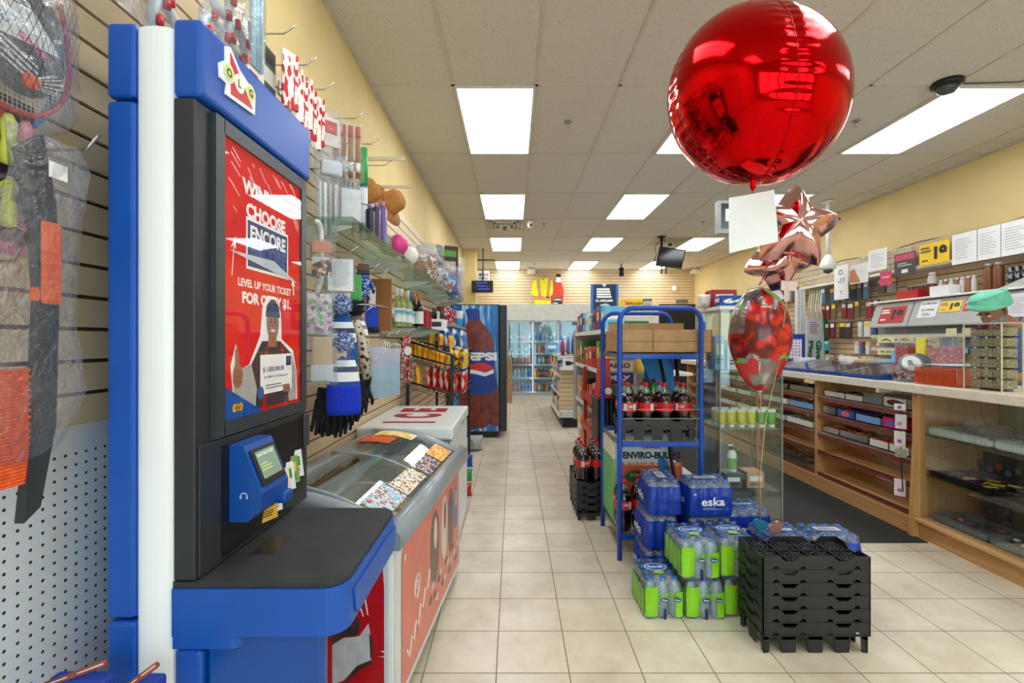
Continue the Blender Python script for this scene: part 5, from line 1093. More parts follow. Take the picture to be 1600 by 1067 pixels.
# hanging television, middle right
Y = 8.2; s = Y/F_; r = thing('television', 'black television hanging tilted from a ceiling pole', 'television', ((1040-CX)*s, Y, CEIL))
b = MB(); x = (1036.5-CX)*s; b.tube([(x, Y+.1, CEIL-.01), (x, Y+.1, 2.95)], .022, BLACK, 10); b.cyl((x, Y+.1, CEIL-.03), .07, .02, BLACK); b.build('pole', r)
q = lambda px, py: ((px-CX)*s, CH-(py-CY)*s); M = CAMF((0, Y, 0)); b = MB(); b.prism([q(*p) for p in [(1031, 385), (1071, 391), (1064.5, 420), (1024.5, 415)]], .05, BLACK, M, z=-.03); b.build('screen_body', r)
b = MB(); b.prism([q(*p) for p in [(1032.5, 387), (1069, 392.5), (1063.5, 417.5), (1027, 413)]], .002, mat('tv_glass', (14, 14, 18), .12, var=.02), M, z=.021); b.build('screen_glass', r)
b = MB(); b.prism([q(*p) for p in [(1022, 401), (1025, 401), (1024, 408), (1021, 408)]], .03, C((90, 120, 90), .4), M, z=-.02)
for px in (1034, 1041): b.tube([(*[q(px, 416)[0]], Y, q(px, 416)[1]), (q(px-.5, 428)[0], Y, q(px-.5, 428)[1])], .012, BLACK, 6)
b.build('mount_arms', r); b = MB(); a = q(1030, 378); b.tube([(x, Y+.1, CEIL-.02), (x-.12, Y+.08, CEIL-.2), (x-.1, Y+.06, 2.95), (x, Y+.05, 2.9)], .006, BLACK, 5); b.build('cable', r)
# hanging lit box by the paper
Y = 4.6; s = Y/F_; q = lambda px, py: ((px-CX)*s, CH-(py-CY)*s); r = thing('hanging_sign', 'grey framed hanging sign box half hidden behind the white paper', 'sign', (q(1160, 310)[0], Y, q(1160, 310)[1]))
x0, z1 = q(1122, 313); x1, z0 = q(1196, 365); b = MB(); b.box(x0, x1, Y, Y+.08, z0, z1, C((150, 156, 156), .4), b=.006); b.build('frame', r); b = MB(); b.box(x0+.03, x1-.02, Y-.002, Y, z0+.05, z1-.03, mat('sign_dark', (46, 58, 62), .2, var=.2, scale=5)); b.text('F', q(1139, 0)[0], q(0, 336)[1], .12, WHITE, CAMF((0, Y-.003, 0)), z=.001, bold=.06); b.build('sign_face', r)
b = MB(); [b.tube([(xx, Y+.04, z1), (xx, Y+.04, CEIL-.006)], .004, STEEL, 5) for xx in (x0+.1, x1-.1)]; b.build('hanging_wire', r)
# ================================================================ centre gondolas
def gondola(name, lab, x0, x1, y0, y1, zs, depth=.34, upr=None, topz=1.5, red=False):
    r = thing(name, lab, 'shelving', ((x0+x1)/2, (y0+y1)/2, 0)); GW = C((222, 224, 222), .4)
    b = MB(); xm = (x0+x1)/2; b.box(xm-.02, xm+.02, y0, y1, .1, topz, C((206, 208, 206), .5)); b.build('back_panel', r)
    b = MB(); b.box(x0+.03, x1-.03, y0+.02, y1-.02, 0, .13, BLACK); b.build('kick_base', r)
    for i, z in enumerate(zs):
        b = MB(); d = (x1-x0)/2*(1 if i == 0 else .92); b.box(xm-d, xm+d, y0, y1, z-.03, z, GW, b=.004); b.box(xm-d-.006, xm-d, y0, y1, z-.035, z+.012, WHITE); b.build('shelf', r)
    for y in (y0, y1-.03): b = MB(); b.box(xm-.03, xm+.03, y, y+.03, 0, topz+.03, C((196, 198, 196), .4)); b.build('upright', r)
    return r
rr = random.Random(21)
def gbox(X0, X1, Y0, Y1, z, h, c, lab, grp=None, name='product_box', txt=None, tc=None, mt=None, face='L'):
    r = thing(name, lab, 'box', ((X0+X1)/2, (Y0+Y1)/2, z), grp); b = MB(); b.box(X0, X1, Y0, Y1, z, z+h, mt or C(c, .4), b=.003, seg=1); b.build('carton', r)
    b = MB(); M = CAMF((0, Y0-.0012, 0)); cx = (X0+X1)/2; w = X1-X0
    if txt: b.text(txt, cx, z+h*.5, h*.45, tc or WHITE, M, w=w*.8, bold=.05)
    else: b.rect(cx, z+h*.6, w*.7, h*.3, tc or WHITE, M); b.lines(cx, z+h*.25, w*.6, h*.2, 2, DGREY, M, .001, int(z*100))
    M = FR((X0-.0012, 0, 0), (0, -1, 0), (0, 0, 1)); b.rect(-(Y0+Y1)/2, z+h*.6, (Y1-Y0)*.7, h*.35, tc or WHITE, M)
    b.build('box_print', r); return r
# far gondola with slatted end cap
gondola('gondola_shelving', 'far white shelving unit with a slatted wooden end cap', .80, 1.62, 8.15, 10.3, [.15, .5, .85, 1.2], topz=1.30)
r = thing('slatted_display', 'slatted wooden end cap with black kick base at the far shelving', 'end cap', (1.0, 8.1, 0)); b = MB(); b.box(.80, 1.5, 8.10, 8.13, .27, .96, GROOVE)
for k in range(9): b.box(.80, 1.5, 8.085, 8.10, .275+.0762*k, .275+.0762*k+.068, SLAT)
b.build('slat_board', r); b = MB(); b.box(.80, 1.5, 7.84, 8.13, .17, .27, C((206, 208, 208), .4), b=.004); b.build('base_shelf', r); b = MB(); b.box(.83, 1.45, 7.88, 8.13, 0, .17, BLACK); b.build('kick_base', r); b = MB(); b.box(.80, 1.5, 7.9, 8.14, .965, 1.0, WHITE); b.build('top_shelf', r)
gbox(.84, 1.35, 7.95, 8.1, 1.0, .16, (226, 222, 222), 'pale box lettered Mr on the slatted end cap', txt='Mr', tc=BLACK)
gbox(.84, 1.3, 8.2, 8.5, 1.2, .03, (120, 60, 60), 'flat red tray on top of the far shelving')
for k, (dx, h, c, n) in enumerate(((.0, .28, (170, 60, 110), 'magenta'), (.10, .30, (90, 120, 180), 'blue'), (.19, .33, (60, 90, 150), 'deep blue'), (.28, .30, (220, 220, 226), 'white'))):
    b = MB(); b.lathe([(.03, 0), (.036, .02), (.034, h*.7), (.014, h*.85), (.014, h)], C(c, .35), (.88+dx, 8.3+.03*k, 1.23), 12); b.build('spray_bottle', None, '%s spray bottle on top of the far shelving' % n, 'bottle', 'spray bottles on top of the far shelving')
for i, z in enumerate((.15, .5, .85)):
    for k in range(6):
        c = [(60, 120, 190), (225, 225, 228), (200, 60, 60), (240, 236, 220), (120, 170, 210), (180, 90, 60)][(k+i*2) % 6]
        gbox(.84, 1.0, 8.2+.32*k, 8.2+.32*k+.2, z, rr.uniform(.16, .26), c, 'carton on the far shelving %s shelf, %s from the front' % (('bottom', 'second', 'third')[i], ORD[k]), 'cartons on the far shelving')
# light blue carton near cooler doors
gbox(.70, .95, 9.9, 10.3, 1.2, .22, (90, 170, 220), 'light blue carton at the far end of the far shelving top')
# middle gondola
gondola('gondola_shelving', 'middle white shelving unit beside the tiled aisle', .85, 1.75, 4.45, 6.65, [.16, .68, 1.15, 1.56], topz=1.52)
b = MB(); b.box(.86, .90, 6.62, 6.68, .35, 1.60, C((190, 194, 194), .4)); b.box(.86, 1.6, 6.655, 6.67, .35, 1.60, C((206, 208, 206), .5)); b.build('divider_panel', None, 'tall grey divider panel at the far end of the middle shelving', 'panel')
b = MB(); b.box(.84, .875, 5.55, 5.60, .15, 1.15, C((176, 20, 26), .4)); b.build('red_upright', None, 'red metal upright of the middle shelving', 'post')
b = MB(); 
for z in (.16, .50, .84): b.box(.80, .845, 4.6, 5.56, z-.03, z+.03, C((190, 30, 34), .4))
b.build('red_price_rail', None, 'red price rails on the nearer shelving section', 'rail')
cols2 = {1.56: [((100, 190, 225), .24), ((60, 70, 160), .26), ((150, 40, 90), .24), ((60, 170, 215), .2), ((240, 240, 240), .22)], 1.15: [((205, 40, 44), .2), ((60, 150, 60), .3), ((200, 30, 40), .24), ((210, 40, 44), .24), ((190, 90, 40), .2)],
         .68: [((60, 56, 70), .3), ((236, 120, 30), .22), ((190, 180, 176), .3), ((224, 100, 30), .26), ((120, 60, 50), .24)], .16: [((226, 214, 200), .3), ((232, 140, 30), .3), ((236, 234, 230), .38), ((200, 196, 190), .3), ((230, 150, 40), .28)]}
sn2 = {1.56: 'top', 1.15: 'upper', .68: 'lower', .16: 'bottom'}
for z, L in cols2.items():
    for k in range(8):
        c, h = L[k % 5]; gbox(.90, 1.10, 4.62+.25*k, 4.62+.25*k+.19, z, h, c, '%s shelf carton of the middle shelving, %s from the front' % (sn2[z], ORD[k]), 'cartons on the middle shelving', tc=(WHITE, YEL, NAVY)[k % 3])
# front end of the middle gondola: confectionery boxes seen through the blue rack
def scr(x0, y0, x1, y1, Y): s = Y/F_; return (x0-CX)*s, (x1-CX)*s, CH-(y1-CY)*s, CH-(y0-CY)*s
for (x0, y0, x1, y1), c, t_, tc, lab in (((944, 550, 988, 560), (240, 190, 40), 'CRISP', (90, 40, 20), 'yellow sweets box on the shelf end behind the blue rack'), ((946, 562, 989, 580), (222, 196, 180), 'AERO', (90, 50, 40), 'pale box lettered in brown behind the blue rack'), ((948, 581, 990, 600), (70, 40, 110), 'MAX', (230, 220, 240), 'purple sweets box behind the blue rack')):
    a, b_, z0, z1 = scr(x0, y0, x1, y1, 4.15); gbox(a, b_, 4.15, 4.35, z0, z1-z0, c, lab, txt=t_, tc=C(tc, .4))
    b = MB(); b.box(a-.02, b_+.02, 4.14, 4.4, z0-.014, z0-.001, GREY); b.build('wire_shelf', None, 'thin shelf under the %s' % lab.split(' behind')[0].split(' on the')[0], 'shelf')
b = MB(); a, b_, z0, z1 = scr(988, 552, 994, 640, 4.3); b.box(a, b_, 4.3, 4.34, 0, z1, C((206, 204, 196), .4)); a, b_, z0, z1 = scr(1024, 552, 1032, 640, 4.3); b.box(a, b_, 4.3, 4.34, 0, z1, C((206, 204, 196), .4)); b.box(.80, 1.62, 4.36, 4.42, 0, .12, BLACK); b.box(.80, 1.45, 4.40, 4.42, .12, 1.34, C((150, 146, 136), .5)); b.build('shelf_stand', None, 'grey end frame of the middle shelving behind the cola bottles', 'shelving')
for k, (x, c) in enumerate(((995, (236, 190, 40)), (1001, (240, 220, 120)), (1010, (226, 180, 60)), (1016, (236, 226, 160)))):
    a, b_, z0, z1 = scr(x, 555, x+6, 583, 4.25); b = MB(); pillow(b_-a+.02, z1-z0, .03, C(c, .35), k, Matrix.Translation(((a+b_)/2, 4.25, z0)), mb=b); b.build('hanging_snack', None, '%s yellow snack pouch from the left hanging behind the rack' % ORD[k], 'pouch', 'yellow snack pouches')
# red cola tray and dark crate behind rack left side
b = MB(); a, c_, z0, z1 = scr(936, 560, 956, 622, 3.95); b.prism([(a, z0), (c_, z0), (c_-.02, z1), (a+.04, z1)], .25, mat('cola_banner', (204, 26, 36), .4), CAMF((0, 4.2, 0))); b.disc(c_-.03, z0+.06, .03, .03, WHITE, CAMF((0, 3.949, 0)), .001); b.build('cola_tray', None, 'red cola display standing behind the left post of the blue rack', 'display')
b = MB()
for k in range(6): b.box(.72+.035*k, .745+.035*k, 3.98, 4.3, .42, .96, C((30, 30, 32), .4), b=.006)
b.build('crate', None, 'black plastic crate on its side behind the blue rack', 'crate')
b = MB(); b.box(.70, .98, 3.95, 4.34, 0, .42, C((44, 30, 30), .5), b=.01); b.build('cola_carton', None, 'dark red carton under the black crate behind the rack', 'carton')
# ================================================================ cola bottles, crates
COLA = mat('cola_liquid', (24, 8, 6), .08, var=.02, coat=.8); CLP = clear('pet_clear', (232, 238, 238), .16, .05)
CL_RED = mat('cola_label_red', (206, 16, 26), .35, var=.04)
def cola2l():
    t = thing('cola_bottle', 'x', 'bottle'); h = .33; r = .054
    b = MB(); b.lathe([(.036, 0), (.05, .008), (r, .03), (r*.97, .08), (.045, .115), (r, .145), (r, .20), (.049, .235), (.034, .262)], COLA, seg=20); b.build('cola', t)
    b = MB(); b.lathe([(.034, .262), (.018, .296), (.014, .308), (.014, .315)], CLP, seg=16); b.build('clear_neck', t)
    b = MB(); b.cyl((0, 0, .311), .0165, .022, C((196, 22, 26), .35), 14); b.build('red_cap', t)
    b = MB(); b.lathe([(r*1.012, .145), (r*1.012, .205)], CL_RED, seg=20, cap=False)
    for a in (-2.1, -.9, .6):
        n = Vector((math.cos(a), math.sin(a), 0)); M = FR(n*(r*1.02), (-n.y, n.x, 0), (0, 0, 1)); b.rect(0, .175, .024, .045, C((222, 218, 220), .5), M, 0)
        n = Vector((math.cos(a+.62), math.sin(a+.62), 0)); M = FR(n*(r*1.022), (-n.y, n.x, 0), (0, 0, 1)); b.text('Cola', 0, .182, .02, WHITE, M, w=.03, z=0, bold=.03, skew=.2)
    b.build('label', t); return Proto(t)
COLAP = cola2l()
CRM = mat('crate_black', (30, 31, 33), .42, var=.15, scale=12)
def crate(name='bottle_crate', w=.50, d=.235, h=.145, pitch=None):
    """low bottle shell: scalloped walls with notches, lattice deck with ring seats"""
    t = thing(name, 'x', 'crate'); b = MB(); P_ = .061
    def arch(x, r_, up=1): return [(x+r_, 0), (x+r_*.75, r_*.6), (x+r_*.3, r_*.95), (x-r_*.3, r_*.95), (x-r_*.75, r_*.6), (x-r_, 0)]
    def wall(L, M, Mi, n, nv):
        top = [(0, h)]
        for k in range(nv): c = L*(k+.5)/nv; top += [(c-.045, h), (c-.022, h-.022), (c+.022, h-.022), (c+.045, h)]
        top += [(L, h)]; z0 = h-P_; bot = [(L, z0)]
        for k in range(n)[::-1]: bot += [(a, z0+b_) for a, b_ in arch(L*(k+.5)/n, .018)]
        b.prism(top+bot+[(0, z0)], .005, CRM, M)
        b.box(.002, L-.002, h-P_-.001, h-P_+.003, -.004, .008, CRM, M=M)
        for k in range(n+1):
            c = L*k/n; b.prism([(max(.006, c-.032), 0), (min(L-.006, c+.032), 0), (min(L-.006, c+.042), z0+.02), (max(.006, c-.042), z0+.02)], .005, CRM, Mi)
    for L, o, u, s_, nn, nv in ((w, (0, .005, 0), (1, 0, 0), 1, 4, 2), (w, (0, d, 0), (1, 0, 0), -1, 4, 2), (d, (0, 0, 0), (0, 1, 0), 1, 2, 1), (d, (w-.005, 0, 0), (0, 1, 0), -1, 2, 1)):
        n_ = Vector(u).cross(Vector((0, 0, 1))); M = FR(o, u, (0, 0, 1)); off = (Vector((0, 1, 0)) if u[0] else Vector((1, 0, 0)))*.009*s_
        wall(L, M, Matrix.Translation(off) @ M, nn, nv)
    b.build('shell_wall', t)
    b = MB(); z = h-.03
    z = h-.026
    for i in range(4):
        for j in range(2):
            cx, cy = w/8+i*w/4, d/4+j*d/2
            for r_ in (.048, .030, .014): b.tube([(cx+r_*math.cos(a), cy+r_*math.sin(a), z) for a in [2*PI*k/16 for k in range(16)]], .0032, CRM, 5, closed=True)
            for k in range(8): a = 2*PI*k/8; b.box(.014, .06, -.0016, .0016, z-.005, z+.005, CRM, M=Matrix.Translation((cx, cy, 0)) @ Matrix.Rotation(a, 4, 'Z'))
    for i in range(1, 4): b.box(w/4*i-.002, w/4*i+.002, .004, d-.004, z-.012, z+.008, CRM)
    b.box(.004, w-.004, d/2-.002, d/2+.002, z-.012, z+.008, CRM)
    b.build('lattice_deck', t); return Proto(t)
CR8 = crate()
lv = ['lowest', 'second lowest', 'third from the bottom', 'third from the top', 'second highest', 'topmost']
for k in range(6): CR8.put((1.158, 2.167, .061*k), label='black bottle crate, %s in the stack by the water packs' % lv[k], group='empty crates in the front stack')
# crate stack with cola left of the rack
for k in range(4): CR8.put((.515, 4.28, .058*k), -PI/2, '%s black crate under the aisle cola bottles' % ('lowest', 'second lowest', 'second highest', 'topmost')[k], 'crates in the aisle cola stack')
for k, (dx, dy) in enumerate(((.06, .06), (.18, .08), (.06, .18), (.175, .20), (.06, .30), (.175, .32))):
    COLAP.put((.515+dx, 3.80+dy, .305-.06+.03), .4+k, 'cola bottle in the aisle crate stack, %s counting from the front' % ORD[k], 'cola bottles in the aisle stack')
# ================================================================ blue wire rack
def blue_rack():
    RB = mat('rack_blue', (8, 70, 176), .32, var=.06); xa, xb, ya, yb, zt = .69, 1.262, 3.086, 3.70, 1.672
    r = thing('blue_rack', 'tall blue metal shelf rack holding a cardboard box and cola bottles', 'rack', ((xa+xb)/2, (ya+yb)/2, 0))
    for y, n in ((ya+.016, 'front_hoop'), (yb-.016, 'rear_hoop')):
        x0, x1 = xa+.016, xb-.016; rc = .09; pts = [(x0, y, 0), (x0, y, .6), (x0, y, zt-rc)]
        pts += [(x0+rc-rc*math.cos(PI/2*k/6), y, zt-rc+rc*math.sin(PI/2*k/6)) for k in range(1, 7)]
        pts += [(x1-rc+rc*math.sin(PI/2*k/6), y, zt-rc+rc*math.cos(PI/2*k/6)) for k in range(0, 7)]+[(x1, y, .6), (x1, y, 0)]
        b = MB(); b.tube(pts, .017, RB, 10); b.build(n, r)
    for z in (1.372, .79, .176):
        b = MB(); b.box(xa+.03, xb-.03, ya+.004, ya+.024, z-.038, z-.006, RB, b=.004); b.box(xa+.03, xb-.03, yb-.024, yb-.004, z-.038, z-.006, RB, b=.004)
        for x in (xa+.012, xb-.02): b.box(x, x+.010, ya+.02, yb-.02, z-.03, z-.006, STEEL)
        for k in range(22): x = xa+.04+(xb-xa-.08)*k/21; b.tube([(x, ya+.01, z-.004), (x, yb-.01, z-.004)], .0022, STEEL, 4)
        b.build('shelf', r)
    for z in (1.0, .94, .34):
        b = MB(); b.tube([(xa+.02, ya+.005, z), (xb-.02, ya+.005, z)], .0024, STEEL, 4); b.build('guard_wire', r)
    b = MB(); b.box(xb-.008, xb+.012, ya+.01, ya+.03, 1.52, 1.58, RB); b.build('clamp', r)
blue_rack()
r = thing('cardboard_box', 'long open cardboard box on the top shelf of the blue rack', 'box', (1.0, 3.35, 1.372)); b = MB()
x0, x1, y0, y1, z0, z1 = .712, 1.33, 3.125, 3.60, 1.374, 1.53
b.box(x0, x1, y0, y0+.005, z0, z1, KRAFT); b.box(x0, x1, y1-.005, y1, z0, z1, KRAFT); b.box(x0, x0+.005, y0, y1, z0, z1, KRAFT); b.box(x1-.005, x1, y0, y1, z0, z1, KRAFT); b.box(x0, x1, y0, y1, z0, z0+.005, KRAFT); b.build('carton', r)
b = MB(); b.box(x0+.02, x1-.02, y1-.008, y1-.004, z1, z1+.06, KRAFT, M=None); b.quad([(x0, y0-.001, z0+.075), (x1, y0-.001, z0+.075), (x1, y0-.001, z0+.078), (x0, y0-.001, z0+.078)], C((110, 80, 52), .8)); b.quad([(x0+.22, y0-.001, z0+.01), (x0+.225, y0-.001, z0+.01), (x0+.225, y0-.001, z1), (x0+.22, y0-.001, z1)], C((90, 68, 50), .8))
b.build('box_flap', r)
# cola crate on middle shelf
CR8.put((.715, 3.115, .792), label='black crate of cola bottles on the middle shelf of the blue rack', group='rack crates')
for i in range(4):
    for j in range(2): COLAP.put((.715+.0625+.125*i, 3.115+.058+.117*j, .835), i+j*2.1, 'cola bottle in the rack crate, %s from the left in the %s row' % (ORD[i], ('front', 'back')[j]), 'cola bottles in the rack crate')
GB = mat('green_soda', (44, 150, 50), .12, var=.1, coat=.6)
for i, x in enumerate((.86, .985, 1.05)):
    t = thing('green_soda_bottle', '%s green soda bottle from the left behind the rack cola' % ORD[i], 'bottle', (x, 3.50, .795), 'green soda bottles on the rack'); b = MB(); b.lathe([(.036, 0), (.054, .02), (.054, .22), (.046, .27), (.020, .33), (.015, .36)], GB, (x, 3.50, .795), 18); b.build('bottle_body', t); b = MB(); b.cyl((x, 3.50, .795+.355), .017, .022, C((120, 24, 30), .4), 12); b.build('cap', t)
# lowest shelf: bubble wrap carton and cola
r = thing('bubble_wrap_carton', 'white and orange bubble wrap carton on the lowest rack shelf', 'carton', (.96, 3.55, .176)); b = MB(); b.box(.72, 1.14, 3.44, 3.66, .178, .755, C((214, 218, 224), .5), b=.003); b.build('carton', r)
b = MB(); s = 3.44/F_; M = CAMF((0, 3.439, 0)); xx = lambda p: (p-CX)*s; zz = lambda p: CH-(p-CY)*s
b.text('ENVIRO-BULLES', xx(1018), zz(711), 11*s, BLACK, M, w=90*s, bold=.05); b.rect(xx(1018), zz(745), 96*s, 46*s, C((224, 100, 56), .5), M); b.text('PETITES BULLES - 45.72 m (150 pi)', xx(1018), zz(725), 6*s, WHITE, M, w=86*s, z=.002, bold=.02)
b.text('URAUL', xx(1018), zz(698.5), 5*s, C((170, 40, 40), .5), M, w=30*s, bold=.05); n = 18; b.quad([(xx(992)+(19 if k % 2 else 14)*s*math.cos(2*PI*k/36), zz(744)+(12 if k % 2 else 8)*s*math.sin(2*PI*k/36), .0025) for k in range(36)], C((40, 90, 60), .5), M); b.lines(xx(992), zz(742), 16*s, 5*s, 2, C((150, 200, 150), .5), M, .003)
b.disc(xx(1022), zz(738), 13*s, 6*s, WHITE, M, .002); b.disc(xx(1022), zz(739), 11*s, 4.5*s, C((200, 130, 100), .5), M, .0024); b.build('carton_print', r)
for i, (x, y) in enumerate(((.745, 3.16), (.86, 3.18), (.97, 3.17), (1.08, 3.16), (.76, 3.29), (.88, 3.30), (1.0, 3.30), (1.11, 3.29))): COLAP.put((x, y, .18), i*1.3, 'cola bottle on the lowest rack shelf, %s from the left in the %s row' % (ORD[i % 4], ('front', 'rear')[i//4]), 'cola bottles on the lowest rack shelf')
r = thing('green_carton', 'tall green and white carton leaning inside the left side of the rack', 'carton', (.72, 3.6, .18)); b = MB(); b.box(.705, .718, 3.30, 3.68, .18, .62, C((120, 190, 120), .5)); b.box(.705, .718, 3.30, 3.68, .62, .74, C((226, 222, 206), .5)); b.build('panel', r)
# blue plastic sled and shovels leaning in the right of the rack
SB = mat('sled_blue', (16, 120, 200), .35, var=.08)
b = MB(); b.prism([(0, 0), (.10, -.02), (.14, .05), (.06, .62), (-.10, .62), (-.16, .55)], .012, SB, FR((1.185, 3.60, .80), (1, .12, 0), (-.08, .12, .98))); b.build('snow_shovel_blade', None, 'light blue plastic shovel blade leaning at the right of the rack', 'shovel')
b = MB(); b.box(1.03, 1.13, 3.66, 3.68, .80, 1.33, mat('board_blue', (10, 90, 180), .4)); b.build('blue_board', None, 'flat blue board standing behind the green soda bottles', 'board')
for k, (p0, p1) in enumerate((((1.07, 3.42, 1.33), (1.17, 3.38, .80)), ((1.19, 3.42, 1.34), (1.225, 3.4, .86)))):
    b = MB(); b.tube([p0, p1], .013, BLACK, 8); b.build('shovel_handle', None, ('black handle slanting across the blue boards in the rack', 'black handle nearest the right post of the rack')[k], 'handle')
b = MB(); b.prism([(0, 0), (.07, 0), (.06, .4), (-.02, .4)], .012, SB, FR((1.08, 3.42, .30), (1, .1, 0), (0, .1, 1))); b.tube([(1.13, 3.40, .72), (1.2, 3.38, .25)], .012, BLACK, 8); b.build('snow_brush', None, 'blue and black brush on the lowest shelf beside the bubble wrap carton', 'brush')
# ================================================================ right side: counter, showcase
WOODM = None
def wood(name, c1, c2, axis=(1, 1, 12), rough=.4):
    if name in MATS: return MATS[name]
    m, nt, b = newmat(name); b.inputs['Roughness'].default_value = rough
    tc = nt.nodes.new('ShaderNodeTexCoord'); mp = nt.nodes.new('ShaderNodeMapping'); mp.inputs['Scale'].default_value = axis
    n = nt.nodes.new('ShaderNodeTexNoise'); n.inputs['Scale'].default_value = 3; n.inputs['Detail'].default_value = 6; n.inputs['Distortion'].default_value = .6
    r = nt.nodes.new('ShaderNodeValToRGB'); r.color_ramp.elements[0].position = .3; r.color_ramp.elements[1].position = .7
    r.color_ramp.elements[0].color = lin(c1)+(1,); r.color_ramp.elements[1].color = lin(c2)+(1,)
    nt.links.new(tc.outputs['Object'], mp.inputs[0]); nt.links.new(mp.outputs[0], n.inputs['Vector']); nt.links.new(n.outputs[0], r.inputs[0]); nt.links.new(r.outputs[0], b.inputs['Base Color'])
    MATS[name] = m; return m
WV = wood('maple_vertical', (186, 134, 82), (210, 160, 104), (10, 10, .8)); WH = wood('maple_horizontal', (186, 134, 82), (212, 164, 110), (10, .6, 14))
RL = mat('shelf_lip_redwood', (128, 62, 50), .35, var=.1, scale=12); LAM = mat('counter_laminate', (226, 218, 202), .35, var=.05, scale=20)
CT = 1.135
r = thing('counter_top', 'long pale laminate counter top above the candy shelves and showcase', 'counter', (3.3, 5, 1.1))
b = MB(); b.box(2.94, 3.62, 3.455, 8.2, 1.07, CT, LAM, b=.006); b.build('worktop', r); b = MB(); b.box(2.94, 3.62, 1.9, 3.45, 1.07, CT, LAM, b=.006); b.build('worktop', r)
# candy shelving bays
sz = [.885, .715, .53, .35, .135]
for k, (y0, y1) in enumerate(((3.52, 4.66), (4.66, 5.80), (5.80, 6.95), (6.95, 8.1))):
    nm = ('first candy shelf bay, next to the glass showcase', 'second candy shelf bay from the glass showcase', 'third candy shelf bay from the glass showcase', 'farthest candy shelf bay of the counter')[k]
    r = thing('candy_shelving', 'maple counter front, '+nm, 'shelving', (3.2, (y0+y1)/2, 0), 'candy shelf bays')
    b = MB(); b.box(3.02, 3.60, y0-.02, y0+.018, 0, 1.07, WV)
    b.build('side_panel', r)
    if k == 3: b = MB(); b.box(3.02, 3.60, y1-.018, y1+.02, 0, 1.07, WV); b.build('side_panel', r); b = MB(); b.box(3.38, 3.40, y0+.02, y1-.02, .1, 1.07, WH); b.build('back_panel', r)
    b = MB(); b.box(2.995, 3.018, y0+.001, y1-.001, 0, .125, WH); b.build('kick_board', r)
    for i, z in enumerate(sz):
        xf = 3.035-.0*i; b = MB(); b.prism([(xf, z-.01), (3.38, z+.045), (3.38, z+.06), (xf, z+.006)], y1-y0-.04, WH, FR((0, y1-.02, 0), (1, 0, 0), (0, 0, 1)))
        s = b.build('slanted_shelf', r); b = MB(); b.box(xf-.014, xf, y0+.02, y1-.02, z-.018, z+.018, RL); b.box(xf-.016, xf-.013, y0+.02, y1-.02, z+.012, z+.034, clear('lip_clear', (244, 236, 230), .1, .1)); b.build('shelf_lip', s, label='dark red shelf lip with clear edge')
def bin_(X0, X1, Y0, Y1, z, h, m, fill, lab, seed=0, grp='candy bins on the counter shelves', cat='bin', n=14, fm=None, print_=None):
    r = thing('candy_bin', lab, cat, ((X0+X1)/2, (Y0+Y1)/2, z), grp); b = MB(); t = .004
    b.box(X0, X1, Y0, Y0+t, z, z+h, m); b.box(X0, X1, Y1-t, Y1, z, z+h, m); b.box(X0, X0+t, Y0, Y1, z, z+h, m); b.box(X1-t, X1, Y0, Y1, z, z+h*1.2, m); b.box(X0, X1, Y0, Y1, z, z+t, m); b.build('tray', r)
    if fill:
        rr = random.Random(seed); b = MB()
        for k in range(n):
            b.box(-.035, .035, -.012, .012, -.006, .008, rr.choice(fill), b=.003, seg=1, M=Matrix.Translation((rr.uniform(X0+.04, X1-.04), rr.uniform(Y0+.03, Y1-.03), z+h*rr.uniform(.4, 1.0))) @ Matrix.Rotation(rr.uniform(0, PI), 4, 'Z') @ Matrix.Rotation(rr.uniform(-.3, .3), 4, 'X'))
        b.build('sweets', r, kind='stuff')
    if print_: b = MB(); print_(b, RWF((X0-.001, (Y0+Y1)/2, z+h/2)), Y1-Y0, h); b.build('bin_print', r)
    return r
WB_ = C((226, 224, 216), .4); CLB = clear('bin_clear', (236, 238, 240), .2, .1); BB = C((120, 160, 210), .35)
def c_(*a): return [C(x, .3) for x in a]
P_ = lambda t, c, w=.8: (lambda b, M, W, H: b.text(t, 0, 0, H*.5, C(c, .4), M, w=W*w, bold=.05, skew=.2))
B1 = [ # bay 1: (z index, Y0, Y1, h, mat, fill, label)
 (0, 4.30, 4.58, .05, WB_, c_((120, 120, 124), (60, 60, 60)), 'white tray at the far end of the top shelf beside the second bay'), (0, 4.08, 4.29, .05, WB_, c_((206, 110, 60), (150, 70, 40)), 'white tray of orange sweets on the top shelf'),
 (0, 3.86, 4.07, .09, CLB, c_((230, 220, 150)), 'clear bin with pale sweets on the top shelf middle'), (0, 3.62, 3.85, .08, WB_, None, 'white carton lettered in brown on the top shelf'),
 (1, 4.42, 4.62, .07, CLB, c_((240, 200, 80), (90, 70, 150), (230, 180, 60)), 'bin of yellow and violet sweets on the second shelf'), (1, 4.18, 4.40, .07, C((60, 80, 160), .4), c_((226, 90, 100), (50, 60, 150)), 'blue and pink printed bin on the second shelf'),
 (1, 3.88, 4.16, .06, BB, c_((36, 40, 90), (24, 24, 40)), 'blue rimmed tray of dark sweets on the second shelf'), (1, 3.64, 3.86, .085, C((206, 40, 96), .35), c_((206, 40, 96), (90, 140, 220)), 'magenta sweets carton near the showcase post'),
 (2, 4.38, 4.62, .06, CLB, c_((206, 30, 36), (240, 236, 230)), 'bin of red wrapped sweets on the third shelf'), (2, 4.02, 4.36, .06, CLB, c_((210, 150, 80), (190, 130, 60), (226, 180, 120)), 'bin of golden wrapped sweets on the third shelf'),
 (2, 3.80, 4.0, .06, WB_, c_((236, 80, 30), (240, 100, 40)), 'white carton of orange packets on the third shelf'), (2, 3.60, 3.79, .06, WB_, c_((240, 96, 30), (236, 120, 40)), 'white carton of orange packets beside the showcase post on the third shelf')]
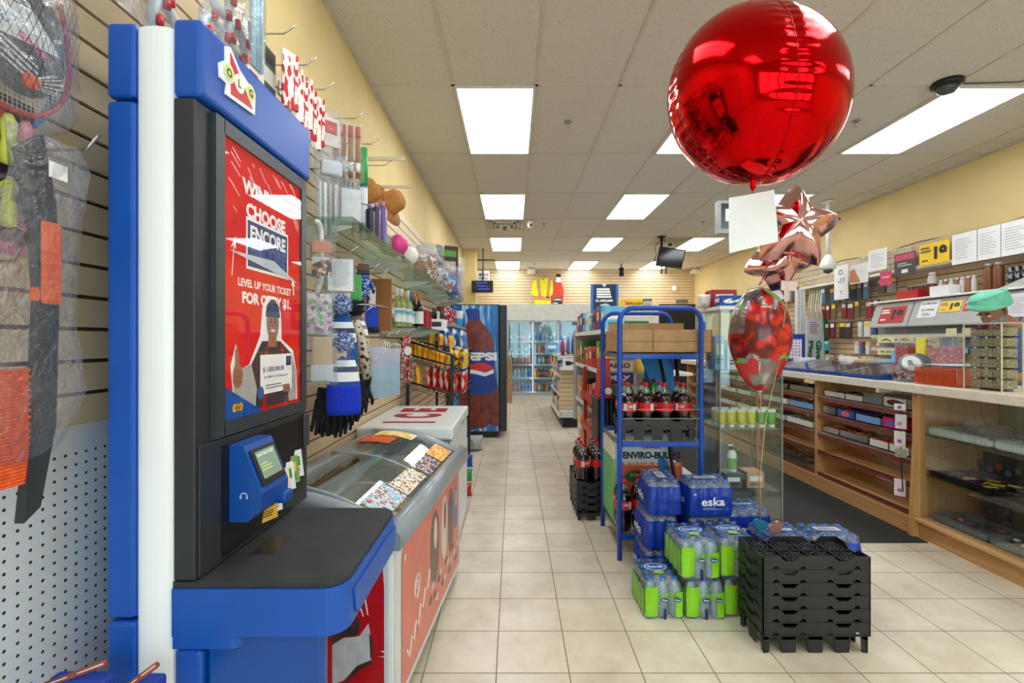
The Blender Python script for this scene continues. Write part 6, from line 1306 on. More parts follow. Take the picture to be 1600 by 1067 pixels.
for i, (s, y0, y1, h, m_, f_, lab) in enumerate(B1):
    pr = None
    if 'brown' in lab: pr = lambda b, M, W, H: b.disc(0, 0, W*.35, H*.3, C((90, 30, 24), .4), M)
    if 'magenta' in lab: pr = P_('Nerds', (60, 110, 220), .6)
    if 'blue and pink' in lab: pr = lambda b, M, W, H: b.disc(0, 0, W*.25, H*.35, C((226, 90, 110), .4), M)
    bin_(3.05, 3.30, y0, y1, sz[s]+.034, h, m_, f_, lab, i, print_=pr, n=26)
B2 = [(0, 5.2, 5.7, c_((150, 30, 30), (40, 40, 44)), 'clear tray of dark and red sweets, top shelf of the second bay'), (0, 4.75, 5.15, c_((50, 50, 54), (80, 60, 60)), 'clear tray of dark packets at the near end of the second bay top shelf'),
      (1, 5.2, 5.7, c_((160, 130, 100), (120, 80, 50)), 'white tray of brown sweets in the second bay'), (1, 4.75, 5.15, c_((130, 160, 210), (220, 220, 230)), 'blue tray in the second bay, second shelf'),
      (2, 5.25, 5.7, c_((120, 120, 90), (90, 100, 80)), 'olive goods tray in the second bay, third shelf'), (2, 4.75, 5.2, c_((220, 214, 206), (180, 170, 150)), 'white boxes tray in the second bay, third shelf'), (4, 4.8, 5.6, c_((150, 110, 70), (190, 150, 100)), 'low tray of wrapped bars on the bottom shelf of the second bay')]
for i, (s, y0, y1, f_, lab) in enumerate(B2): bin_(3.05, 3.30, y0, y1, sz[s]+.034, .06, (CLB, CLB, WB_, BB, WB_, WB_, CLB)[i], f_, lab, 30+i, n=30)
for s in (0, 1, 2):
    for k in range(2): bin_(3.05, 3.30, 5.9+.52*k, 6.35+.52*k, sz[s]+.034, .06, WB_, c_((160, 140, 120), (200, 60, 50)), 'tray in the third bay seen through the glass case, %s shelf, %s one' % (('top', 'second', 'third')[s], ('nearer', 'farther')[k]), 50+s*2+k)
# keyring packs hanging on the post
r = thing('hanging_keyrings', 'string of small packaged keyrings hanging on the counter post', 'keyrings', (2.99, 3.6, .9)); b = MB(); b.tube([(3.0, 3.60, .98), (2.985, 3.60, .60), (2.985, 3.58, .30)], .004, BLACK, 6); b.build('strip', r)
for k, (z, h, c) in enumerate(((.92, .05, (230, 232, 232)), (.78, .11, (206, 200, 206)), (.64, .12, (214, 210, 204)), (.56, .06, (150, 150, 140)), (.26, .13, (226, 214, 224)))):
    b = MB(); b.box(-.035, .035, -.002, .002, 0, h, C(c, .4), b=.001, M=Matrix.Translation((2.978, 3.60-.01*(k % 2), z)) @ Matrix.Rotation(-.9, 4, 'Z')); b.cyl((2.972, 3.595, z+h*.3), .012, .02, C(((190, 60, 160), (170, 150, 150))[k % 2], .3), 8); b.build('keyring_card', r)
# showcase, near right
r = thing('glass_showcase', 'maple framed glass front showcase under the counter at the right', 'showcase', (3.3, 2.7, 0))
b = MB(); b.box(3.01, 3.62, 3.46, 3.495, 0, 1.069, WV); b.build('end_panel', r); b = MB(); b.prism([(2.955, 0), (3.05, 0), (3.05, 1.07), (2.99, 1.07), (2.99, .75)], .042, WV, FR((0, 3.50, 0), (1, 0, 0), (0, 0, 1))); b.build('corner_post', r)
b = MB(); b.box(3.005, 3.05, 1.9, 3.455, 0, .125, WH); b.build('kick_board', r); b = MB(); b.box(2.965, 3.06, 1.9, 3.455, .125, .15, wood('maple_ledge', (196, 148, 98), (222, 176, 122), (10, .6, 14)), b=.004); b.build('ledge', r)
b = MB(); b.box(3.05, 3.60, 1.9, 3.455, .10, .14, WH); b.build('base', r); b = MB(); b.box(3.60, 3.62, 1.9, 3.455, .14, 1.07, C((206, 194, 168), .5)); b.build('back_panel', r)
b = MB(); b.box(3.012, 3.018, 1.9, 3.455, .15, 1.07, clear('showcase_glass', (250, 252, 251), .035, .02, fres=.25)); b.build('front_glass', r)
for z in (.765, .47): b = MB(); b.box(3.04, 3.58, 1.9, 3.45, z-.008, z, GLASSG); b.build('glass_shelf', r)
def basket(X0, X1, Y0, Y1, z, h, m, lab, fill=None, grp=None, n=20, seed=1):
    r = thing('basket', lab, 'basket', ((X0+X1)/2, (Y0+Y1)/2, z), grp); b = MB(); t = .004
    b.box(X0, X1, Y0, Y1, z, z+t, m)
    for (a0, a1, c0, c1) in ((X0, X1, Y0, Y0+t), (X0, X1, Y1-t, Y1), (X0, X0+t, Y0, Y1), (X1-t, X1, Y0, Y1)):
        b.box(a0, a1, c0, c1, z+h-.012, z+h, m); b.box(a0, a1, c0, c1, z, z+.012, m)
        L = max(a1-a0, c1-c0); nn = int(L/.014)
        for k in range(nn):
            u = (k+.5)/nn
            if a1-a0 > c1-c0: x = a0+(a1-a0)*u; b.box(x-.003, x+.003, c0, c1, z, z+h, m)
            else: y = c0+(c1-c0)*u; b.box(a0, a1, y-.003, y+.003, z, z+h, m)
    b.build('mesh_wall', r)
    if fill:
        rr = random.Random(seed); b = MB()
        for k in range(n): b.lathe([(0, 0), (.018, .004), (.02, .012), (0, .02)], rr.choice(fill), (rr.uniform(X0+.05, X1-.03), rr.uniform(Y0+.03, Y1-.03), z+h*rr.uniform(.3, .8)), 8)
        b.build('small_goods', r, kind='stuff')
    return r
WBK = C((226, 234, 230), .4)
for k in range(3): basket(3.05, 3.42, 2.98-.47*k, 3.43-.47*k, .767, .06, WBK, 'white mesh basket on the upper showcase shelf, %s from the maple end panel' % ORD[k], None, 'white baskets in the showcase')
for k in range(3):
    b = MB(); pillow(.3, .1, .16, FILM, 60+k, Matrix.Translation((3.26, 3.22-.42*k, .79)) @ Matrix.Rotation(PI/2, 4, 'Z'), crinkle=.4, mb=b); b.build('clear_bag', None, 'crumpled clear bag lying in the white showcase basket, %s from the end panel' % ORD[k], 'bag', 'clear bags in the baskets')
b = MB(); b.tube([(3.2, 3.20, 1.05), (3.2, 3.19, .95), (3.18, 3.12, .86), (3.2, 2.9, .84), (3.22, 2.6, .845)], .004, C((170, 110, 70), .5), 6); b.build('brown_cord', None, 'thin brown cord dangling in the showcase', 'cord')
BT = C((26, 26, 28), .3)
for k, (y0, y1, f_, lab) in enumerate(((2.98, 3.42, c_((60, 30, 50), (206, 170, 60), (120, 30, 60)), 'black display tray with reddish goods in the showcase'), (2.52, 2.97, c_((150, 200, 40), (90, 110, 30), (60, 40, 30)), 'black display tray with lime green goods in the showcase'))):
    bin_(3.05, 3.36, y0, y1, .472, .035, BT, f_, lab, 70+k, grp='display trays in the showcase', n=40)
    r = thing('display_header', 'dark backing card with printed jars standing behind the %s goods tray' % ('reddish', 'lime green')[k], 'display card'); b = MB(); b.box(3.37, 3.376, y0+.03, y1-.03, .474, .60, BT, b=.002); b.box(3.385, 3.39, y0+.10, y1-.05, .474, .66, BT, b=.002); b.build('card', r)
    b = MB(); M = RWF((3.369, 0, 0)); rr = random.Random(k)
    for i in range(6): b.disc(-(y0+.08+.06*i), .55+.03*(i % 2), .022, .022, C(((190, 90, 170), (90, 100, 110), (60, 130, 200), (190, 60, 60))[(i+k*2) % 4], .3), M, .001, 12)
    b.build('card_print', r); r.location = (0, 0, 0)
r = thing('blue_display_box', 'light blue display box lettered Grinder at the right frame edge', 'display box', (3.2, 2.3, .47)); b = MB(); LB = C((150, 206, 236), .4)
b.box(3.05, 3.36, 2.05, 2.50, .472, .476, LB); b.box(3.05, 3.055, 2.05, 2.50, .472, .53, LB); b.box(3.05, 3.36, 2.495, 2.50, .472, .55, LB); b.box(3.355, 3.36, 2.05, 2.5, .472, .60, LB); b.build('tray', r)
b = MB(); b.text('Grinder', -2.36, .50, .028, C((30, 60, 110), .4), RWF((3.049, 0, 0)), w=.12, bold=.03); b.build('lettering', r)
GBK = clear('grey_basket', (170, 176, 176), .12, .2, milky=.25)
for k, f_ in enumerate((c_((226, 110, 70), (60, 50, 46), (100, 90, 90)), c_((190, 180, 70), (90, 40, 36), (220, 214, 206)), c_((220, 220, 224), (120, 60, 50)))):
    basket(3.06, 3.30, 3.02-.40*k, 3.40-.40*k, .152, .055, GBK, 'grey clear basket on the showcase floor, %s from the end panel' % ORD[k], f_, 'grey baskets in the showcase', 14, k)
b = MB(); pillow(.24, .22, .1, speckle('dark_mixed', [(50, 46, 48), (90, 80, 84), (130, 60, 80), (40, 36, 40)], 50), 77, Matrix.Translation((3.42, 3.3, .152)) @ Matrix.Rotation(1.3, 4, 'Z'), mb=b); b.build('goods_bag', None, 'clear bag of dark small goods behind the showcase floor baskets', 'bag')
b = MB(); b.box(3.40, 3.50, 2.85, 3.05, .152, .30, speckle('pink_beads', [(170, 120, 120), (200, 160, 156), (140, 90, 90)], 60)); b.build('pink_box', None, 'speckled pink box at the back of the showcase floor', 'box')
# mat
b = MB(); b.box(1.75, 2.985, 3.36, 9.0, .0, .008, mat('black_mat', (44, 42, 42), .9, var=.25, scale=120, bump=.5, bscale=250), b=.003); b.build('floor_mat', None, 'long black floor mat along the counter', 'mat')
# ---------------------------------------------------------------- counter top goods
def tray_blue(k, y0, y1):
    r = thing('ticket_tray', 'blue edged clear lottery ticket tray on the counter, %s from the sweets tub' % ORD[k], 'ticket tray', (3.15, (y0+y1)/2, CT), 'blue ticket trays on the counter'); NB = C((18, 60, 150), .3)
    b = MB(); b.prism([(2.97, CT+.004), (3.38, CT+.004), (3.38, CT+.10), (2.97, CT+.02)], y1-y0-.01, NB, FR((0, y1-.005, 0), (1, 0, 0), (0, 0, 1))); b.build('base', r)
    b = MB(); rr = random.Random(k); th = math.atan(.08/.41); M = FR((2.98, y1-.01, CT+.0215), (0, -1, 0), (math.cos(th), 0, math.sin(th)))
    for j in range(4): b.rect((j+.5)*(y1-y0-.02)/4, .17, (y1-y0-.03)/4.4, .26, C(rr.choice(((190, 200, 210), (120, 140, 180), (70, 80, 110), (210, 190, 180))), .4), M, .003)
    b.rect(.06, .03, .05, .03, PAPER, M, .005); b.build('tickets', r); b = MB(); b.box(0, y1-y0-.02, 0, .41, .012, .015, CLB, M=M); b.build('clear_lid', r)
for k in range(6): tray_blue(k, 3.80+.46*k, 4.24+.46*k)
# blue framed sheet
r = thing('ticket_board', 'blue framed board with red and white grid sheet on the counter', 'board', (3.3, 5.55, CT)); s = 5.55/F_; x0, z1 = (1221-CX)*s, CH-(522-CY)*s; x1, z0 = (1258-CX)*s, CH-(566-CY)*s
b = MB(); b.box(x0, x1, 5.55, 5.56, CT+.07, z1, C((20, 60, 150), .3), b=.002); b.tube([((x0+x1)/2, 5.56, CT+.08), ((x0+x1)/2, 5.6, CT)], .01, BLUE, 6); b.build('board', r)
b = MB(); M = CAMF((0, 5.549, 0)); b.rect((x0+x1)/2-.01, (CT+.07+z1)/2-.01, (x1-x0)*.78, (z1-CT-.07)*.7, C((226, 222, 232), .4), M)
for i in range(5):
    for j in range(7): b.rect((x0+x1)/2-.01+(i-2)*.04, (CT+.07+z1)/2+(j-3)*.036-.01, .028, .020, C((200, 120, 130), .4) if (i+j) % 2 else C((150, 150, 190), .4), M, .0015)
b.build('board_print', r)
def at(px, py, Y): return P(px, py, Y)
# sweets tub with tilted lid
r = thing('sweets_tub', 'round clear tub of wrapped sweets with a tilted printed lid', 'tub', (3.12, 3.66, CT)); b = MB(); b.box(3.03, 3.22, 3.57, 3.76, CT+.002, CT+.12, clear('tub_clear', (236, 236, 236), .1, .05), b=.03, seg=3); b.build('tub', r)
b = MB(); rr = random.Random(9)
for k in range(90): b.box(-.012, .012, -.009, .009, -.007, .007, rr.choice(c_((236, 232, 228), (214, 120, 130), (240, 236, 230), (200, 190, 190))), b=.003, seg=1, M=Matrix.Translation((rr.uniform(3.05, 3.20), rr.uniform(3.59, 3.74), CT+rr.uniform(.02, .105))) @ Matrix.Rotation(rr.uniform(0, 6), 4, 'X') @ Matrix.Rotation(rr.uniform(0, 6), 4, 'Z'))
b.build('sweets', r, kind='stuff')
M = FR((3.10, 3.64, CT+.145), (.9, -.3, .1), (.1, .45, .88)); b = MB(); b.lathe([(.075, -.02), (.08, -.018), (.08, 0), (.07, .004), (0, .004)], mat('lid_grey', (120, 128, 134), .3), M=M, seg=28); b.disc(0, 0, .062, .062, C((214, 220, 222), .4), M, .006); b.text('R', 0, 0, .05, C((110, 120, 126), .4), M, z=.008, bold=.06); b.build('lid', r)
M = FR((3.23, 3.72, CT+.150), (.9, -.3, .1), (.1, .45, .88)); b = MB(); b.lathe([(.075, -.05), (.08, -.018), (.08, 0), (0, .004)], mat('lid_dark', (88, 94, 100), .3), M=M, seg=28); b.build('stacked_lids', r)
# orange container
OT = clear('orange_plastic', (255, 214, 190), .10, .05, milky=.30, mcol=(250, 110, 50)); r = thing('orange_display', 'clear orange display box of lighters on the counter', 'display box', (3.2, 3.35, CT))
b = MB(); b.box(3.02, 3.40, 3.18, 3.52, CT+.002, CT+.13, OT, b=.004); b.build('container', r); b = MB()
for k in range(7):
    for j in range(3): b.box(3.05+.1*j, 3.065+.1*j, 3.20+.042*k, 3.235+.042*k, CT+.01, CT+.07, C(((40, 40, 50), (246, 130, 20), (60, 80, 150), (240, 110, 40))[(k+j) % 4], .3), b=.004, seg=1)
for k in range(8): b.box(3.02, 3.40, 3.19+.042*k, 3.193+.042*k, CT+.01, CT+.10, clear('orange_rib', (255, 220, 200), .1, milky=.3, mcol=(250, 120, 60)))
b.build('lighters', r); b = MB(); b.box(3.0, 3.42, 3.17, 3.53, CT+.135, CT+.142, clear('clear_lid2', (240, 240, 240), .1)); b.prism([(3.03, 3.24), (3.38, 3.18), (3.42, 3.46), (3.08, 3.52)], .002, C((176, 224, 238), .4), z=CT+.145); b.build('lid_sheet', r, label='pale blue sheet on a clear lid')
# acrylic rack with packets at the right
r = thing('acrylic_case', 'tall clear acrylic case full of packaged lighters and clippers at the right', 'display case', (3.06, 3.0, CT)); X0, X1, Y0, Y1, Z1 = 3.00, 3.13, 2.87, 3.11, CT+.43
b = MB(); EDG = C((206, 202, 176), .3)
for (x, y) in ((X0, Y0), (X0, Y1), (X1, Y0), (X1, Y1)): b.box(x-.003, x+.003, y-.003, y+.003, CT, Z1, EDG)
for z in (CT+.003, Z1): b.tube([(X0, Y0, z), (X1, Y0, z), (X1, Y1, z), (X0, Y1, z)], .003, EDG, 4, closed=True)
b.build('bright_edges', r); b = MB(); ac = clear('acrylic', (246, 246, 244), .04, .02, fres=.2)
b.box(X0, X0+.003, Y0, Y1, CT, Z1, ac); b.box(X0, X1, Y0, Y0+.003, CT, Z1, ac); b.box(X0, X1, Y0, Y1, Z1-.003, Z1, ac); b.build('acrylic_panel', r)
b = MB(); b.box(X0+.085, X1-.015, Y0+.04, Y1-.02, CT, Z1-.02, C((50, 50, 46), .5)); b.build('dark_insert', r)
PKM = speckle('packet_print', [(150, 146, 112), (176, 170, 138), (128, 122, 88), (196, 190, 160), (160, 152, 118)], 150)
for row in range(6):
    for k in range(3):
        z = CT+.02+.066*row; y = Y0+.012+.073*k; b = MB(); b.box(X0+.03, X0+.036, y, y+.068, z, z+.052, PKM, M=None); b.box(X0+.028, X0+.03, y+.03, y+.045, z+.052, z+.062, WHITE); b.box(X0+.015, X0+.08, y+.035, y+.038, z+.05, z+.053, STEEL); b.build('hanging_packet', r)
    for k in range(1):
        x = X0+.05; z = CT+.02+.066*row; b = MB(); b.box(x, x+.07, Y0+.02, Y0+.026, z, z+.052, PKM if k < 1 else C(((90, 90, 86), (150, 150, 140))[row % 2], .4)); b.build('hanging_packet', r)
b = MB(); b.box(X0+.02, X0+.05, Y0+.03, Y1-.03, Z1-.035, Z1-.008, speckle('header_dark', [(70, 30, 30), (60, 50, 44), (190, 60, 60), (70, 40, 36)], 40)); b.build('header_strip', r)
# other countertop boxes
r = thing('yellow_pack', 'yellow sweets jar label box on the counter behind the tub', 'box', (3.5, 4.4, CT)); a0, a1, z0, z1 = scr(1444, 527, 1468, 557, 4.15)
b = MB(); b.box(a0, a1, 4.15, 4.24, CT+.05, z1, C((240, 226, 90), .4), b=.003); b.build('carton', r); b = MB(); M = CAMF((0, 4.149, 0)); b.lines((a0+a1)/2, z1-.035, .11, .03, 2, BLACK, M); b.rect((a0+a1)/2-.02, z1-.08, .05, .02, C((40, 90, 180), .4), M); b.build('box_print', r)
b = MB(); b.box(3.46, 3.68, 4.12, 4.30, CT+.0, CT+.045, C((226, 196, 60), .4), b=.004); b.build('flat_box', None, 'flat yellow packet under the yellow labelled box on the counter', 'box')
for k, (p0, Y, c, m_, lab) in enumerate((((1414, 535, 1443, 553), 4.3, (196, 50, 60), None, 'clear jar of red sweets on the back of the counter'), ((1470, 535, 1507, 562), 3.95, (206, 130, 130), None, 'clear tub of pink sweets beside the acrylic case'))):
    a0, a1, z0, z1 = scr(*p0, Y); r = thing('sweets_jar', lab, 'jar', ((a0+a1)/2, Y, CT)); b = MB(); b.box(a0+.01, a1-.01, Y, Y+.12, CT+.06, z1-.04, speckle('sweets_%d' % k, [c, (min(255, c[0]+30), c[1]+50, c[2]+50), c], 60)); b.build('sweets', r)
    b = MB(); b.box(a0, a1, Y-.005, Y+.13, CT+.001, z1+.05, FILM, b=.01); b.build('jar_body', r)
r = thing('blue_carton', 'light blue carton with a cut out side on the counter by the ticket slots', 'carton', (3.4, 4.6, CT)); b = MB(); M = CAMF((0, 4.62, 0)); s = 4.62/F_
b.prism([((x-CX)*s, CH-(y-CY)*s) for x, y in [(1373, 566), (1404, 566), (1406, 548), (1443, 545), (1443, 561), (1424, 566), (1422, 568), (1373, 568)]], .1, C((110, 180, 226), .4), M, z=-.1); b.build('carton', r); b = MB(); b.rect((1416-CX)*s, CH-(550-CY)*s, .1, .04, PAPER, M, .002); b.rect((1418-CX)*s, CH-(551-CY)*s, .04, .02, RED, M, .003); b.build('carton_print', r)
for k in range(8):
    b = MB(); q = Vector((3.42+.012*(k % 2), 4.30+.045*k, CT)); b.cyl(q, .012, .07, C((206, 80, 150), .35), 10); b.cyl(q+Vector((0, 0, .07)), .013, .03, BLACK, 10); b.build('lip_balm', None, '%s pink and black tube in the counter rack from the tub' % ORD[k], 'tube', 'pink tubes on the counter')
for px, py, w_, h_, Y, c, lab in ((1337, 578, 20, 8, 4.9, (232, 228, 220), 'small white carton stacked behind the ticket trays'), (1332, 563, 18, 10, 4.75, (236, 232, 226), 'white box stack on the counter behind the trays'), (1262, 570, 26, 8, 5.3, (216, 218, 226), 'folded white handset lying on the counter'), (1352, 578, 24, 10, 4.7, (206, 180, 150), 'tan carton behind the ticket trays')):
    a0, a1, z0, z1 = scr(px-w_/2, py-h_/2, px+w_/2, py+h_/2, Y); z0 = max(z0, CT+.10); b = MB(); b.box(a0, a1, Y, Y+.12, CT+.001, max(z1, z0+.03), C(c, .4), b=.005); b.build('small_carton', None, lab, 'box')
# ---------------------------------------------------------------- behind the counter: cabinets, wall goods
GC = mat('cabinet_grey', (176, 178, 174), .4, var=.04)
r = thing('tobacco_cabinet', 'grey flap fronted cabinet behind the counter with age warning signs', 'cabinet', (4.5, 4.4, 0))
b = MB(); b.box(4.44, 4.685, 2.9, 5.67, .0, 1.90, C((150, 152, 150), .5)); b.box(4.36, 4.69, 2.9, 5.72, 1.905, 1.925, WHITE, b=.004); b.build('body', r)
for y0, y1 in ((5.12, 5.66), (3.98, 5.11), (2.9, 3.97)):
    b = MB(); b.prism([(4.40, 1.895), (4.42, 1.895), (4.34, 1.62), (4.31, 1.615), (4.31, 1.63)], y1-y0-.008, GC, FR((0, y1-.004, 0), (1, 0, 0), (0, 0, 1))); b.build('flap', r)
for z in (1.52, 1.37, 1.24):
    b = MB(); b.box(4.34, 4.44, 2.9, 5.66, z-.012, z, GC); b.box(4.33, 4.345, 2.9, 5.66, z-.03, z+.01, C((196, 198, 192), .4)); b.build('drawer_shelf', r)
th = Vector((.09, 0, .265)).normalized(); 
def sign_on_flap(y0, y1, z0, z1, base, draw, lab, name='age_sign'):
    r = thing(name, lab, 'sign', (4.34, (y0+y1)/2, z0)); M = FR((4.3085+(z0-1.62)*.34-.004, (y0+y1)/2, z0), (0, -1, 0), th); W, H = y1-y0, z1-z0; b = MB(); b.box(-W/2, W/2, 0, H, 0, .003, base, M=M); b.build('panel', r); b = MB(); draw(b, M, W, H); b.build('sign_print', r)
def age(c1, c2):
    def f(b, M, W, H): b.text('19', W*.22, H*.5, H*.62, BLACK, M, w=W*.42, z=.005, bold=.06); b.lines(-W*.24, H*.72, W*.42, H*.3, 2, c1, M, .005, 3, .6); b.lines(-W*.26, H*.22, W*.3, H*.12, 1, c1, M, .005, 4, .7)
    return f
sign_on_flap(5.19, 5.54, 1.66, 1.86, C((190, 24, 34), .4), age(WHITE, 0), 'red sign with 19 on the grey cabinet, left panel')
sign_on_flap(4.80, 5.02, 1.70, 1.89, PAPER, lambda b, M, W, H: (b.text('NO SMOKING', 0, H*.82, .02, BLACK, M, w=W*.8, z=.005), b.text('NO VAPING', 0, H*.45, .02, BLACK, M, w=W*.7, z=.005), b.lines(0, H*.2, W*.5, H*.2, 3, GREY, M, .005)), 'white no smoking no vaping notice on the grey cabinet', 'notice')
sign_on_flap(4.55, 4.78, 1.745, 1.86, C((244, 200, 50), .4), age(C((150, 110, 20), .4), 0), 'small yellow sign with 19 on the grey cabinet')
sign_on_flap(4.28, 4.52, 1.745, 1.87, C((206, 30, 36), .4), age(WHITE, 0), 'small red sign with 19 beside the green turban')
def tag_strip(y0, y1, z, txt, lab):
    r = thing('price_strip', lab, 'label', (4.32, (y0+y1)/2, z)); M = RWF((4.327, (y0+y1)/2, z)); b = MB(); b.box(-(y1-y0)/2, (y1-y0)/2, -.035, .035, 0, .003, C((236, 232, 176), .5), M=M); b.build('strip', r); b = MB(); b.text(txt, 0, 0, .03, DGREY, M, w=(y1-y0)*.8, z=.005, bold=.01); b.build('writing', r)
tag_strip(5.05, 5.55, 1.47, 'A16', 'upper cream jackpot strip under the grey cabinet'); tag_strip(5.08, 5.55, 1.33, '649  $70,000,000 +13', 'lower cream jackpot strip under the grey cabinet')
for k in range(4): b = MB(); b.box(4.325, 4.33, 4.05+.17*k, 4.16+.17*k, 1.50, 1.58, C((226, 220, 180), .5)); b.build('paper_note', None, '%s pale note from the right under the grey flap' % ORD[k], 'note', 'pale notes under the cabinet flap')
# goods on the cabinet top shelf
zt = 1.926
def bx(name, lab, cat, Y, w, h, m, X=4.50, d=.12, grp=None, cap=None, round_=False):
    r = thing(name, lab, cat, (X, Y, zt), grp); b = MB()
    if round_: b.lathe([(w/2*.9, 0), (w/2, .01), (w/2, h*.85), (w/2*.6, h)], m, (X, Y, zt), 14)
    else: b.box(X-d/2, X+d/2, Y-w/2, Y+w/2, zt, zt+h, m, b=.004)
    b.build('body', r)
    if cap: b = MB(); b.cyl((X, Y, zt+h*.98), w/2*.7, h*.12, cap, 12); b.build('cap', r)
bx('red_box', 'red box with bottles on the white shelf above the red 19 sign', 'box', 5.27, .28, .10, C((190, 30, 34), .4))
for k in range(6): bx('small_bottle', '%s small brown bottle above the red box' % ORD[k], 'bottle', 5.16+.045*k, .035, .15, C((96, 44, 34), .3), 4.56, grp='small bottles by the red box', cap=LGREY, round_=True)
bx('spray_can', 'silver and dark red can beside the red box on the white shelf', 'can', 5.02, .085, .24, bands('can_b', [(0, (110, 30, 30)), (.6, (190, 186, 184))], 'Z'), cap=LGREY, round_=True)
bx('white_box', 'low white box of bottles on the white shelf middle', 'box', 4.82, .22, .10, PAPER, 4.45)
for k in range(7): bx('pill_bottle', '%s white capped bottle in the row on the white shelf' % ORD[k], 'bottle', 4.60+.06*k, .05, .16, C(((206, 200, 190), (150, 96, 70))[k % 2], .35), 4.54, grp='white capped bottles on the shelf', cap=WHITE, round_=True)
for k in range(2): bx('tall_can', ('left tall brown can with silver lid on the white shelf', 'right tall brown can with silver lid on the white shelf')[k], 'can', 4.42-.09*k, .08, .24, C((120, 66, 40), .35), grp='tall brown cans', cap=LGREY, round_=True)
for k in range(6): bx('black_bottle', '%s black dotted bottle from the brown cans on the shelf' % ORD[k], 'bottle', 4.22-.06*k, .05, .20, speckle('dark_dots', [(24, 24, 28), (30, 30, 34), (150, 150, 156)], 60), 4.5, grp='black bottles on the shelf', round_=True)
r = thing('green_box', 'dark green boxed toy with blue end on the shelf at the right edge', 'box', (4.5, 3.95-.3, zt)); b = MB(); b.box(4.42, 4.62, 3.30, 3.78, zt, zt+.25, mat('toy_box', (52, 66, 58), .3, var=.3, scale=8)); b.box(4.40, 4.62, 3.79, 3.86, zt, zt+.27, C((30, 120, 200), .3)); b.build('carton', r)
b = MB(); b.lines(-3.62, zt+.19, .2, .05, 2, C((190, 200, 190), .4), RWF((4.419, 0, 0))); b.rect(-3.38, zt+.04, .14, .05, C((60, 180, 220), .4), RWF((4.419, 0, 0))); b.build('box_print', r)
b = MB(); b.prism([(3.9, 0), (4.25, 0), (3.9, .12)], .01, C((190, 190, 186), .4), FR((4.40, 0, zt), (0, 1, 0), (0, 0, 1))); b.build('shelf_divider', None, 'grey triangular shelf divider in front of the black bottles', 'divider')
# papers and signs along the top rail
HG = mat('grid_white', (232, 230, 222), .4)
r = thing('wire_header', 'white wire grid canopy along the top of the counter wall', 'canopy', (4.5, 6.4, 2.4)); b = MB()
for z in (2.29, 2.42, 2.53): b.tube([(4.5, 5.3, z), (4.5, 7.3, z)], .006, HG, 5)
for k in range(41): b.tube([(4.5, 5.3+.05*k, 2.29), (4.5, 5.3+.05*k, 2.53)], .003, HG, 4)
b.box(4.47, 4.69, 2.8, 7.3, 2.255, 2.285, HG); b.build('grid', r)
b = MB(); b.box(4.52, 4.53, 2.8, 5.3, 2.285, 2.55, C((196, 176, 140), .5)); b.build('backing_board', r)
def rsheet(name, lab, y0, y1, z0, z1, m, X=4.46, draw=None, tilt=0, cat='sign', dz=0):
    r = thing(name, lab, cat, (X, (y0+y1)/2, z0)); W, H = abs(y1-y0), z1-z0; M = FR((X, (y0+y1)/2, z0), (0, -1, dz), (0, 0, 1)); b = MB(); b.box(-W/2, W/2, 0, H, 0, .003, m, M=M); b.build('sheet', r)
    b = MB(); (draw or (lambda b, M, W, H: b.lines(0, H*.5, W*.75, H*.7, 9, C((170, 172, 180), .5), M, .004, int(y0*10), .25)))(b, M, W, H); b.build('sheet_print', r)
def YY(px, X=4.46): return X*F_/(px-CX)
def ZZ(py, px, X=4.46): return CH-(py-CY)/F_*YY(px, X)
rsheet('age_sign', 'large yellow sign with black 19 on the top rail', YY(1484), YY(1437), 2.27, 2.50, C((248, 206, 36), .4), draw=age(C((120, 90, 10), .4), 0))
rsheet('notice', 'black and pink framed notice left of the yellow 19 sign', YY(1431), YY(1398), 2.20, 2.46, C((72, 64, 66), .4), draw=lambda b, M, W, H: (b.rect(0, H*.82, W*.9, H*.26, C((206, 70, 110), .4), M, .004), b.lines(0, H*.5, W*.7, H*.2, 2, LGREY, M, .004), b.rect(0, H*.2, W*.3, H*.16, WHITE, M, .004)))
rsheet('notice', 'white ruled sheet taped on the wire canopy', YY(1386), YY(1357), 2.32, 2.58, PAPER)
rsheet('photo_poster', 'poster with a tanned arm on white in front of the wire canopy', YY(1357), YY(1328), 2.20, 2.45, C((228, 228, 226), .4), draw=lambda b, M, W, H: b.quad([(-W*.45, H*.1, .004), (-W*.2, H*.05, .004), (W*.1, H*.05, .004), (-W*.05, H*.4, .004), (-W*.25, H*.8, .004), (-W*.45, H*.7, .004)], C((206, 130, 90), .5), M))
rsheet('notice', 'white hanging sheet with a drawn circle at the canopy end', YY(1328), YY(1306), 2.02, 2.48, PAPER, X=4.44, draw=lambda b, M, W, H: (b.text('O.', 0, H*.8, H*.16, DGREY, M, z=.004), b.text('-11', 0, H*.55, H*.16, DGREY, M, z=.004), b.text('Y', 0, H*.2, H*.1, DGREY, M, z=.004)))
rsheet('pink_tag', 'small bright pink sign below the white ruled sheet', YY(1396), YY(1378), 2.12, 2.28, C((220, 50, 100), .4), X=4.44, draw=lambda b, M, W, H: b.text('Trojan', 0, H*.6, H*.2, WHITE, M, w=W*.7, z=.004))
for k, (a, b_) in enumerate(((1528, 1488), (1565, 1527), (1612, 1564))):
    rsheet('notice', ('white lined sheet right of the yellow 19 sign', 'white lined sheet in the middle of the right hand papers', 'white lined sheet at the right edge of the frame top rail')[k], YY(a, 4.44), YY(b_, 4.44), 2.22, 2.52, PAPER, X=4.44)
rsheet('notice', 'white printed sheet beside the green turban on the grey cabinet', YY(1612, 4.29), YY(1573, 4.29), 1.66, 1.86, PAPER, X=4.29)
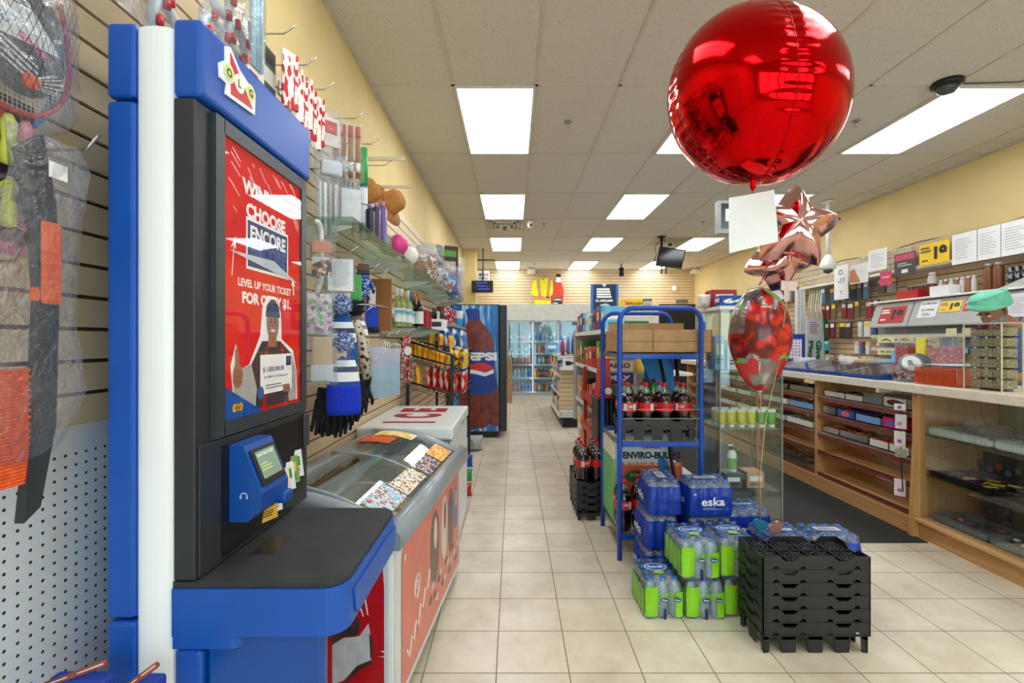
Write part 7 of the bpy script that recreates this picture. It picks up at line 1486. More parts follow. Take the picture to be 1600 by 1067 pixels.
# rows of hanging packs on the right slatwall
def wallpack(w, h, m, hd, name='hanging_pack', d=.02):
    r = thing(name, 'x', 'package'); b = MB(); b.box(-d, 0, -w/2, w/2, -h, 0, m, b=.003, seg=1); b.build('pack', r); b = MB(); b.box(-d-.002, -d-.0005, -w*.4, w*.4, -h*.3, -h*.06, hd); b.box(-.0, .10, -.002, .002, -.006, .0, STEEL); b.build('pack_print', r); return Proto(r)
rows_ = [ (2.22, 7.2, 5.95, .10, .22, ((50, 90, 120), (70, 110, 140), (60, 60, 66)), 'blue grey'), (2.22, 5.9, 5.75-.2, .12, .18, ((120, 116, 112), (80, 78, 76), (60, 60, 60)), 'grey wrapped'),
          (1.98, 7.0, 5.8, .10, .22, ((110, 90, 50), (120, 40, 40), (140, 44, 44)), 'brown and red'), (1.72, 7.0, 6.3, .10, .22, ((60, 40, 40), (110, 36, 40), (70, 40, 44)), 'dark red'),
          (1.72, 6.25, 5.8, .10, .20, ((226, 226, 230), (210, 214, 220), (50, 70, 150)), 'white and blue'), (1.46, 7.1, 6.7, .12, .14, ((80, 180, 210), (70, 170, 200), (220, 224, 228)), 'turquoise'),
          (1.44, 6.3, 5.8, .08, .16, ((226, 226, 226), (240, 120, 30), (230, 230, 232), (70, 90, 160)), 'orange and white'), (1.26, 7.0, 5.9, .09, .10, ((230, 228, 226), (226, 224, 222), (170, 150, 120)), 'small white')]
for ri, (z, ya, yb, w, h, cs, wd) in enumerate(rows_):
    n = max(2, int((ya-yb)/(w+.035))); prs = [wallpack(w, h, C(c, .4), (YEL, WHITE, LGREY, RED)[j % 4]) for j, c in enumerate(cs)]
    for k in range(min(n, 12)):
        pr = prs[(k*5+ri) % len(prs)]; pr.put((4.60-.02*(k % 3), ya-(ya-yb)*(k+.5)/n, z+rr.uniform(-.01, .01)), rr.uniform(-.25, .25), '%s pack on the far counter wall, %s from the far end' % (wd+(' upper' if z > 2 else ''), ORD[k]), '%s packs on the right wall' % wd)
    for pr in prs:
        if not pr.used: [bpy.data.objects.remove(o) for o in list(pr.o.children)+[pr.o]]
# belts / white hanging straps and bright play board
for k in range(6):
    b = MB(); y = 7.15-.055*k; b.tube([(4.55, y, 2.24), (4.53, y+.02, 1.95), (4.53, y-.02, 1.80)], .010, C(((206, 196, 160), (226, 222, 206))[k % 2], .5), 5, flat=1.6); b.build('hanging_strap', None, '%s pale strap from the far end under the wire canopy' % ORD[k], 'strap', 'pale straps under the canopy')
r = thing('play_board', 'silver board lettered Give and Play in green on the far counter wall', 'sign', (4.3, 7.0, 1.5)); s = 6.9/F_; q = lambda x, y: ((x-CX)*s, CH-(y-CY)*s); M = CAMF((0, 6.9, 0)); b = MB(); b.prism([q(*p) for p in [(1259, 496), (1284, 496), (1287, 566), (1259, 566)]], .03, C((196, 200, 206), .3), M); b.prism([q(*p) for p in [(1284, 496), (1291, 494), (1294, 566), (1287, 566)]], .03, C((30, 120, 60), .4), M); b.build('panel', r)
b = MB(); GT = C((30, 110, 80), .4); b.text('Give', *q(1277, 547), 9*s, GT, M, w=30*s, z=.034, bold=.06, rot=-PI/2); b.text('Play', *q(1264, 547), 9*s, GT, M, w=30*s, z=.034, bold=.06, rot=-PI/2); b.rect(*q(1271, 512), 20*s, 24*s, C((214, 206, 214), .4), M, .032); b.lines(*q(1271, 512), 16*s, 20*s, 6, C((150, 110, 150), .4), M, .034); b.build('lettering', r)
for k in range(3): b = MB(); x = (1245+5*k-CX)*7.2/F_; b.box(x, x+.035, 7.2, 7.25, 0, 2.25, C((226, 228, 230), .4), b=.003); b.build('white_track', None, '%s white vertical track beside the green lettered board' % ORD[k], 'track', 'white vertical tracks')
# far row of goods above the counter wall (behind the balloons)
for k in range(10):
    b = MB(); c = ((60, 90, 140), (190, 60, 60), (226, 226, 226), (90, 60, 50), (220, 190, 80))[k % 5]; y = 9.2-.2*k; b.box(4.56, 4.60, y-.07, y+.07, 2.10+.02*(k % 2), 2.34, C(c, .4), b=.003); b.box(4.55, 4.69, y-.003, y+.003, 2.345, 2.352, STEEL); b.build('hanging_pack', None, 'pack hanging high on the far right slatwall, %s from the back' % ORD[k], 'package', 'high packs on the far right slatwall')
    if k < 8: b = MB(); b.box(4.55, 4.69, y-.003, y+.003, 1.742, 1.75, STEEL); b.box(4.57, 4.60, y-.07, y+.07, 1.50, 1.742, C(((120, 60, 50), (226, 220, 210), (70, 80, 90), (170, 40, 50))[k % 4], .4), b=.003); b.build('hanging_pack', None, 'pack hanging low on the far right slatwall, %s from the back' % ORD[k], 'package', 'low packs on the far right slatwall')
# white ceiling pole with camera
x, Y = 4.18, 6.2; r = thing('security_camera', 'white dome camera on a long white ceiling pole by the counter', 'security camera', (x, Y, CEIL)); b = MB(); b.cyl((x, Y, 2.58), .028, CEIL-2.59, WHITE, 14); b.cyl((x, Y, CEIL-.03), .07, .022, WHITE, 16); b.build('pole', r)
b = MB(); b.lathe([(.03, .10), (.05, .07), (.09, .0), (.10, -.05), (.085, -.09), (.06, -.10)], WHITE, (x, Y, 2.50), 20); b.build('housing', r); b = MB(); b.lathe([(.06, 0), (.05, -.035), (.0, -.055)], mat('dome_smoke', (70, 74, 78), .05, var=.02), (x-.01, Y-.01, 2.40), 16); b.build('lens_dome', r)
# cables along the top of the right slatwall
b = MB(); b.tube([(4.66, Y_, 2.575+.02*math.sin(Y_*5)) for Y_ in [2.6+.25*k for k in range(22)]], .006, BLACK, 5); b.build('wall_cable', None, 'thin black cable running along the top of the right wall boards', 'cable')
# ---------------------------------------------------------------- shopkeeper
SKIN = mat('skin_brown', (160, 108, 76), .5, var=.08, scale=20); 
def skinned(name, joints, edges, m, parent, sub=2):
    me = bpy.data.meshes.new(name); me.from_pydata([j[0] for j in joints], edges, []); me.materials.append(m); o = bpy.data.objects.new(name, me); COL.objects.link(o); o.parent = parent
    md = o.modifiers.new('skin', 'SKIN'); md.use_smooth_shade = True
    for i, j in enumerate(joints):
        sv = me.skin_vertices[0].data[i]; sv.radius = (j[1], j[2] if len(j) > 2 else j[1]); sv.use_root = (i == 0)
    s = o.modifiers.new('sub', 'SUBSURF'); s.levels = sub; s.render_levels = sub; return o
def person():
    r = thing('person', 'man in green turban and blue shirt bending over behind the counter', 'person', (4.02, 3.75, 0))
    # local coordinates: -x is the way he faces
    SH = mat('shirt_blue', (24, 84, 190), .7, var=.08, bump=.2, bscale=40); TR = C((50, 52, 60), .7)
    body = skinned('body', [((.06, 0, .96), .13, .15), ((.06, 0, 1.15), .12, .15), ((.03, 0, 1.35), .125, .17), ((.0, 0, 1.50), .10, .16), ((-.06, 0, 1.59), .06), ((-.13, 0, 1.655), .055),
        ((-.01, .19, 1.49), .065), ((-.07, .25, 1.24), .05), ((-.26, .20, 1.16), .038), ((-.33, .18, 1.155), .028, .035),
        ((-.01, -.19, 1.49), .065), ((-.07, -.25, 1.24), .05), ((-.26, -.18, 1.16), .038), ((-.33, -.15, 1.155), .028, .035),
        ((.06, .10, .86), .095), ((.05, .11, .48), .065), ((.07, .11, .09), .045), ((-.08, .12, .04), .04, .03),
        ((.06, -.10, .86), .095), ((.05, -.11, .48), .065), ((.07, -.11, .09), .045), ((-.08, -.12, .04), .04, .03)],
        [(0, 1), (1, 2), (2, 3), (3, 4), (4, 5), (3, 6), (6, 7), (7, 8), (8, 9), (3, 10), (10, 11), (11, 12), (12, 13), (0, 14), (14, 15), (15, 16), (16, 17), (0, 18), (18, 19), (19, 20), (20, 21)], SKIN, r)
    shirt = skinned('blue_shirt', [((.06, 0, .94), .155, .175), ((.06, 0, 1.15), .14, .17), ((.03, 0, 1.35), .145, .19), ((.005, 0, 1.50), .12, .175), ((-.03, 0, 1.56), .085),
        ((-.01, .20, 1.49), .08), ((-.05, .24, 1.30), .07), ((-.01, -.20, 1.49), .08), ((-.05, -.24, 1.30), .07)], [(0, 1), (1, 2), (2, 3), (3, 4), (3, 5), (5, 6), (3, 7), (7, 8)], SH, r)
    trs = skinned('trousers', [((.06, 0, .98), .15, .165), ((.06, .10, .84), .11), ((.05, .11, .48), .08), ((.07, .11, .12), .065), ((.06, -.10, .84), .11), ((.05, -.11, .48), .08), ((.07, -.11, .12), .065)], [(0, 1), (1, 2), (2, 3), (0, 4), (4, 5), (5, 6)], TR, r)
    # head, bent forward: ellipsoid shaped by a profile; axis frame
    H = Matrix.Translation((-.20, 0, 1.685)) @ Matrix.Rotation(-math.radians(32), 4, 'Y')
    b = MB(); vs = []; nu, nv = 20, 16
    for j in range(nv+1):
        t = PI*j/nv
        for i in range(nu):
            a = 2*PI*i/nu; x = math.sin(t)*math.cos(a); y = math.sin(t)*math.sin(a); z = math.cos(t)
            px, py, pz = x*.098, y*.074, z*.122
            if z < 0: py *= 1-.25*(-z); px *= 1-.12*(-z)
            if x < 0 and z < -.3: px -= .006
            # eye sockets, brow
            if x < -.5 and abs(z-.02) < .2 and .2 < abs(y) < .6: px += .008
            if x < -.6 and abs(z-.25) < .12: px -= .004
            vs.append((px, py, pz))
    b.add(vs, [(j*nu+i, (j+1)*nu+i, (j+1)*nu+(i+1) % nu, j*nu+(i+1) % nu) for j in range(nv) for i in range(nu)], SKIN, True, H)
    b.add([(-.092, 0, .025), (-.124, 0, -.030), (-.118, -.016, -.036), (-.118, .016, -.036), (-.088, -.018, -.04), (-.088, .018, -.04), (-.093, 0, -.046)], [(0, 2, 1), (0, 1, 3), (0, 4, 2), (0, 3, 5), (1, 2, 6), (1, 6, 3), (2, 4, 6), (3, 6, 5)], SKIN, True, H)
    for s in (-1, 1):
        b.tube([(-.005, s*.074, .03), (.012, s*.080, .02), (.014, s*.080, -.01), (.0, s*.076, -.028), (-.004, s*.074, -.01)], .008, SKIN, 8, closed=True, M=H)
    b.build('head', r)
    b = MB()
    for s in (-1, 1):
        b.lathe([(0, -.010), (.009, -.005), (.010, 0), (.009, .005), (0, .010)], WHITE, (-.086, s*.030, .012), 10, M=H); b.lathe([(0, -.004), (.004, 0), (0, .004)], BLACK, (-.0945, s*.030, .010), 8, M=H)
        b.box(-.098, -.084, s*.030-.017, s*.030+.017, .030, .036, C((40, 34, 34), .8), b=.002, M=H)
    b.build('eyes', r)
    b = MB(); b.tube([(-.100, -.022, -.062), (-.108, 0, -.060), (-.100, .022, -.062)], .006, C((140, 76, 66), .5), 6, M=H); b.build('mouth', r)
    BD = mat('beard_grey', (150, 144, 138), .95, var=.3, scale=60, bump=.8, bscale=140)
    b = MB(); vs = []
    for j in range(9):
        t = PI*(.56+.46*j/8)
        for i in range(15):
            a = PI*(.42+1.16*i/14); x = math.sin(t)*math.cos(a); y = math.sin(t)*math.sin(a); z = math.cos(t); k = 1.07+.10*(j/8)
            vs.append((x*.098*k-.012*(j/8), y*.070*k*(1-.2*(-z)), z*.122*k-.022*(j/8)))
    b.add(vs, [(j*15+i, (j+1)*15+i, (j+1)*15+i+1, j*15+i+1) for j in range(8) for i in range(14)], BD, True, H); b.build('beard', r)
    TB = mat('turban_green', (118, 206, 176), .85, var=.08, scale=20)
    b = MB(); T = H @ Matrix.Translation((.0, 0, .072)) @ Matrix.Rotation(math.radians(16), 4, 'Y')
    b.lathe([(.088, -.03), (.108, -.025), (.124, .0), (.130, .03), (.124, .062), (.100, .088), (.06, .10), (0, .104)], TB, seg=28, M=T, sx=1.0, sy=.90)
    for k in range(7):
        tl = -.16+.055*k; b.tube([(1.08*(.121+.006*math.sin(k))*math.cos(a)*(1-.10*k/7), .92*(.123)*math.sin(a)*(1-.10*k/7), .00+.0115*k+.022*math.cos(a+tl*6)) for a in [2*PI*i/28 for i in range(28)]], .012, TB, 8, closed=True, M=T)
    b.build('turban', r)
    # hands with five fingers
    for s in (-1, 1):
        b = MB(); w = Vector((-.33, s*.165, 1.155)); b.box(-.045, .0, -.036, .036, -.012, .014, SKIN, b=.010, M=Matrix.Translation(w), seg=3)
        b2 = [(-.045, -.026, .050), (-.047, -.009, .060), (-.047, .009, .056), (-.044, .026, .044)]
        for dx, dy, L in b2: b.tube([w+Vector((dx+.006, dy, .004)), w+Vector((dx-L*.5, dy*1.1, .004)), w+Vector((dx-L, dy*1.15, -.016))], [.0092, .0085, .0065], SKIN, 8)
        b.tube([w+Vector((-.008, -s*.032, 0)), w+Vector((-.030, -s*.055, -.004)), w+Vector((-.052, -s*.060, -.012))], [.011, .009, .0075], SKIN, 8); b.build('hand', r)
        r.children[-1].location = (0, 0, 0)
    for o in r.children:
        if o.name.split('.')[0] in ('head', 'eyes', 'mouth', 'beard', 'turban', 'hand'):
            o.data.transform(Matrix.Translation(r.location))   # parts above were given relative to the figure
    r.rotation_euler = (0, 0, .15); r.scale = (1, 1, 1.0)
person()
# ================================================================ glass display case
r = thing('display_case', 'narrow glass display case with white top behind the rose balloon', 'display case', (1.6, 3.3, 0)); X0, X1, Y0, Y1 = 1.394, 1.812, 3.15, 3.55
b = MB(); b.box(X0-.005, X1+.005, Y0-.005, Y1+.005, 1.665, 1.69, WHITE, b=.003); b.build('top_board', r); b = MB(); b.box(X0, X1, Y0, Y1, 0, .10, C((70, 66, 60), .5)); b.build('base', r)
cg = clear('case_glass', (246, 250, 249), .035, .02, fres=.22)
for q in ((X0, X1, Y0, Y0+.004), (X0, X1, Y1-.004, Y1), (X0, X0+.004, Y0, Y1), (X1-.004, X1, Y0, Y1)): b = MB(); b.box(*q, .10, 1.665, cg); b.build('glass_side', r)
b = MB(); ed = C((126, 136, 134), .3)
for x, y in ((X0, Y0), (X1, Y0), (X0, Y1), (X1, Y1)): b.box(x-.004, x+.004, y-.004, y+.004, .10, 1.665, ed)
b.build('edge_strip', r)
for z in (1.25, .86, .445): b = MB(); b.box(X0+.008, X1-.008, Y0+.008, Y1-.008, z-.008, z, GLASSG); b.build('glass_shelf', r)
def tube_pack(X, Y, z, c, cap, lab, h=.125):
    r = thing('cream_tube', lab, 'tube', (X, Y, z), 'gel tubes in the glass case'); b = MB(); vs = []; n = 14
    for k, (rx, ry, zz) in enumerate(((.018, .018, .0), (.026, .02, .02), (.028, .014, .07), (.029, .002, h))): vs += [(X+rx*math.cos(2*PI*i/n), Y+ry*math.sin(2*PI*i/n), z+.018+zz*.86) for i in range(n)]
    b.add(vs, [(k*n+i, k*n+(i+1) % n, (k+1)*n+(i+1) % n, (k+1)*n+i) for k in range(3) for i in range(n)]+[tuple(range(n))[::-1], tuple(range(3*n, 4*n))], bands('gel_%d' % c[0], [(0, c), (.72, c), (.80, (226, 230, 220))], 'Z', rough=.2), True); b.build('tube', r)
    b = MB(); b.cyl((X, Y, z), .02, .02, cap, 14); b.build('cap', r)
for i in range(2):
    for k in range(6):
        c = (216, 196, 70) if k < 4 else (80, 170, 70); tube_pack(X0+.035+.069*k, Y0+.06+.10*i, .861, c, WHITE, '%s gel tube from the left in the %s row of the glass case' % (ORD[k], ('front', 'back')[i]))
r = thing('pump_bottle', 'white pump bottle with green label on the lower glass case shelf', 'bottle', (1.52, 3.25, .446)); b = MB(); b.lathe([(.028, 0), (.031, .01), (.031, .12), (.02, .145), (.012, .15)], bands('pump_body', [(0, (236, 236, 232)), (.15, (110, 170, 60)), (.65, (236, 236, 232))], 'Z'), (1.52, 3.25, .546), 18); b.build('body', r)
b = MB(); b.cyl((1.52, 3.25, .696), .010, .03, BLACK, 10); b.box(1.495, 1.53, 3.243, 3.257, .722, .735, WHITE, b=.003); b.build('pump', r)
for x0, x1, h, c, l in ((1.45, 1.57, .10, (90, 92, 90), 'dark grey carton under the pump bottle'), (1.60, 1.72, .11, (200, 150, 120), 'peach printed carton beside the dark one in the case')):
    gbox(x0, x1, 3.2, 3.33, .446, h-.001, c, l, name='cosmetic_box')
for i, (z, cs) in enumerate(((1.251, ((150, 190, 220), (226, 228, 232), (120, 160, 200), (236, 226, 220))), (.861+.0, ()), (1.251, ()))):
    for k, c in enumerate(cs): gbox(X0+.03+.09*k, X0+.10+.09*k, 3.3, 3.4, z, .24-.03*(k % 2), c, '%s pale carton from the left on the top glass case shelf' % ORD[k], 'pale cartons in the glass case', name='cosmetic_box')
gbox(1.44, 1.56, 3.42, 3.5, 1.251, .14, (238, 234, 236), 'white carton with a pink flower at the back of the glass case', name='cosmetic_box', tc=C((190, 90, 130), .4))
# top of the case
gbox(1.42, 1.60, 3.34, 3.46, 1.691, .13, (176, 30, 44), 'red medicine carton on top of the glass display case', tc=WHITE, name='red_carton')
gbox(1.42, 1.60, 3.20, 3.30, 1.691, .075, (14, 70, 160), 'blue carton marked 64 on top of the glass display case', txt='64', tc=WHITE, name='blue_carton')
b = MB(); pillow(.10, .10, .08, C((226, 226, 224), .4), 5, Matrix.Translation((1.385, 3.40, 1.691)), crinkle=.3, mb=b); b.build('white_bag', None, 'small crumpled white bag on the left of the glass case top', 'bag')
# ================================================================ water packs
WCL = clear('water_bottle', (206, 226, 236), .14, .06, bump=.3, bscale=30); WBL = clear('wrap_blue', (120, 160, 240), .08, .12, bump=.8, bscale=14, milky=.55, mcol=(24, 70, 200))
def water_pack(name, lab, nx, ny, kind, sp=.066, h=.205):
    r = thing(name, 'x', 'water pack'); w, d = nx*sp, ny*sp; capm = C((30, 110, 200), .35)
    if kind == 'green': bm_ = clear('green_pack_bottle', (232, 244, 248), .12, .08, bump=.4, bscale=40, milky=.36, mcol=(206, 232, 242)); lm = mat('leaf_label', (150, 214, 40), .35, var=.1, emit=0)
    else: bm_ = clear('eska_bottle', (170, 196, 240), .12, .08, bump=.4, bscale=40, milky=.30, mcol=(150, 180, 226)); lm = mat('eska_label', (30, 70, 190), .3)
    first = None
    for i in range(nx):
        for j in range(ny):
            x, y = (i+.5)*sp, (j+.5)*sp
            if first is None:
                b = MB(); b.lathe([(.022, 0), (.031, .008), (.0315, .055), (.029, .065), (.0315, .08), (.0315, .13), (.024, .16), (.012, .182), (.012, .188)], bm_, seg=12); first = b.build('water_bottle', r)
                b = MB(); b.cyl((0, 0, .186), .0145, .017, capm, 10); cp = b.build('cap', first)
                b = MB(); b.lathe([(.0322, .085), (.0322, .128)], lm, seg=12, cap=False); lb = b.build('label', first); subs = (cp, lb); first.location = (x, y, 0)
            else:
                c = first.copy(); COL.objects.link(c); c.parent = r; c.location = (x, y, 0)
                for sx in subs: e = sx.copy(); COL.objects.link(e); e.parent = c
    # shrink wrap: scalloped outline that narrows at the necks
    def outline(g, amp, z):
        pts = []
        def side(x0, y0, x1, y1, n, nx_, ny_):
            for k in range(n*5):
                t = k/(n*5); s = abs(math.sin(PI*(t*n))); pts.append((x0+(x1-x0)*t+nx_*(s*amp+g), y0+(y1-y0)*t+ny_*(s*amp+g), z))
        side(0, 0, w, 0, nx, 0, -1); side(w, 0, w, d, ny, 1, 0); side(w, d, 0, d, nx, 0, 1); side(0, d, 0, 0, ny, -1, 0); return pts
    prof = [(-.012, .014, .0), (-.010, .016, .02), (-.010, .017, .13), (-.016, .014, .165), (-.024, .007, .200)] if kind == 'blue' else [(-.004, .006, .0), (-.002, .007, .02), (-.003, .008, .13), (-.010, .006, .165), (-.020, .003, .200)]; rings = [outline(*p) for p in prof]; n = len(rings[0]); vs = [v for rg in rings for v in rg]
    b = MB(); rr_ = random.Random(len(lab)); vs = [(v[0]+rr_.uniform(-.0012, .0012), v[1]+rr_.uniform(-.0012, .0012), v[2]) for v in vs]
    F = lambda a, bb: [(k*n+i, k*n+(i+1) % n, (k+1)*n+(i+1) % n, (k+1)*n+i) for k in range(a, bb) for i in range(n)]
    if kind == 'blue':
        b.add(vs[:4*n], F(0, 3), WBL, True); b.build('blue_wrap', r, label='printed blue shrink wrap'); b = MB(); b.add(vs[3*n:], [(i, (i+1) % n, n+(i+1) % n, n+i) for i in range(n)]+[tuple(range(n, 2*n))], FILM, True); b.build('clear_wrap', r)
    else:
        b.add(vs, F(0, 4)+[tuple(range(4*n, 5*n))], FILM, True); b.build('clear_wrap', r)
    b = MB(); Mf = CAMF((w/2, -.010, 0)); Ml = FR((-.010, d/2, 0), (0, -1, 0), (0, 0, 1)); Mt = TOP((w/2, d/2, .2045))
    if kind == 'green':
        GP = mat('green_wrap_print', (140, 214, 30), .3, var=.1)
        def curved(px0, px1, z0, z1, m):   # wrap printed panel hugging the corner bottles
            vs = []; k_ = 8
            for i in range(k_+1):
                x = px0+(px1-px0)*i/k_; s = abs(math.sin(PI*(x/sp))); vs += [(x, -(s*.008-.003)-.0015, z0), (x, -(s*.008-.003)-.0015, z1)]
            b.add(vs, [(2*i, 2*i+2, 2*i+3, 2*i+1) for i in range(k_)], m, True)
        curved(.0, sp*1.0, .015, .168, GP); curved(w-.040, w-.0, .01, .14, GP); curved(w*.48, w*.56, .0, .055, C((20, 40, 100), .4))
        vs = []
        for i in range(25):
            y = d*i/24*.92+.01; s = abs(math.sin(PI*(y/sp))); vs += [(-(s*.008-.003)-.0015, y, .015), (-(s*.008-.003)-.0015, y, .15)]
        b.add(vs, [(2*i, 2*i+1, 2*i+3, 2*i+2) for i in range(24)], mat('green_wrap_side', (120, 190, 60), .3, var=.15), True)
        for k in range(nx-1 if nx > 2 else 1): b.disc((k+1.5)*sp-w/2, .105, .020, .012, C((20, 60, 150), .35), Mf, .005, 16); b.text('Pure', (k+1.5)*sp-w/2, .105, .010, WHITE, Mf, w=.026, z=.006, bold=.03)
        b.disc(.0, .01, .062, .042, C((235, 240, 245), .4), Mt, .0005); b.disc(.0, .01, .056, .037, C((20, 90, 180), .35), Mt, .001); b.text('Pure Life', 0, .01, .026, WHITE, Mt, w=.085, z=.0015, bold=.04); b.disc(.0, -.05, .028, .016, C((180, 214, 60), .35), Mt, .001); b.text('24', 0, -.05, .014, C((40, 90, 40), .4), Mt, z=.0015)
    else:
        b.text('eska', .0, .092, .050, WHITE, Mf, w=min(.14, w*.55), z=.007, bold=.02); b.lines(0, .05, w*.45, .016, 2, C((180, 200, 240), .4), Mf, .003, 1, .3)
        b.text('eska', .0, .092, .045, WHITE, Ml, w=.11, z=.007, bold=.02); b.text('12', -w/2+.025, .135, .014, WHITE, Mf, z=.003); b.rect(0, 0, w*.5, .05, C((206, 216, 236), .4), Mt, .001); b.lines(0, 0, w*.42, .035, 3, C((60, 80, 150), .4), Mt, .002)
    b.build('wrap_print', r); return Proto(r)
G34 = water_pack('water_pack', 'green', 3, 4, 'green'); E44 = water_pack('water_pack', 'blue', 4, 3, 'blue'); E46 = water_pack('water_pack', 'bluewide', 4, 6, 'blue')
GG = 'green labelled water packs'; EG = 'blue wrapped water packs'
for x, z, rz, lab in ((.690, 0, .03, 'green labelled water pack on the floor at the front left of the pile'), (.905, 0, 0, 'green labelled water pack on the floor in the middle of the front'), (1.12-.005, 0, -.0, 'green labelled water pack on the floor against the black crates'),
                      (.880, .207, .02, 'green labelled water pack stacked second high in the front middle'), (1.095, .207, 0, 'green labelled water pack stacked second high beside the black crates')):
    y = 2.44
    G34.put((x, y, z), rz, lab, GG) if x < 1.09 else G34.put((x, 2.46, z), rz, lab, GG)
for x, y, z, rz, lab in ((.785, 3.06, 0, -PI/2+.02, 'lowest blue wrapped water pack at the left of the pile by the rack post'), (.79, 3.06, .207, -PI/2+.03, 'middle blue wrapped water pack in the left stack by the rack post'), (.82, 3.06, .414, -PI/2-.04, 'topmost blue wrapped water pack in the left stack by the rack post'),
                         (1.06, 2.79, 0, 0, 'lowest blue wrapped water pack hidden behind the green ones'), (1.05, 2.79, .207, 0, 'blue wrapped water pack right of the left stack at mid height'), (1.045, 2.76, .414, .06, 'top blue wrapped water pack with its white lettering to the front'),
                         ):
    E44.put((x, y, z), rz, lab, EG)
for x, y, z, lab in ((1.345, 2.46, 0, 'lowest large blue water pack behind the black crates, nearer'), (1.345, 2.46, .207, 'upper large blue water pack behind the black crates, nearer'), (1.345, 2.88, 0, 'lower large blue water pack at the back by the glass case'), (1.33, 2.87, .207, 'upper large blue water pack at the back by the glass case')):
    E46.put((x, y, z), .02, lab, 'large blue water packs behind the crates', sc=(.98, .60 if y < 2.5 or y > 2.8 else 1, 1))
E44.put((1.60, 2.50, 0), .0, 'lowest blue water pack at the right end behind the crates', EG); E44.put((1.60, 2.50, .207), -.05, 'top blue water pack at the right end behind the crates', EG)
# ================================================================ balloons
RF = mat('foil_red', (214, 8, 14), .10, 1, var=.02); PF = mat('foil_rose_gold', (222, 168, 168), .12, 1, var=.02)
RB_ = C((196, 24, 34), .4)
def big_balloon():
    c = P(1181, 152, 1.9); r = thing('foil_balloon', 'large round red foil balloon hanging from the ceiling', 'balloon', c)
    Rr = .340; n, m_ = 128, 200; seams = [math.radians(a) for a in (-92, 0, 90, 182)]
    def surf(a, t):
        d = min(abs((a-s+PI) % (2*PI)-PI) for s in seams); g = math.sin(t)
        rad = 1-.018*math.exp(-(d/.09)**2)*g+.0042*math.sin(t*50)*math.exp(-(d/.20)**2)*(1 if g > .25 else g*4)+.008*math.cos(4*(a-seams[0])+PI)*g
        x, y, z = Rr*rad*g*math.cos(a), Rr*.95*rad*g*math.sin(a), Rr*rad*math.cos(t)
        u, v = (x+z)*.5*.93, (x-z)*.5*1.045; x, z = u+v-.010, u-v-.008
        return (c.x+x, c.y+y, c.z+z)
    vs = [surf(2*PI*i/n, PI*j/m_) for j in range(m_+1) for i in range(n)]
    fs = [(j*n+i, (j+1)*n+i, (j+1)*n+(i+1) % n, j*n+(i+1) % n) for j in range(m_) for i in range(n)]
    b = MB(); b.add(vs, fs, RF, True); b.build('foil_body', r)
    for s in seams: b = MB(); b.tube([surf(s, PI*j/m_) for j in range(8, m_-6, 2)], .0022, mat('foil_seam', (150, 10, 16), .3, .8), 4); b.build('seam', r)
    b = MB(); bt = c+Vector((-.012, 0, -Rr*.985)); b.lathe([(.030, .02), (.010, -.01), (.012, -.03), (.004, -.045)], RF, bt, 14); b.build('neck', r)
    b = MB(); b.tube([bt+Vector((0, 0, -.03)), bt+Vector((-.001, 0, -.06))], .001, RB_, 4); b.build('string_tie', r)
    tp = Vector((P(1175, 14, 1.9).x, 1.9, c.z+Rr*.92)); b = MB(); b.tube([tp, Vector((tp.x, 1.9, tp.z+.1)), Vector((tp.x+.005, 1.9, CEIL-.01))], .0022, RB_, 5); b.tube([tp+Vector((-.01, 0, .0)), tp+Vector((-.03, 0, .012)), tp+Vector((-.035, 0, -.005))], .002, RB_, 4); b.build('ribbon', None, 'red ribbon tying the big red balloon to the ceiling', 'ribbon')
big_balloon()
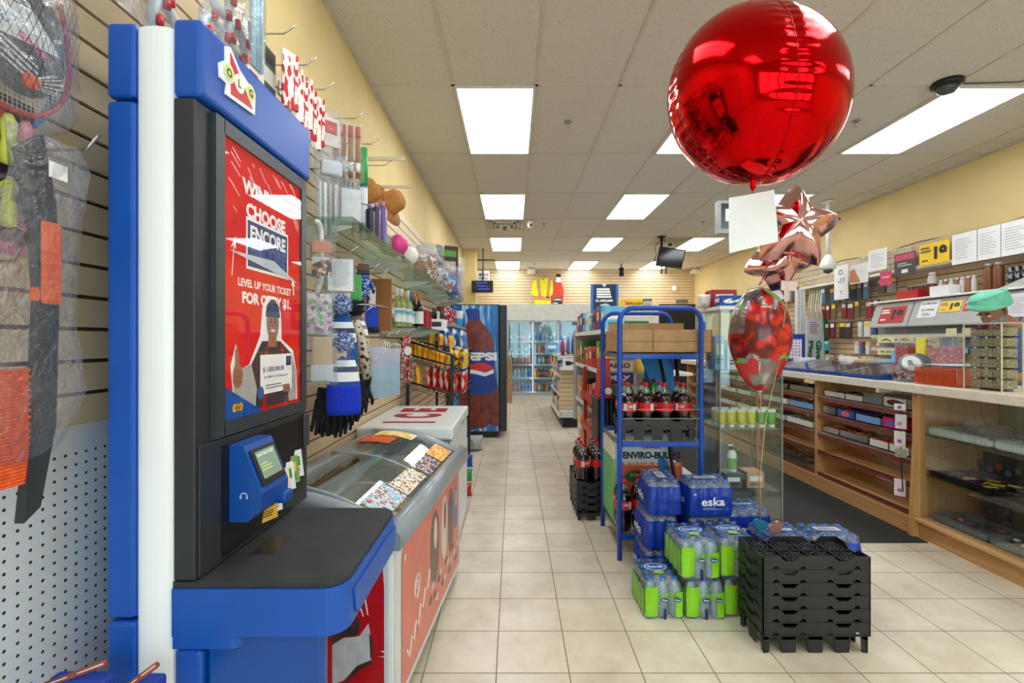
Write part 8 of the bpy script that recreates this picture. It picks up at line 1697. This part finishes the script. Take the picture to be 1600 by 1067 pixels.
# paper under the balloon
p = [P(x, y, 1.885) for x, y in ((1139, 309), (1210, 296), (1214, 378), (1141, 395))]; b = MB(); n_ = 8; vs = []
for j in range(n_+1):
    for i in range(n_+1):
        u, v = i/n_, j/n_; q = (p[0]*(1-u)+p[1]*u)*(1-v)+(p[3]*(1-u)+p[2]*u)*v; vs.append((q.x, q.y+.008*math.sin(u*3+v*2), q.z))
b.add([(*v[:1], v[1], v[2]) for v in vs]+[(v[0], v[1]+.0006, v[2]) for v in vs], [(j*9+i, (j+1)*9+i, (j+1)*9+i+1, j*9+i+1) for j in range(8) for i in range(8)]+[(81+j*9+i, 81+j*9+i+1, 81+(j+1)*9+i+1, 81+(j+1)*9+i) for j in range(8) for i in range(8)], PAPER, True)
b.build('paper_sheet', None, 'blank white paper sheet hanging under the big red balloon', 'paper')
def star(cpx, cpy, Y, size, lab, rot, dep=.11, seed=0, grp='rose gold star balloons'):
    c = P(cpx, cpy, Y); r = thing('star_balloon', lab, 'balloon', c, grp); n = 200; m_ = 28; vs = []; fs = []
    rr_ = random.Random(seed)
    def rad(a):
        k = ((a-PI/2) % (2*PI/5))/(2*PI/5); k = abs(k-.5)*2   # 1 at tips, 0 between
        return size*(.60+.40*k**1.35)
    for s in (-1, 1):
        for j in range(m_+1):
            t = j/m_
            for i in range(n):
                a = 2*PI*i/n; R_ = rad(a); k = ((a-PI/2) % (2*PI/5))/(2*PI/5); valley = 1-abs(k-.5)*2
                th = dep*math.tanh(R_*(1-t)*(1.15-.4*(1-valley))/.055)*(1-.10*t*t)+(.004*math.sin(i*.95)*t**10*(1-t)*5)
                vs.append((math.cos(a)*R_*t, s*th, math.sin(a)*R_*t))
    o = 0
    for s in (0, 1):
        o = s*(m_+1)*n
        for j in range(m_):
            for i in range(n):
                f = (o+j*n+i, o+(j+1)*n+i, o+(j+1)*n+(i+1) % n, o+j*n+(i+1) % n); fs.append(f if s == 0 else f[::-1])
    b = MB(); M = Matrix.Translation(c) @ Matrix.Rotation(rot[2], 4, 'Z') @ Matrix.Rotation(rot[0], 4, 'X') @ Matrix.Rotation(rot[1], 4, 'Y'); b.add(vs, fs, PF, True, M); b.build('foil_body', r)
    b = MB(); b.tube([M @ Vector((0, 0, -size*.6)), M @ Vector((.0, 0, -size*.85))], [.012, .004], PF, 8); b.build('neck', r)
star(1238, 356, 2.30, .225, 'front rose gold star balloon beside the white paper', (-.12, .12, -.2), seed=1)
star(1218, 400, 2.62, .225, 'lower rose gold star balloon behind the front star', (.3, .5, .2), seed=2)
# rose balloon
def rose_balloon():
    c = P(1187, 530, 2.45); r = thing('rose_balloon', 'clear egg shaped balloon printed with red roses above the water packs', 'balloon', c); n, m_ = 72, 60; vs = []; ms = []
    A, Hh = .158, .272
    def prof(t): # t 0 top..1 bottom
        z = math.cos(PI*t); base = math.sin(PI*t)
        return A*base*(1-.24*max(0, -z)**1.2), Hh*z*(1.0 if z > 0 else 1.0)
    for j in range(m_+1):
        R_, z = prof(j/m_)
        for i in range(n):
            a = 2*PI*i/n; w = 1+.012*math.sin(6*a)*math.sin(PI*j/m_); vs.append((c.x+R_*w*math.cos(a), c.y+R_*w*math.sin(a)*.8, c.z+z))
    CLEARB = clear('balloon_clear', (240, 240, 240), .16, .06, bump=.5, bscale=12, milky=.04)
    m, nt, pb = newmat('printed_rose'); pb.inputs['Roughness'].default_value = .22; pb.inputs['Coat Weight'].default_value = .1
    tc = nt.nodes.new('ShaderNodeTexCoord'); v = nt.nodes.new('ShaderNodeTexVoronoi'); v.inputs['Scale'].default_value = 11; v.distance = 'EUCLIDEAN'
    n3 = nt.nodes.new('ShaderNodeTexNoise'); n3.inputs['Scale'].default_value = 7; vm = nt.nodes.new('ShaderNodeMixRGB'); vm.inputs[0].default_value = .3
    nt.links.new(tc.outputs['Object'], n3.inputs['Vector']); nt.links.new(tc.outputs['Object'], vm.inputs[1]); nt.links.new(n3.outputs['Color'], vm.inputs[2]); nt.links.new(vm.outputs[0], v.inputs['Vector'])
    rp = nt.nodes.new('ShaderNodeValToRGB'); e = rp.color_ramp.elements; e[0].position = .05; e[0].color = lin((190, 30, 22))+(1,); e[1].position = .6; e[1].color = lin((96, 8, 10))+(1,); k = e.new(.3); k.color = lin((206, 40, 28))+(1,); k = e.new(.42); k.color = lin((176, 26, 20))+(1,)
    nt.links.new(v.outputs['Distance'], rp.inputs[0]); nt.links.new(rp.outputs[0], pb.inputs['Base Color'])
    LF = C((110, 160, 60), .3, coat=.5); LR = C((186, 26, 26), .25, coat=.5)
    regs = {'clear_shell': [], 'rose_print': [], 'leaf_print': [], 'bud_print': []}
    for j in range(m_):
        for i in range(n):
            f = (j*n+i, (j+1)*n+i, (j+1)*n+(i+1) % n, j*n+(i+1) % n); a = 2*PI*(i+.5)/n; h = math.cos(PI*(j+.5)/m_); fa = math.sin(a); ca = math.cos(a)
            w = .06*math.sin(a*5)+.03*math.sin(a*11+1)
            if h > .97: k = 'clear_shell'
            elif h > .62+w: k = 'leaf_print' if (math.sin(a*3+h*6) > .80) else ('clear_shell' if (ca < -.3 and h > .2) or math.sin(a*2+h*9) > .55 else 'rose_print')
            elif h > -.34+w: k = 'rose_print' if not (ca < -.75 and h > .1) else 'clear_shell'
            elif h > -.42+w: k = 'leaf_print' if math.sin(a*2.5) > 0 else 'clear_shell'
            else:
                lob = abs(((a*2/PI) % 2)-1)   # four buds around
                k = 'bud_print' if ((lob > .28 or h < -.90)and not (h < -.66 and h > -.90 and lob < .62)) else 'clear_shell'
            regs[k].append(f)
    for k, fl in regs.items():
        b = MB(); b.add(vs, fl, {'clear_shell': CLEARB, 'rose_print': m, 'leaf_print': LF, 'bud_print': LR}[k], True)
        # keep only used vertices
        used = sorted({q for f in fl for q in f}); mp = {q: i for i, q in enumerate(used)}; b.v = [b.v[q] for q in used]; b.f = [tuple(mp[q] for q in f) for f in b.f]; b.build(k, r)
    b = MB(); b.lathe([(.018, .0), (.008, -.015), (.004, -.04)], CLEARB, c+Vector((0, 0, -Hh+.004)), 12); b.build('neck', r)
rose_balloon()
def strn(name, pts, c, lab, rad=.0016): b = MB(); b.tube([P(*q) for q in pts], rad, c, 5); b.build(name, None, lab, 'string')
strn('balloon_string', [(1190, 616, 2.45), (1184, 700, 2.47), (1186, 760, 2.49), (1187, 812, 2.50)], C((190, 110, 90), .4), 'copper coloured string from the rose balloon down to its weight', .0024)
strn('balloon_string', [(1232, 430, 2.30), (1229, 470, 2.32), (1218, 560, 2.36), (1196, 660, 2.42), (1188, 740, 2.47), (1189, 814, 2.51)], C((214, 186, 140), .4), 'pale ribbon from the star balloons down to the same weight')
strn('balloon_string', [(1175, 298, 1.9), (1175, 302, 1.895)], RB_, 'short red thread holding the paper to the red balloon')
b = MB(); q = [P(x, y, 2.32) for x, y in ((1221, 438), (1247, 440), (1245, 455), (1220, 453))]; b.quad([tuple(v) for v in q][::-1], C((226, 200, 196), .4)); b.quad([(v.x, v.y+.001, v.z) for v in q], C((226, 200, 196), .4)); b.build('balloon_tag', None, 'pale pink tag on the star balloon ribbon', 'tag')
b = MB(); q = [P(x, y, 2.4) for x, y in ((1205, 455), (1219, 453), (1226, 466), (1214, 472), (1205, 466))]; b.quad([tuple(v) for v in q][::-1], C((214, 224, 230), .4)); b.quad([(v.x, v.y+.001, v.z) for v in q], C((214, 224, 230), .4)); b.build('balloon_tag', None, 'pale blue tag above the rose balloon', 'tag')
def heartw(x, y, z, c, lab, rot):
    b = MB(); pts = []
    for k in range(24):
        t = 2*PI*k/24; pts.append((.0024*16*math.sin(t)**3, .0024*(13*math.cos(t)-5*math.cos(2*t)-2*math.cos(3*t)-math.cos(4*t))))
    M = Matrix.Translation((x, y, z+.045)) @ Matrix.Rotation(rot, 4, 'Y') @ FR((0, 0, 0), (1, 0, 0), (0, 0, 1)); b.prism(pts, .018, mat('foil_%d' % c[0], c, .2, .6), M); b.build('balloon_weight', None, lab, 'weight', 'heart balloon weights')
heartw(1.325, 2.52, .418, (70, 170, 216), 'light blue foil heart weight on the water packs', .35); heartw(1.40, 2.50, .412, (226, 160, 150), 'rose foil heart weight on the water packs', -.5)
